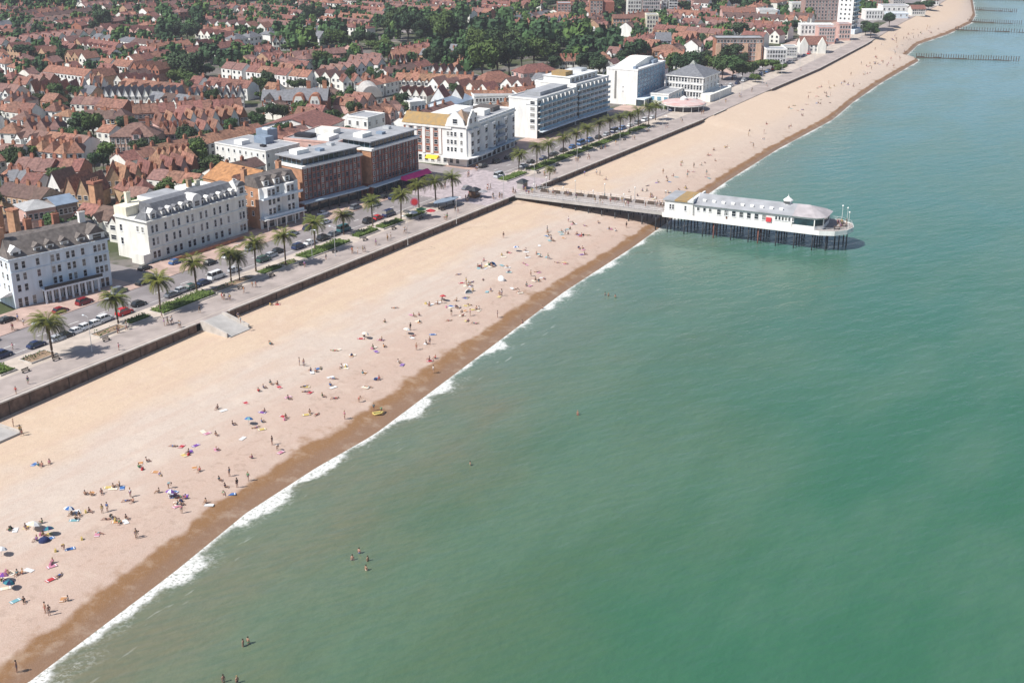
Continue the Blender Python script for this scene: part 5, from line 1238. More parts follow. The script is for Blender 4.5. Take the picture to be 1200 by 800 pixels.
for x, y in GARDEN:
    u, v = PX(x, y, 9)
    if not (-20 < u < 1110 and -20 < v < 300): continue
    if hits(x, y, 2.0) or not free(x, y, 1.2): continue
    gar.append((x, y))
print('garden trees', len(gar))
gar.sort(key=lambda p: p[1])
far_tr = MB(); NI = max(0, 298-len(TREES))
for i, (x, y) in enumerate(gar):
    park = inpark(x, y)
    kd = rndh.choice('nnddb'); r = rndh.uniform(2.2, 4.8)*(1.6 if park else 1)*(1.15 if y > 700 else 1); h = r*rndh.uniform(1.8, 2.5)
    if i < NI: tree(x, y, r, max(h, 4.5), kd)
    else:
        lm = {'n': LEAF, 'd': LEAFD, 'b': LEAFB}[kd]
        cm = cached(('lowcrown', i % 5, kd), lambda: crown_mesh(300+i % 5, n=130, q=.3))
        k0 = len(far_tr.v); M_ = Matrix.Translation((x, y, 6+h*.55)) @ Matrix.Diagonal((r, r, h*.5, 1)); far_tr.v += [tuple(M_ @ Vector(v_)) for v_ in cm.v]; mi = far_tr.mi(lm)
        for f in cm.f: far_tr.f.append(tuple(q+k0 for q in f)); far_tr.m.append(mi)
if far_tr.v:
    o = ob('garden_trees', far_tr.mesh('garden_trees')); o['kind'] = 'stuff'; o['label'] = 'small green trees scattered between the far terraces'; o['category'] = 'trees'
# houses : nearest 300 individually, the rest merged
HOUSES.sort(key=lambda q: q[1]**2+q[0]**2)
BLDG = 0
far_h = MB()
for i, (x, y, rz, L, D, h, rh, style, rf, wl) in enumerate(HOUSES):
    key = (style, round(L*2)/2, D, h, rh)
    geo = cached(('geo',)+key, lambda: house_geo(key[0], key[1], key[2], key[3], key[4]))
    sx = L/key[1]
    chs, wins = spec(style, L, D, h, rh, i)
    if i < 300:
        st_ = {'terrace': 'terraced house', 'gabled': 'gable-fronted house', 'hipped': 'hip-roofed house', 'bayed': 'bay-fronted house'}[style]
        t = thing('house', f'{rf} {st_} with {wl} walls|{x:.0f},{y:.0f}', 'house', (x, y, 6), rz, 'houses of the town')
        ob('wall', cached(('wm',)+key+(wl,), lambda: geo['wall'].mesh('wall', WALLS[wl])), t, sc=(sx, 1, 1))
        rm = cached(('rm',)+key+(rf,), lambda: geo['roof'].mesh('roof', ROOFS[rf]))
        ro = ob('roof', rm, t, (0, 0, h), sc=(sx, 1, 1))
        cmm = cached(('cm', wl == 'brick'), lambda: geo['chimney'].mesh('chimney', BRICK))
        for c in chs: ob('chimney', cmm, ro, (c[0]/sx, c[1], c[2]-h))
        for (wx, wy, wz, ww, wh) in wins[:8]: ob('window', win_mesh(ww, wh, sill=False), t, (wx, wy, wz))
    else:
        M = Matrix.Translation((x, y, 6)) @ Matrix.Rotation(rz, 4, 'Z')
        a = MB(); a.merge(geo['wall'], M @ Matrix.Diagonal((sx, 1, 1, 1))); 
        def addm(src, M_, mt):
            k0 = len(far_h.v); far_h.v += [tuple(M_ @ Vector(v)) for v in src.v]; mi = far_h.mi(mt)
            for f in src.f: far_h.f.append(tuple(q+k0 for q in f)); far_h.m.append(mi)
        addm(geo['wall'], M @ Matrix.Diagonal((sx, 1, 1, 1)), WALLS[wl]); addm(geo['roof'], M @ Matrix.Translation((0, 0, h)) @ Matrix.Diagonal((sx, 1, 1, 1)), ROOFS[rf])
        for c in chs: addm(MB().box(-.5, .5, -.35, .35, -.5, 1.4), M @ Matrix.Translation((c[0], c[1], c[2])), BRICK)
        for (wx, wy, wz, ww, wh) in wins: addm(MB().box(-ww/2, ww/2, -.06, 0, -wh/2, wh/2), M @ Matrix.Translation((wx, wy, wz)), GLASS)
if far_h.v:
    o = ob('distant_houses', far_h.mesh('distant_houses')); o['kind'] = 'stuff'; o['label'] = 'far red-roofed streets of the town receding towards the top edge'; o['category'] = 'houses'
# ------------------------------------------------------------------ palms
def palm_crown(seed):
    rnd = random.Random(seed); m = MB()
    def frond(a, el, L, mt, droop):
        pts = []; x = 0.; z = 0.; N = 9; e = el
        for i in range(N+1):
            pts.append((x, z)); x += math.cos(e)*L/N; z += math.sin(e)*L/N; e -= droop/N
        ca, sa = math.cos(a), math.sin(a)
        vs = []; fs = []
        for i, (px_, pz) in enumerate(pts):
            w_ = .05; vs += [(px_*ca-w_*-sa, px_*sa-w_*ca, pz), (px_*ca+w_*-sa, px_*sa+w_*ca, pz)]
        fs = [(2*i, 2*i+1, 2*i+3, 2*i+2) for i in range(N)]
        m.add(vs, fs, mt)
        for i in range(1, N+1):
            (x0, z0) = pts[i-1]; (x1, z1) = pts[i]; ll = L*.24*math.sin(math.pi*(i/(N+1.2)))**.6
            for sg in (-1, 1):
                for f in (0, .5):
                    xa = x0+(x1-x0)*f; za = z0+(z1-z0)*f
                    bx, by = xa, 0
                    tipx = xa+ll*.75; tipy = sg*ll*.8; tz = za+ll*.12-.05
                    vv = [(xa, 0, za), (xa+.16*L/3, 0, za), (tipx+.07, tipy, tz)]
                    m.add([(p[0]*ca-p[1]*sa, p[0]*sa+p[1]*ca, p[2]) for p in vv], [(0, 1, 2)], mt)
    for i in range(62):
        el = rnd.uniform(-.35, 1.35); frond(i*2.399+rnd.uniform(-.2, .2), el, rnd.uniform(3.4, 4.4), PALML, rnd.uniform(1.0, 1.7))
    for i in range(9): frond(rnd.uniform(0, 6.28), rnd.uniform(-.9, -.4), rnd.uniform(1.8, 2.6), PALMO, .7)
    for i in range(7):
        a = rnd.uniform(0, 6.28); m.tube([(0, 0, -.1), (math.cos(a)*.7, math.sin(a)*.7, .2), (math.cos(a)*1.1, math.sin(a)*1.1, -.3)], [.06, .1, .14], 5, PALMO)
    return m
PC = [palm_crown(i).mesh('crown') for i in range(4)]
def palm_trunk():
    m = MB(); rs = []; ps = []
    for i in range(25):
        z = i/24; ps.append((0.02*math.sin(z*3), 0, z)); rs.append((.34 if i == 0 else .24+.03*(i % 2))+(.08 if i > 21 else 0))
    m.tube(ps, rs, 9); return m.mesh('trunk', PALMT)
PT = palm_trunk()
PALMS = [(62, 418, 40, 1.05, 'nearest the left edge in a gravel bed'), (139, 380, 30, .92, 'beside the red car and flowerbed'), (188, 365, 36, .92, 'at left end of the first long hedge bed'), (231, 343, 34, .92, 'in the middle of the first long hedge bed'), (271, 331, 32, .92, 'just above the beach ramp'), (281, 329, 26, .7, 'slim one just right of the palm above the ramp'), (300, 318, 30, .9, 'left of the short clipped hedge'), (335, 311, 33, .85, 'right of the short clipped hedge'), (369, 294, 33, .88, 'left end of the second long bed'), (403, 275, 22, .85, 'beside the parked dark vans'), (437, 265, 25, .8, 'beside the red parked car'), (470, 258, 27, .85, 'left of the red kiosk sign'), (491, 243, 24, .85, 'left of the pink sign near plaza'), (511, 240, 24, .9, 'right of the pink sign near plaza'), (531, 237, 26, .85, 'pale thin one on the plaza'),
 (608, 199, 16, .85, 'leftmost beyond the pier'), (629, 196, 22, .85, 'second beyond the pier'), (643, 190, 20, .82, 'third beyond the pier'), (660, 183, 20, .8, 'fourth beyond the pier'), (675, 178, 20, .82, 'fifth beyond the pier'), (688, 173, 21, .82, 'sixth beyond the pier'), (702, 166, 19, .82, 'seventh beyond the pier'), (715, 163, 19, .82, 'below the stepped white block'), (727, 158, 17, .8, 'just right of the stepped white block'), (738, 155, 18, .82, 'left of two below the slab hotel'), (748, 150, 17, .82, 'right of two below the slab hotel'), (760, 146, 17, .8, 'below the slab hotel podium'), (768, 141, 16, .8, 'last before the round pavilion'), (565, 176, 8, .5, 'tiny one in front of long canopy'), (644, 212, 12, .5, 'small one by hedge end')]
PALMS = PALMS[:28]+[PALMS[29]]
for i, (px, py, hp, k, where) in enumerate(PALMS):
    x, y, z = on(px, py, 6.12); hh = hp*100/((py-HZ)*.874)+.2
    s_, t_ = ST(x, y)
    lab = ('tall' if i == 0 else 'small' if k < .75 else 'feathery')+' palm tree '+where
    t = thing('palm_tree', lab, 'palm', (x, y, z), random.uniform(0, 6), 'palms along the promenade'); t.rotation_euler = (random.uniform(-.05, .05), random.uniform(-.05, .05), random.uniform(0, 6)); hh *= random.uniform(.94, 1.06)
    ob('trunk', PT, t, (0, 0, -.05), 0, (k, k, hh)); ob('crown', PC[i % 4], t, (0, 0, hh), 0, (k*(1.12 if i == 0 else 1.08),)*3)

# ------------------------------------------------------------------ planting beds, hedges
def bed(p, q, t0, t1, label, kind='hedge', z=6.12, h=.9):
    """p,q pixels of the near (seaward) edge ends"""
    sa, _ = ST(*G(*p, z)); sb, _ = ST(*G(*q, z))
    L = sb-sa; th = thing('planting_bed', label, 'flower bed', W(sa, t1, z), ROT, 'planting beds on the promenade verge')
    D = t1-t0    # t1 seaward edge
    m = MB(); m.box(0, L, 0, D, 0, .18); ob('soil', m.mesh('soil', mat('bed_soil', (.30, .21, .14), .95, .2, 1)), th)
    m = MB(); m.box(-.2, L+.2, -.2, -.01, 0, .34); m.box(-.2, L+.2, D+.01, D+.2, 0, .34); m.box(-.2, -.01, -.01, D+.01, 0, .34); m.box(L+.01, L+.2, -.01, D+.01, 0, .34); ob('kerb', m.mesh('kerb', STONE), th)
    rnd = random.Random(int(p[0])); m = MB(); dens = {'hedge': 26, 'sparse': 5, 'grass': 12}[kind]
    for i in range(int(L*D*dens)):
        x = rnd.uniform(.1, L-.1); y = rnd.uniform(.15, D-.15)
        n = noise.noise(Vector((x*.35+p[0], y*.6, 0)))
        hm = (h*(.75+.6*n) if kind == 'hedge' else h*max(0, n*2.2))
        if kind == 'sparse' and n < .0: continue
        if hm < .08: hm = .1
        c = Vector((x, y, .18+rnd.uniform(.1, 1)*hm)); s_ = rnd.uniform(.1, .24)
        u = Vector((rnd.gauss(0, 1), rnd.gauss(0, 1), rnd.gauss(0, 1))).normalized(); v = u.orthogonal().normalized()
        m.add([c+u*s_, c+v*s_, c-u*s_, c-v*s_], [(0, 1, 2, 3)])
    if kind == 'hedge': m.box(.3, L-.3, .4, D-.4, .18, .18+h*.45)
    ob('foliage', m.mesh('foliage', {'hedge': HEDGE, 'sparse': SHRUB, 'grass': HEDGE}[kind]), th)
bed((0, 440), (20, 434), -17.5, -12.4, 'dark shrubby bed cut by the left edge of the photo', 'hedge')
bed((30, 424), (66, 415), -16.5, -12.6, 'gravelly bed of low shrubs round the foremost palm', 'sparse', h=1.2)
bed((118, 396), (152, 384), -15.5, -12.5, 'bed with yellow spiky plants beside the red car', 'sparse', h=1.0)
bed((154, 381), (178, 372), -15.5, -12.9, 'short trimmed green hedge right of the spiky plants', 'hedge')
bed((180, 366), (257, 346), -16.5, -11.6, 'long bright green hedge bed left of the beach ramp', 'hedge', h=1.0)
bed((262, 345), (300, 327), -15.5, -12.5, 'narrow sparse bed above the beach ramp', 'sparse')
bed((304, 321), (328, 313), -15.5, -12.2, 'short dark clipped hedge between two palms', 'hedge')
bed((334, 312), (346, 306), -15.5, -12.2, 'small dry grass bed beside the clipped hedge', 'grass')
bed((350, 302), (410, 284), -16.5, -11.8, 'long mixed hedge bed below the dark parked cars', 'hedge')
bed((418, 279), (442, 270), -15.5, -12.4, 'rounded dark shrub bed in the middle of the verge', 'hedge', h=1.4)
bed((444, 268), (470, 259), -15.5, -12.2, 'hedge bed with dark lower side by the red car', 'hedge', h=1.1)
bed((478, 256), (500, 250), -15.5, -12.2, 'leafy bed around the pink sign before the plaza', 'hedge', h=1.2)
bed((594, 213), (622, 204), -16.5, -12.6, 'low hedge with yellow bush just beyond the plaza', 'hedge')
bed((628, 201), (700, 175), -16.5, -12.2, 'long green hedge under the palms beyond the pier', 'hedge', h=1.1)
bed((703, 174), (745, 158), -16.5, -12.2, 'farther hedge under the palms below the slab hotel', 'hedge')
bed((748, 156), (768, 149), -16.5, -12.6, 'last small hedge before the round pavilion', 'hedge')

# ------------------------------------------------------------------ cars
def car_meshes(kind):
    L, Wd, hb, ht = {'hatch': (4.1, 1.75, .95, 1.48), 'saloon': (4.5, 1.8, .95, 1.44), 'suv': (4.6, 1.88, 1.12, 1.75), 'van': (5.2, 1.95, 1.25, 2.2)}[kind]
    hw = Wd/2
    def sec(x, w_, z0, z1): return [(x, -w_, z0), (x, -w_*.98, z0+(z1-z0)*.55), (x, -w_*.86, z1), (x, w_*.86, z1), (x, w_*.98, z0+(z1-z0)*.55), (x, w_, z0)]
    xs = [(-L/2, hw*.86, .35, hb*.78), (-L/2+.12, hw*.95, .25, hb*.92), (-L/2+.9, hw, .22, hb), (.3, hw, .22, hb), (L/2-1.2, hw, .22, hb*.95), (L/2-.35, hw*.95, .25, hb*.80), (L/2, hw*.8, .35, hb*.62)]
    m = MB(); vs = []; fs = []
    for x, w_, a, b in xs: vs += sec(x, w_, a, b)
    for i in range(len(xs)-1):
        for k in range(6): fs.append((i*6+k, i*6+(k+1) % 6, i*6+6+(k+1) % 6, i*6+6+k))
    fs += [(5, 4, 3, 2, 1, 0), tuple(range(len(vs)-6, len(vs)))]
    m.add(vs, fs)
    r0, r1, f0, f1 = {'hatch': (-1.75, -1.35, .35, 1.15), 'saloon': (-1.75, -1.1, .35, 1.2), 'suv': (-2.05, -1.75, .55, 1.25), 'van': (-2.5, -2.4, 1.2, 1.75)}[kind]
    m.frustum(r1, f0, -hw*.72, hw*.72, ht-.07, r1+.06, f0-.06, -hw*.66, hw*.66, ht)   # roof panel
    for x in (r1+.0, (r1+f0)/2, f0-.08):
        for s_ in (-1, 1): m.box(x, x+.08, s_*hw*.80-.04, s_*hw*.80+.04, hb-.05, ht-.03)
    body = smooth(m.mesh('body')) if False else m.mesh('body', PAINT['white'])
    g = MB(); g.frustum(r0, f1, -hw*.85, hw*.85, hb-.03, r1, f0, -hw*.72, hw*.72, ht-.071); glass = g.mesh('cabin_glass', GLASS)
    wm = MB(); prof = [(.10, -.11), (.31, -.11), (.33, -.06), (.33, .06), (.31, .11), (.10, .11)]
    wm.lathe(prof, 14); wheel = wm.mesh('wheel', TYRE)
    for v in wheel.vertices: v.co = Vector((v.co.x, v.co.z, v.co.y))
    rm = MB(); rm.lathe([(.0, -.118), (.19, -.118), (.19, .118), (.0, .118)], 10); rim = rm.mesh('rim', METAL)
    for v in rim.vertices: v.co = Vector((v.co.x, v.co.z, v.co.y))
    hl = MB().box(-.03, .06, -.17, .17, -.07, .07).mesh('headlight', LIGHTG)
    return dict(L=L, hw=hw, hb=hb, body=body, glass=glass, wheel=wheel, rim=rim, hl=hl)
CM = {k: car_meshes(k) for k in ('hatch', 'saloon', 'suv', 'van')}
def car(px, py, kind, colour, label, flip=False, z=6.0, rz=None, xyz=None):
    x, y, z = xyz or on(px, py, z); c = CM[kind]
    s_, _ = ST(x, y)
    if rz is None:
        d = (wall_t(s_+3)-wall_t(s_-3))/6; rz = ROT-math.atan(d)+(math.pi if flip else 0)
    t = thing('parked_car', label, 'car', (x, y, z), rz, 'cars along the seafront')
    ob('body', c['body'], t, m=PAINT[colour]); ob('cabin_glass', c['glass'], t)
    for sx in (-c['L']*.31, c['L']*.31):
        for sy in (-1, 1):
            w_ = ob('wheel', c['wheel'], t, (sx, sy*(c['hw']-.1), .33)); ob('rim', c['rim'], w_)
    for sy in (-1, 1): ob('headlight', c['hl'], t, (c['L']/2-.06, sy*c['hw']*.62, c['hb']*.56))
    return t
CARS = [(43, 406, 'saloon', 'navy', 'dark navy saloon parked left of the foremost palm'), (68, 399, 'hatch', 'silver', 'silver hatchback parked right behind the foremost palm trunk'), (78, 395, 'hatch', 'black', 'black hatchback parked between silver and white cars'), (90, 390, 'saloon', 'white', 'white saloon, first of four white cars parked together'), (101, 385, 'hatch', 'white', 'white hatchback, second of four white cars parked together'), (112, 381, 'saloon', 'white', 'white saloon, third of four white cars parked together'), (123, 376, 'suv', 'white', 'white tall car, last of four white cars parked together'), (146, 368, 'suv', 'red', 'bright red car parked behind the second palm'), (163, 358, 'hatch', 'black', 'black hatchback driving on the road past the red car'),
 (99, 356, 'suv', 'dark_red', 'crimson car parked before the white hotel arcade'), (71, 366, 'hatch', 'dark_red', 'maroon hatchback pulled up at kerb before the white hotel'), (8, 377, 'saloon', 'black', 'black saloon parked at the far left kerb'), (3, 418, 'suv', 'navy', 'navy car cut off at the left edge below the road'), (140, 343, 'suv', 'grey', 'grey-green car at the side street corner by white hotel'), (168, 333, 'saloon', 'black', 'black saloon coming out of the side street'), (202, 347, 'saloon', 'grey', 'dark grey car parked right of the third palm'), (213, 342, 'hatch', 'silver', 'silver hatchback parked behind the long bright hedge'), (225, 338, 'hatch', 'green', 'dark green hatchback parked behind the long bright hedge'), (239, 333, 'saloon', 'navy', 'navy saloon parked right of the fourth palm'), (254, 326, 'van', 'white', 'white van parked just above the beach ramp'), (275, 318, 'hatch', 'silver', 'silver hatchback parked between the twin palms'), (309, 306, 'suv', 'green', 'dark green car parked before the short clipped hedge'), (318, 301, 'hatch', 'silver', 'pale car parked behind the dark green one'), (326, 296, 'hatch', 'black', 'black hatchback on the road above the clipped hedge'),
 (350, 291, 'suv', 'navy', 'dark navy off-roader parked left of the long mixed hedge'), (364, 286, 'saloon', 'white', 'white saloon parked behind the ninth palm'), (379, 281, 'suv', 'black', 'black car parked in the row above the mixed hedge'), (391, 276, 'saloon', 'grey', 'grey car parked in the row above the mixed hedge'), (403, 271, 'van', 'teal', 'dark teal van parked beside a palm'), (379, 252, 'saloon', 'white', 'white car at kerb before the nearer brick block'), (417, 245, 'suv', 'grey', 'grey car at kerb by the gap between brick blocks'), (432, 261, 'suv', 'black', 'black car parked beside the red one'), (443, 257, 'hatch', 'red', 'red hatchback parked right of a palm'), (456, 253, 'van', 'navy', 'dark blue van parked right of the red hatchback'), (452, 232, 'saloon', 'black', 'black saloon at kerb before the farther brick block'), (170, 300+16, 'hatch', 'black', 'black hatchback in forecourt of the cream hotel, left'), (206, 309, 'hatch', 'blue', 'blue hatchback in forecourt of the cream hotel'), (500, 208, 'van', 'navy', 'dark van by the magenta awning'), (547, 222, 'saloon', 'grey', 'grey car crossing the plaza'),
 (566, 196, 'suv', 'black', 'black car before the corner block canopy, left one'), (582, 191, 'suv', 'black', 'black car before the corner block canopy, middle one'), (596, 186, 'saloon', 'black', 'black car before the corner block canopy, right one'), (585, 208, 'van', 'silver', 'pale van waiting at the plaza beyond the pier'), (601, 170, 'suv', 'navy', 'dark car in the gap left of the white balconied block'), (614, 196, 'saloon', 'silver', 'silver car between the first two palms beyond the pier'), (622, 191, 'hatch', 'black', 'black car behind the second palm beyond the pier'), (637, 187, 'saloon', 'navy', 'navy car behind the third palm beyond the pier'), (648, 183, 'hatch', 'black', 'black car left of the fourth palm beyond the pier')]
for px, py, k, c, lab in CARS: car(px, py, k, c, lab)
rc = random.Random(5)
tt = 0
for i in range(13):
    s = 262+i*7.2
    if s > 350: break
    cc = rc.choice(['white', 'silver', 'navy', 'white', 'grey', 'black', 'blue']); kk = rc.choice(['hatch', 'suv', 'saloon', 'van'])
    car(0, 0, kk, cc, f'{cc} {dict(hatch="hatchback", suv="off-roader", saloon="saloon", van="van")[kk]} in the parked row under the palms beyond the pier|{s:.0f},0', xyz=W(s, -20.2, 6.0))
for i in range(16):
    s = 370+i*9.5
    cc = rc.choice(['white', 'silver', 'navy', 'white', 'grey', 'black', 'blue', 'red']); kk = rc.choice(['hatch', 'suv', 'saloon'])
    car(0, 0, kk, cc, f'{cc} {dict(hatch="hatchback", suv="off-roader", saloon="saloon")[kk]} on the seafront road past the round pavilion|{s:.0f},0', xyz=W(s, wall_t(s)-20.5-rc.choice([0, 0, 9]), 6.0))
for r_ in range(3):
    for i in range(11):
        if rc.random() < .2: continue
        s = 392+i*6.4; cc = rc.choice(['white', 'silver', 'navy', 'white', 'grey', 'black', 'blue', 'red']); kk = rc.choice(['hatch', 'suv', 'saloon'])
        car(0, 0, kk, cc, f'{cc} {dict(hatch="hatchback", suv="off-roader", saloon="saloon")[kk]} in the car park before the long brick flats|{s:.0f},{r_}', xyz=W(s, wall_t(s)-38-r_*7, 6.13), rz=ROT+R(90))
for i in range(24):
    s = 480+i*10; cc = rc.choice(['white', 'silver', 'navy', 'white', 'grey', 'black', 'blue', 'red']); kk = rc.choice(['hatch', 'suv', 'saloon'])
    car(0, 0, kk, cc, f'{cc} {dict(hatch="hatchback", suv="off-roader", saloon="saloon")[kk]} parked along the front near the white tower|{s:.0f},1', xyz=W(s, wall_t(s)-20.2-rc.choice([0, 0, 11]), 6.0))

for s in (12, 22, 36, 58, 92, 99, 108, 126, 133, 141, 152, 166, 176):
    cc = rc.choice(['white', 'silver', 'navy', 'white', 'grey', 'black']); kk = rc.choice(['hatch', 'suv', 'saloon'])
    car(0, 0, kk, cc, f'{cc} {dict(hatch="hatchback", suv="off-roader", saloon="saloon")[kk]} parked at the inland kerb before the seafront hotels|{s},2', xyz=W(s, -31.8, 6.0))
# ------------------------------------------------------------------ lamps, seats, signs
lamp_pole = MB().tube([(0, 0, 0), (0, 0, .6), (0, 0, 8.2)], [.14, .08, .055], 8).mesh('pole', METAL)
arm = MB().tube([(0, 0, 8.1), (0, -.5, 8.35), (0, -1.3, 8.4)], .045, 6).mesh('arm', METAL)
head = MB().frustum(-.16, .16, -1.75, -1.15, 8.32, -.1, .1, -1.7, -1.2, 8.46).mesh('lamp_head', WHITE2)
LAMPS = [(108, 412), (277, 322), (393, 300), (366, 289+14), (478, 287), (535, 262), (626, 222), (676, 200), (726, 180), (776, 160), (590, 235)]
for i, (px, py) in enumerate(LAMPS):
    t = thing('street_lamp', ('slender pale street lamp on the promenade|%d,0' % px), 'street lamp', on(px, py, 6.12), ROT+(0 if i % 2 else math.pi), 'promenade street lamps')
    ob('pole', lamp_pole, t); ob('arm', arm, t); ob('lamp_head', head, t)
for i in range(14):
    s = 400+i*30; w0 = wall_t(s)
    t = thing('street_lamp', f'slender pale street lamp on the far promenade|{s},0', 'street lamp', W(s, w0-9, 6.12), ROT+math.pi, 'promenade street lamps')
    ob('pole', lamp_pole, t); ob('arm', arm, t); ob('lamp_head', head, t)
bseat = MB(); 
for i in range(4): bseat.box(-.9, .9, -.25+i*.13, -.15+i*.13, .43, .47)
bseat = bseat.mesh('seat', WOOD); bback = MB()
for i in range(3): bback.box(-.9, .9, .30, .34, .55+i*.13, .65+i*.13)
bback = bback.mesh('backrest', WOOD); bleg = MB().box(-.04, .04, -.25, .34, 0, .42).box(-.04, .04, .29, .345, .48, .92).mesh('leg', DMETAL)
def bench(x, y, z, rz, lab):
    t = thing('park_bench', lab, 'bench', (x, y, z), rz, 'benches on the promenade'); ob('seat', bseat, t); ob('backrest', bback, t)
    for sx in (-.75, .75): ob('leg', bleg, t, (sx, 0, 0))
for i, s in enumerate([14, 22, 36, 80, 92, 104, 118, 132, 146, 160, 172, 232, 246, 262, 280, 300]):
    bench(*W(s, -9.6, 6.12), ROT, f'dark slatted bench on the promenade|{s},0')
# pink disc sign, red kiosk bits, shelter
x, y, z = on(486, 249, 6.12)
t = thing('round_sign', 'round pink and red sign board on a white post before the plaza', 'sign', (x, y, z), ROT-R(50))
ob('post', MB().box(-.1, .1, -.1, .1, 0, 2.2).mesh('post', WHITE), t)
ob('disc', MB().prism_y([(math.cos(a)*1.35, 3.4+math.sin(a)*1.35) for a in [math.pi*i/10 for i in range(20)]], -.1, .1).mesh('disc', CLOTH['pink']), t)
ob('disc_face', MB().prism_y([(math.cos(a)*.95, 3.4+math.sin(a)*.95) for a in [math.pi*i/10 for i in range(20)]], -.13, -.102).mesh('disc_face', REDC), t)
for i, (px, py, cc, lab) in enumerate([(505, 255, 'red', 'red cafe parasol at the promenade seating before the plaza'), (484, 257, 'white', 'white cafe parasol at the promenade seating before the plaza'), (494, 253, 'green', 'green cafe parasol at the promenade seating before the plaza'), (476, 256, 'cream', 'cream cafe parasol left of the pink sign'), (566, 232, 'grey', 'grey parasol on the plaza edge')]):
    t = thing('cafe_parasol', lab, 'parasol', on(px, py, 6.12), i, 'cafe parasols by the plaza')
    ob('pole', MB().tube([(0, 0, 0), (0, 0, 2.5)], .04, 6).mesh('pole', METAL), t)
    ob('canopy', MB().lathe([(1.6, 2.1), (1.55, 2.2), (.05, 2.8)], 8).mesh('canopy', CLOTH[cc]), t)
x, y, z = on(523, 243, 6.13)
t = thing('shelter', 'long dark oval-roofed shelter beside the promenade before the pier', 'shelter', (x, y, z), ROT-R(8))
ob('roof', MB().prism([(math.cos(a)*5.5, math.sin(a)*1.9) for a in [2*math.pi*i/24 for i in range(24)]], 2.3, 2.55).mesh('roof', LEAD), t)
for sx in (-3.6, 0, 3.6): ob('post', MB().tube([(0, 0, 0), (0, 0, 2.3)], .12, 6).mesh('post', DMETAL), t, (sx, 0, 0))
ob('bench', MB().box(-3.8, 3.8, -.3, .3, .4, .5).box(-3.4, -3.2, -.2, .2, 0, .4).box(3.2, 3.4, -.2, .2, 0, .4).mesh('bench', WOOD), t)
x, y, z = on(702-130, 226, 6.13)
for i, (px, py, lab) in enumerate([(612, 221, 'small pale kiosk hut at the landward end of the pier'), (556, 231, 'dark little kiosk hut on the plaza')]):
    t = thing('kiosk', lab, 'kiosk', on(px, py, 6.14), ROT)
    ob('wall', MB().box(-1.5, 1.5, -1.2, 1.2, 0, 2.4).mesh('wall', CONC if i == 0 else CLOTH['brown']), t); ob('roof', MB().frustum(-1.9, 1.9, -1.6, 1.6, 2.4, -.6, .6, -.4, .4, 3.3).mesh('roof', DMETAL), t)
    ob('hatch', MB().box(-1, 1, -1.26, -1.21, 1.0, 2.0).mesh('hatch', GLASS), t)

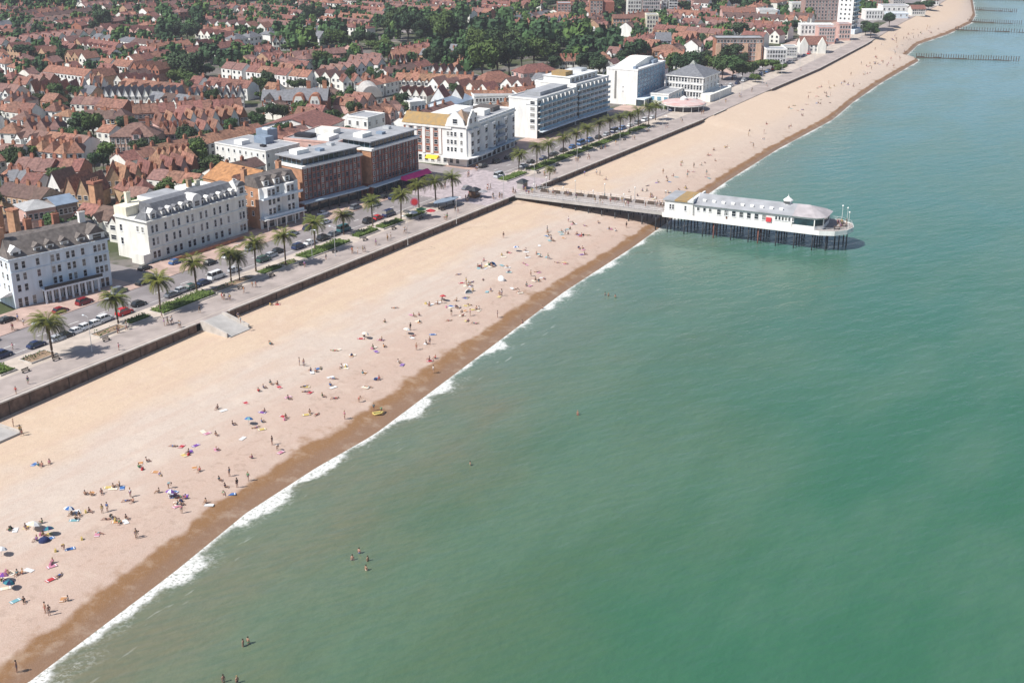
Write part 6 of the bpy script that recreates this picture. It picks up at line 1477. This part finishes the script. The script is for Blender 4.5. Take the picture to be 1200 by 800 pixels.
# ------------------------------------------------------------------ people
def skin_mesh(name, verts, edges, radii, root=0, m=None, lev=1):
    me = bpy.data.meshes.new(name); me.from_pydata(verts, edges, [])
    o = bpy.data.objects.new(name, me); COL.objects.link(o)
    md = o.modifiers.new('skin', 'SKIN'); sub = o.modifiers.new('sub', 'SUBSURF'); sub.levels = lev; sub.render_levels = lev
    for i, r in enumerate(radii):
        sv = me.skin_vertices[0].data[i]; sv.radius = (r, r) if not isinstance(r, tuple) else r; sv.use_root = (i == root)
    bpy.context.view_layer.update()
    dg = bpy.context.evaluated_depsgraph_get(); res = bpy.data.meshes.new_from_object(o.evaluated_get(dg)); res.name = name
    bpy.data.objects.remove(o); smooth(res)
    if m: res.materials.clear(); res.materials.append(m)
    return res
def pose(kind):
    """joints: pelvis chest neck head(4) headtop | l/r: shoulder elbow wrist hand | hip knee ankle toe ; facing -y"""
    V = Vector
    if kind in ('stand', 'walk', 'reach'):
        P0 = V((0, 0, .95)); ch = V((0, 0, 1.32)); nk = V((0, 0, 1.48)); hd = V((0, -.02, 1.60)); ht = V((0, -.01, 1.70))
        st_ = .24 if kind == 'walk' else .02
        legs = [(V((s*.10, 0, .90)), V((s*.11, -s*st_*.5-.03, .50)), V((s*.11, s*-st_+.05, .09)), V((s*.12, s*-st_-.12, .04))) for s in (-1, 1)]
        arms = [(V((s*.19, 0, 1.38)), V((s*.25, .04+s*st_*.4, 1.10)), V((s*.25, -.05+s*st_, .87)), V((s*.25, -.09+s*st_, .78))) for s in (-1, 1)]
        if kind == 'reach': arms = [(V((s*.19, 0, 1.38)), V((s*.33, -.1, 1.18)), V((s*.18, -.28, 1.10)), V((s*.12, -.34, 1.12))) for s in (-1, 1)]
    elif kind == 'bend':
        P0 = V((0, .15, .88)); ch = V((0, -.18, 1.08)); nk = V((0, -.33, 1.10)); hd = V((0, -.44, 1.04)); ht = V((0, -.53, 1.0))
        legs = [(V((s*.10, .12, .84)), V((s*.12, .02, .48)), V((s*.12, .10, .09)), V((s*.13, -.08, .04))) for s in (-1, 1)]
        arms = [(V((s*.18, -.26, 1.08)), V((s*.22, -.32, .80)), V((s*.16, -.42, .58)), V((s*.15, -.45, .50))) for s in (-1, 1)]
    elif kind == 'sit':
        P0 = V((0, 0, .14)); ch = V((0, .10, .50)); nk = V((0, .08, .66)); hd = V((0, .04, .78)); ht = V((0, .04, .88))
        legs = [(V((s*.10, -.04, .14)), V((s*.14, -.38, .42)), V((s*.13, -.62, .09)), V((s*.14, -.78, .05))) for s in (-1, 1)]
        arms = [(V((s*.19, .09, .56)), V((s*.24, .0, .32)), V((s*.18, -.24, .30)), V((s*.14, -.32, .32))) for s in (-1, 1)]
    elif kind == 'lie':
        P0 = V((0, 0, .13)); ch = V((0, .38, .14)); nk = V((0, .56, .14)); hd = V((0, .68, .14)); ht = V((0, .79, .14))
        legs = [(V((s*.10, -.06, .12)), V((s*.13, -.48, .16 if s > 0 else .34)), V((s*.13, -.86 if s > 0 else -.66, .07)), V((s*.15, -.96 if s > 0 else -.80, .12 if s > 0 else .05))) for s in (-1, 1)]
        arms = [(V((s*.19, .44, .12)), V((s*.30, .18, .08)), V((s*.28, -.06, .06)), V((s*.27, -.15, .06))) for s in (-1, 1)]
    J = [P0, P0.lerp(ch, .5), ch, nk, hd, ht]; rad = [.125, .12, .145, .055, .095, .07]; E = [(0, 1), (1, 2), (2, 3), (3, 4), (4, 5)]
    for L_ in arms:
        b = len(J); J += L_; rad += [.06, .045, .034, .038]; E += [(2, b), (b, b+1), (b+1, b+2), (b+2, b+3)]
    for L_ in legs:
        b = len(J); J += L_; rad += [.09, .06, .042, .04]; E += [(0, b), (b, b+1), (b+1, b+2), (b+2, b+3)]
    return J, E, rad
PM = {}
for kd in ('stand', 'walk', 'reach', 'bend', 'sit', 'lie'):
    J, E, rad = pose(kd)
    body = skin_mesh('body', J, E, rad, 0, SKIN)
    # clothes follow the same joints, slightly larger
    hipL, hipR = J[14], J[18]
    def mid(a, b, f): return a.lerp(b, f)
    sh = skin_mesh('shorts', [J[0], J[14], mid(J[14], J[15], .45), J[18], mid(J[18], J[19], .45), mid(J[0], J[1], .5)], [(0, 1), (1, 2), (0, 3), (3, 4), (0, 5)], [.14, .108, .098, .108, .098, .13], 0)
    tp = skin_mesh('top', [mid(J[0], J[1], .55), J[1], J[2], J[6], mid(J[6], J[7], .5), J[10], mid(J[10], J[11], .5)], [(0, 1), (1, 2), (2, 3), (3, 4), (2, 5), (5, 6)], [.135, .135, .16, .08, .065, .08, .065], 1)
    hr = MB(); c_ = J[4].lerp(J[5], .55)
    d = (J[5]-J[4]).normalized(); back = Vector((0, 1, 0)) if kd not in ('lie',) else Vector((0, 0, -1))
    for v in ():
        pass
    hm = MB(); hm.lathe([(.02, -.06), (.105, -.03), (.118, .03), (.10, .09), (.05, .125), (.01, .135)], 10)
    q = Vector((0, 0, 1)).rotation_difference(d).to_matrix().to_4x4(); M_ = Matrix.Translation(c_+(back*.025 if kd != 'lie' else Vector((0, .02, 0)))) @ q
    hh2 = MB(); hh2.merge(hm, M_)
    PM[kd] = dict(body=body, shorts=sh, top=tp, hair=smooth(hh2.mesh('hair', HAIR)))
    for nme in ('shorts', 'top'):
        PM[kd][nme].materials.clear(); PM[kd][nme].materials.append(CLOTH['white'])
    PM[kd]['hair'].materials[0] = HAIR
AREAS = [(-12, 'at the near end of the beach'), (32, 'below the left white hotel'), (75, 'below the ramp'), (125, 'below the cream hotel'), (178, 'below the brick blocks'), (216, 'beside the pier'), (300, 'just beyond the pier'), (1e9, 'on the far beach')]
def area(s):
    for a, n in AREAS:
        if s < a: return n
POSN = {'stand': 'standing', 'walk': 'walking', 'reach': 'standing', 'bend': 'bending', 'sit': 'sitting', 'lie': 'lying'}
rp = random.Random(21)
TOPC = ['white', 'red', 'navy', 'black', 'blue', 'purple', 'pink', 'orange', 'yellow', 'green', 'grey', 'teal', 'turquoise', 'white', 'black']
NP = [0]
PEOPLE = []
def person(xyz, kd, where, top=None, sh=None, rz=None, bare=None, sink=0, cat='person', sc=1.0):
    NP[0] += 1
    top = top or rp.choice(TOPC); sh = sh or rp.choice(['navy', 'black', 'blue', 'red', 'grey', 'green', 'cream', 'teal', 'purple'])
    bare = (rp.random() < (.35 if 'beach' in where or 'beside the pier' in where or 'below' in where else .0)) if bare is None else bare
    rz = rp.uniform(0, 6.28) if rz is None else rz
    PEOPLE.append((xyz, kd, where, top, sh, rz, bare, sink, rp.uniform(.98, 1.1)*1.0*sc, rp.random() < .7))
def build_people():
    far_p = MB()
    PEOPLE.sort(key=lambda q: q[0][1])
    for n, (xyz, kd, where, top, sh, rz, bare, sink, k, dark) in enumerate(PEOPLE):
        g = PM[kd]; loc = (xyz[0], xyz[1], xyz[2]-.01-sink)
        if n < 298:
            lab = (f'person in {sh} swimwear {POSN[kd]} {where}' if bare else f'person in {top} top {POSN[kd]} {where}')
            t = thing('person', lab+'|%.0f,%.0f' % (xyz[0], xyz[1]), 'person', loc, rz, 'people at the seaside')
            t.scale = (k, k, k)
            ob('body', g['body'], t); ob('shorts', g['shorts'], t, m=CLOTH[sh])
            if not bare: ob('top', g['top'], t, m=CLOTH[top])
            ob('hair', g['hair'], t, m=HAIR if dark else HAIR2)
        else:
            M_ = Matrix.Translation(loc) @ Matrix.Rotation(rz, 4, 'Z') @ Matrix.Diagonal((k, k, k, 1))
            for nm, mt in (('body', SKIN), ('shorts', CLOTH[sh]), ('top', None if bare else CLOTH[top]), ('hair', HAIR)):
                if mt is None: continue
                me = g[nm]; k0 = len(far_p.v); far_p.v += [tuple(M_ @ v.co) for v in me.vertices]; mi = far_p.mi(mt)
                for f in me.polygons: far_p.f.append(tuple(i+k0 for i in f.vertices)); far_p.m.append(mi)
    if far_p.v:
        o = ob('distant_people', far_p.mesh('distant_people')); o['kind'] = 'stuff'; o['label'] = 'tiny far beachgoers and walkers beyond the pier'; o['category'] = 'people'
def towel(xyz, col, where, rz=None, l=1.9, w_=1.0):
    m = cached(('towel', col), lambda: MB().box(-.5, .5, -1, 1, 0, .03, CLOTH[col]).box(-.5, .5, -.85, -.65, .031, .036, CLOTH['white']).box(-.5, .5, .65, .85, .031, .036, CLOTH['white']).mesh('towel'))
    o = ob('beach_towel', m, None, (xyz[0], xyz[1], xyz[2]+.03), rz if rz is not None else rp.uniform(0, 3.1), (w_*.85, l/2.3, 1))
    tag(o, f'{col} beach towel spread {where}|{xyz[0]:.0f},{xyz[1]:.0f}', 'towel', 'beach towels'); return o
def bag(xyz, col, where):
    m = cached(('bag',), lambda: MB().frustum(-.28, .28, -.16, .16, 0, -.22, .22, -.11, .11, .38).tube([(-.15, 0, .36), (-.1, 0, .56), (.1, 0, .56), (.15, 0, .36)], .02, 5, caps=False).mesh('beach_bag', CLOTH['white']))
    o = ob('beach_bag', m, None, (xyz[0], xyz[1], xyz[2]), rp.uniform(0, 3), 1.15, m=CLOTH[col]); tag(o, f'{col} beach bag {where}|{xyz[0]:.0f},{xyz[1]:.0f}', 'bag', 'beach bags')
def parasol(px, py, c1, c2, label, r=1.35, h=1.75, tilt=.3):
    x, y, z = onbeach(px, py)
    t = thing('beach_umbrella', label, 'umbrella', (x, y, z), rp.uniform(0, 3), 'beach umbrellas'); t.rotation_euler = (tilt, 0, rp.uniform(2.2, 3.6))
    ob('pole', MB().tube([(0, 0, -.2), (0, 0, h)], .03, 6).mesh('pole', METAL), t)
    m = MB(); n = 8; ring = [(r*math.cos(2*math.pi*i/n), r*math.sin(2*math.pi*i/n), h-.55) for i in range(n)]; rg2 = [(r*.6*math.cos(2*math.pi*i/n), r*.6*math.sin(2*math.pi*i/n), h-.18) for i in range(n)]
    for i in range(n):
        j = (i+1) % n; m.add([ring[i], ring[j], rg2[j], rg2[i], (0, 0, h)], [(0, 1, 2, 3), (3, 2, 4)], CLOTH[c1 if i % 2 else c2])
    ob('canopy', m.mesh('canopy'), t)
def tent(px, py, c1, label, sc=1.):
    x, y, z = onbeach(px, py); t = thing('beach_tent', label, 'beach tent', (x, y, z), rp.uniform(0, 6), 'pop-up beach tents')
    m = MB(); vs = [(0, 0, 0)]; fs = []; n = 9; k = 5; vs = []
    for i in range(k+1):
        e = i/k*math.pi/2
        for j in range(n+1):
            a = math.pi*(-.1+1.2*j/n); vs.append((1.2*sc*math.cos(a)*math.cos(e), .95*sc*math.sin(a)*math.cos(e), 1.15*sc*math.sin(e)))
    for i in range(k):
        for j in range(n): a = i*(n+1)+j; fs.append((a, a+1, a+n+2, a+n+1))
    m.add(vs, fs); ob('shell', m.mesh('shell', CLOTH[c1]), t); ob('groundsheet', MB().box(-1.1*sc, 1.1*sc, -.9*sc, .8*sc, 0, .04).mesh('groundsheet', CLOTH['grey']), t)
# groups : (px, py, codes) s stand w walk r reach b bend i sit l lie t towel g bag
GR = [(45, 546, 'iit'), (58, 543, 'i'), (16, 500, 's'), (24, 508, 'sw'), (100, 580, 'it'), (107, 581, 'i'), (119, 578, 'i'), (127, 571, 't'), (148, 587, 'l'), (156, 588, 'i'), (153, 582, 's'), (163, 548, 'ig'), (172, 541, 'it'), (203, 523, 'l'), (213, 523, 't'), (221, 531, 'itg'), (254, 528, 'it'), (238, 506, 't'), (253, 510, 'i'), (295, 537, 'i'), (187, 556, 'lt'), (198, 572, 'b'), (204, 576, 't'), (186, 577, 'i'), (199, 583, 'itg'), (228, 548, 't'), (234, 552, 'i'), (120, 601, 's'), (126, 599, 's'), (105, 600, 'ig'), (84, 603, 'it'), (93, 604, 'i'), (213, 601, 's'), (241, 589, 'it'), (257, 563, 'i'), (269, 558, 's'), (278, 571, 's'), (291, 563, 'w'), (264, 571, 'i'), (262, 578, 'l'), (271, 579, 't'), (140, 613, 'itg'), (148, 608, 'i'), (117, 625, 'lt'), (160, 631, 'sb'), (11, 622, 'ig'), (18, 621, 't'), (30, 619, 'it'), (49, 613, 'i'), (51, 628, 'itg'), (43, 633, 'i'), (58, 631, 't'), (75, 644, 'b'), (65, 646, 'g'), (82, 643, 't'), (10, 673, 'ig'), (20, 673, 'it'), (26, 672, 'i'), (34, 668, 't'), (1, 681, 'it'), (18, 704, 't'), (28, 705, 'i'), (58, 721, 'ss'), (20, 787, 's'), (96, 632, 'g'),
 (317, 404, 'ii'), (392, 411, 'lt'), (351, 428, 's'), (356, 429, 's'), (364, 435, 'it'), (370, 436, 'i'), (400, 431, 'itg'), (405, 428, 't'), (425, 438, 'it'), (303, 459, 'i'), (309, 455, 'i'), (317, 450, 'i'), (325, 451, 'it'), (357, 453, 'lt'), (387, 452, 'it'), (338, 468, 'it'), (378, 465, 'i'), (392, 467, 'l'), (288, 472, 't'), (255, 479, 'i'), (262, 481, 't'), (310, 483, 'it'), (300, 501, 'l'), (307, 495, 'i'), (307, 503, 't'), (273, 498, 'i'), (243, 508, 't'), (363, 484, 'it'), (371, 486, 'l'), (404, 491, 's'), (421, 471, 'b'), (319, 521, 's'), (325, 527, 'b'), (329, 530, 't'), (437, 408, 'it'), (450, 407, 'i'), (441, 412, 't'), (488, 410, 's'),
 (317, 358, 'i'), (325, 356, 'it'), (451, 378, 'i'), (485, 371, 'it'), (491, 370, 'i'), (427, 395, 'it'), (447, 399, 'it'), (436, 409, 'g'), (481, 387, 's'), (484, 394, 'lt'), (503, 422, 'it'), (510, 420, 'i'), (519, 352, 'i'), (529, 370, 's'), (526, 376, 'l'), (551, 370, 's'), (548, 376, 'lt'), (556, 379, 'l'), (583, 372, 's'), (546, 349, 'lt'), (575, 341, 'it'), (577, 313, 'it'), (588, 300, 'it'), (588, 311, 't'), (590, 279, 's'), (567, 306, 'i'), (537, 322, 'l'), (596, 318, 'lt'), (553, 331, 'l'), (508, 437, 's'), (566, 328, 'l'), (535, 353, 'i'), (463, 361, 'l'), (507, 392, 't'),
 (616, 294, 'it'), (617, 301, 'it'), (642, 273, 'is'), (641, 277, 't'), (648, 283, 'i'), (668, 269, 'it'), (676, 274, 'l'), (666, 260, 's'), (686, 265, 'l'), (701, 262, 'i'), (660, 279, 't'), (614, 309, 'lt'), (633, 301, 'it'), (642, 304, 's'), (622, 324, 'w'), (608, 343, 'it'), (734, 267, 's'), (721, 271, 'i'), (632, 288, 't'), (689, 276, 'l'), (653, 308, 'l'),
 (685, 206, 's'), (699, 205, 's'), (703, 206, 's'), (710, 211, 'i'), (737, 225, 'i'), (747, 230, 'i'), (758, 224, 'it'), (764, 230, 'i'), (771, 214, 'it'), (781, 209, 'i'), (789, 207, 'it'), (806, 202, 'i'), (813, 197, 's'), (799, 191, 'i'), (822, 194, 'i'), (826, 191, 'l'), (838, 189, 'i'), (759, 218, 'l')]
def offs(): return rp.uniform(-1.1, 1.1), rp.uniform(-1.1, 1.1)
def group(px, py, codes, far_=False):
    x, y, z = onbeach(px, py); s, t = ST(x, y); wh = area(s)
    first = True; lastrz = rp.uniform(0, 3)
    for c in codes:
        dx, dy = (0, 0) if first else offs()
        X, Y = x+dx, y+dy; s2, t2 = ST(X, Y); Z = beach_z(s2, t2)+.02
        if c in 'swrbil': person((X, Y, Z), {'s': 'stand', 'w': 'walk', 'r': 'reach', 'b': 'bend', 'i': 'sit', 'l': 'lie'}[c], wh, sc=1.05)
        elif c == 't': towel((X, Y, Z), rp.choice(['white', 'cream', 'pink', 'blue', 'purple', 'yellow', 'orange', 'turquoise', 'red', 'cream', 'white']), wh)
        elif c == 'g': bag((X, Y, Z), rp.choice(['red', 'navy', 'pink', 'black', 'yellow']), wh)
        first = False
for g in GR: group(*g)
for i in range(60):     # more small family groups between the near end and the pier
    s = rp.uniform(-45, 196) if i % 3 else rp.uniform(90, 196); wt = water_t(s); t = wt-wet_w(s)-rp.uniform(1.5, 22)
    u, v = PX(*W(s, t, beach_z(s, t))); group(u, v, rp.choice(['itg', 'iitt', 'lt', 'ti', 'ttg', 'iltg', 'tl', 'it', 'sit', 't']))
for i in range(120):     # far beach
    s = 225+560*rp.random()**1.15; t = water_t(s)-rp.uniform(4, 22)
    if t < wall_t(s)+4: continue
    u, v = PX(*W(s, t, 3)); group(u, v, rp.choice(['it', 'ii', 's', 'lt', 'i', 's', 'l', 'iit']))
for px, py, c1, c2, lab in [(39, 622, 'white', 'cream', 'large white parasol in the biggest group at the near end'), (58, 628, 'teal', 'navy', 'dark teal and navy parasol right of the white parasol'), (9, 691, 'navy', 'teal', 'dark navy umbrella low on the sand at the left edge'), (3, 683, 'pink', 'purple', 'magenta umbrella above the dark navy one, left edge'), (1, 652, 'white', 'white', 'plain white umbrella cut by the left edge'), (80, 604, 'white', 'blue', 'white and blue umbrella by two sitting bathers'), (291, 498, 'blue', 'turquoise', 'bright blue umbrella in the middle of the beach'), (427, 397, 'cream', 'white', 'pale cream umbrella below the second ramp group'), (519, 353, 'red', 'red', 'bright red umbrella standing alone on the sand'), (605, 295, 'blue', 'white', 'blue and white striped umbrella nearest the pier'), (476, 392, 'white', 'cream', 'small white umbrella next to a dark lying figure'), (199, 584, 'purple', 'white', 'purple and white umbrella near a yellow towel')]:
    parasol(px, py, c1, c2, lab, r=.95 if px != 39 else 1.35)
for px, py, c, lab, k in [(52, 634, 'navy', 'navy pop-up tent beside the dark teal parasol', .8), (577, 311, 'blue', 'small blue tent above the pair of white shelters', .9), (588, 328, 'white', 'white shelter tent with dark shade in front', 1.1), (549, 343, 'white', 'small white tent left of the white shelter', .8)]:
    tent(px, py, c, lab, k)
# inflatable boat at water's edge
x, y, z = onbeach(443, 485); t = thing('inflatable_boat', 'small green and yellow inflatable boat carried at the wet sand', 'inflatable boat', (x, y, z+.05), .4)
ob('hull', smooth(MB().tube([(-1, -.45, .2), (.6, -.5, .2), (1.1, 0, .25), (.6, .5, .2), (-1, .45, .2), (-1, -.45, .2)], .2, 8).mesh('hull', CLOTH['yellow'])), t); ob('floor', MB().box(-.95, .7, -.4, .4, .04, .1).mesh('floor', CLOTH['green']), t)
person(onbeach(447, 484), 'bend', 'beside the inflatable boat', 'green', 'black', bare=False); person(onbeach(438, 481), 'stand', 'beside the inflatable boat', 'teal', 'navy', bare=False)
# swimmers
for px, py in [(285, 757), (291, 754), (421, 648), (413, 656), (431, 657), (429, 668), (262, 799), (278, 800), (709, 346), (713, 347), (721, 349), (612, 379), (677, 486), (551, 545), (636, 362)]:
    x, y = G(px, py, 0.); person((x, y, -.55 if py > 700 else -.8), 'stand', 'wading in the green sea', bare=True, cat='person')
# promenade walkers, plaza and pier crowd
for px, py, n in [(19, 461, 1), (31, 449, 1), (17, 410, 1), (94, 408, 0), (139, 411, 1), (78, 432-20, 0), (195, 381, 4), (203, 380, 3), (212, 384, 2), (190, 374, 1), (236, 368, 1), (262, 350, 3), (268, 352, 2), (140, 377+12, 3), (150, 385, 3), (278, 373, 1), (283, 377, 1), (288, 343, 1), (298, 337, 2), (357, 312, 2), (380, 303, 1), (411, 297, 2), (419, 298, 1), (426, 295, 2), (440, 287, 2), (454, 282, 2), (459, 280, 1), (474, 274, 2), (478, 273, 1), (523, 257, 2), (535, 248, 1), (548, 235, 3), (551, 230, 2), (561, 229, 2), (573, 222, 2), (577, 233, 2), (587, 232, 2), (602, 226, 3), (615, 223, 3), (640, 205, 1), (651, 203, 2), (676, 190, 1), (690, 186, 1), (707, 176, 2), (720, 170, 1), (742, 165, 2), (760, 155, 2), (780, 150, 2), (800, 143, 2), (824, 133, 3), (850, 121, 2), (14, 388, 2), (21, 375, 2), (28, 380, 1), (560, 200, 2), (548, 207, 3), (530, 212, 2), (520, 220, 2), (868, 115, 3), (880, 107, 2), (900, 101, 2), (940, 84, 2)]:
    for i in range(n+(2 if 500 < px < 700 else 0)):
        x, y, z = on(px+rp.uniform(-2.5, 2.5), py+rp.uniform(-1.5, 1.5), 6.14); s, t_ = ST(x, y)
        if wall_t(s)-18.8 > t_: z = 6.02 if t_ > wall_t(s)-33 else 6.12
        if 184 < s < 226: z = 6.136
        person((x, y, z+.01), rp.choice(['stand', 'walk', 'walk']), 'on the plaza by the pier' if 184 < s < 230 else 'on the promenade beyond the pier' if s > 230 else 'on the promenade before the ramp' if s < 60 else 'on the promenade past the ramp')
for i in range(34):
    x = rp.uniform(0, 49); y = rp.uniform(1, 10)
    if abs(y-8.2) < .9: y = 6.4
    person(pierpt(x, y, .17), rp.choice(['stand', 'walk', 'walk', 'reach']), 'on the pier walkway')
for i in range(9):
    a = rp.uniform(-1, 1); person(pierpt(102+rp.uniform(0, 3), 7.5+rp.uniform(-3.5, 4.5), .17), 'stand', 'on the open end of the pier')

build_people()
# ------------------------------------------------------------------ groynes
def groyne(p, q, label, nst, hgt=2.2):
    a = G(*p, 1.); b = G(*q, 1.); L = math.hypot(b[0]-a[0], b[1]-a[1]); t = thing('groyne', label, 'groyne', (a[0], a[1], 0), math.atan2(b[1]-a[1], b[0]-a[0]), 'timber groynes running out to sea')
    pm = cached(('gp', hgt), lambda: MB().box(-.2, .2, -.25, .25, -2, hgt+.5).mesh('post', WOOD)); n = min(nst, 90)
    for i in range(n): ob('post', pm, t, (L*i/(n-1), .34, rp.uniform(-.3, .15)))
    m = MB(); k = 12
    for i in range(k): m.box(L*i/k, L*(i+1)/k-.05, -.08, .08, -2, hgt*.45-.6*rp.random()-.5*(i/k))
    ob('planking', m.mesh('planking', WOOD), t)
groyne((1074, 66), (1194, 70), 'long dark timber groyne, nearest and longest of those by far beach', 42, 2.4)
groyne((1120, 34), (1230, 38), 'second nearest dark groyne right of the far sand spit', 36)
groyne((1134, 24.5), (1197, 27), 'third groyne counting away from the pier', 26)
groyne((1143, 10.5), (1191, 13), 'thin groyne near the top right corner', 22)
groyne((1138, -2), (1230, 1), 'farthest groyne at the top right edge', 30)

# ------------------------------------------------------------------ haze
hm_ = bpy.data.materials.new('sea_haze'); hm_.use_nodes = True; hn = hm_.node_tree; hn.nodes.clear()
ho = hn.nodes.new('ShaderNodeOutputMaterial'); pv = hn.nodes.new('ShaderNodeVolumePrincipled'); pv.inputs['Color'].default_value = (.86, .84, .95, 1); pv.inputs['Density'].default_value = .00013; pv.inputs['Anisotropy'].default_value = .2
hn.links.new(pv.outputs[0], ho.inputs['Volume'])
hz_ = ob('haze', MB().box(-5200, 5200, -5200, 5600, -5.6, 112).mesh('haze', hm_)); hz_['kind'] = 'stuff'; hz_['label'] = 'thin pale summer haze over town and sea'; hz_['category'] = 'haze'

# ------------------------------------------------------------------ labels: single each thing out
LM = [('the slate-gabled terrace', 165, 105), ('the twin-gabled brick mansion', 365, 125), ('the park trees', 560, 65), ('the lichen-roofed corner block', 500, 150), ('the white tower', 1000, 20), ('the brick twin towers', 680, 20), ('the half-timbered villa', 155, 165), ('the left white hotel', 60, 280), ('the cream hotel', 220, 240), ('the left dark tree clump', 210, 42), ('the middle dark tree clump', 220, 88), ('the top left woods', 45, 8), ('the far pale flats', 755, 15), ('the long brick flats', 865, 60), ('the slab hotel', 745, 100), ('the white office building', 285, 175), ('the dark oaks', 485, 42), ('the rose-pink block', 865, 22)]
ORD = ['first', 'second', 'third', 'fourth', 'fifth', 'sixth', 'seventh', 'eighth', 'ninth', 'tenth', 'eleventh', 'twelfth', 'thirteenth', 'fourteenth', 'fifteenth', 'sixteenth', 'seventeenth', 'eighteenth', 'nineteenth', 'twentieth']
def near(u, v):
    n, a, b = min(LM, key=lambda q: (q[1]-u)**2+((q[2]-v)*1.6)**2); dx, dy = u-a, (v-b)*1.6
    if abs(dx) > abs(dy)*1.3: return ('right of ' if dx > 0 else 'left of ')+n
    return ('below ' if dy > 0 else 'behind ')+n
byl = {}
for o in REG:
    lab = o['label'].split('|')[0]; x, y, z = o.location; u, v = PX(x, y, z)
    if o['category'] in ('house', 'tree') and '|' in o['label']: lab += ' '+near(u, v)
    byl.setdefault(lab, []).append((u, o))
for lab, lst in byl.items():
    lst.sort(key=lambda q: q[0])
    for i, (u, o) in enumerate(lst):
        if len(lst) == 1: o['label'] = lab; continue
        if len(lst) == 2: ex = ', the left one' if i == 0 else ', the right one'
        elif i == len(lst)-1: ex = ', rightmost such'
        elif i == 0: ex = ', leftmost such'
        else: ex = f', {ORD[i] if i < 20 else str(i+1)+"th"} such from left'
        o['label'] = lab+ex
for o in REG:
    if len(o['label'].split()) > 16: print('LONG', o['label'])
print('people', NP[0], 'labels', len(REG))
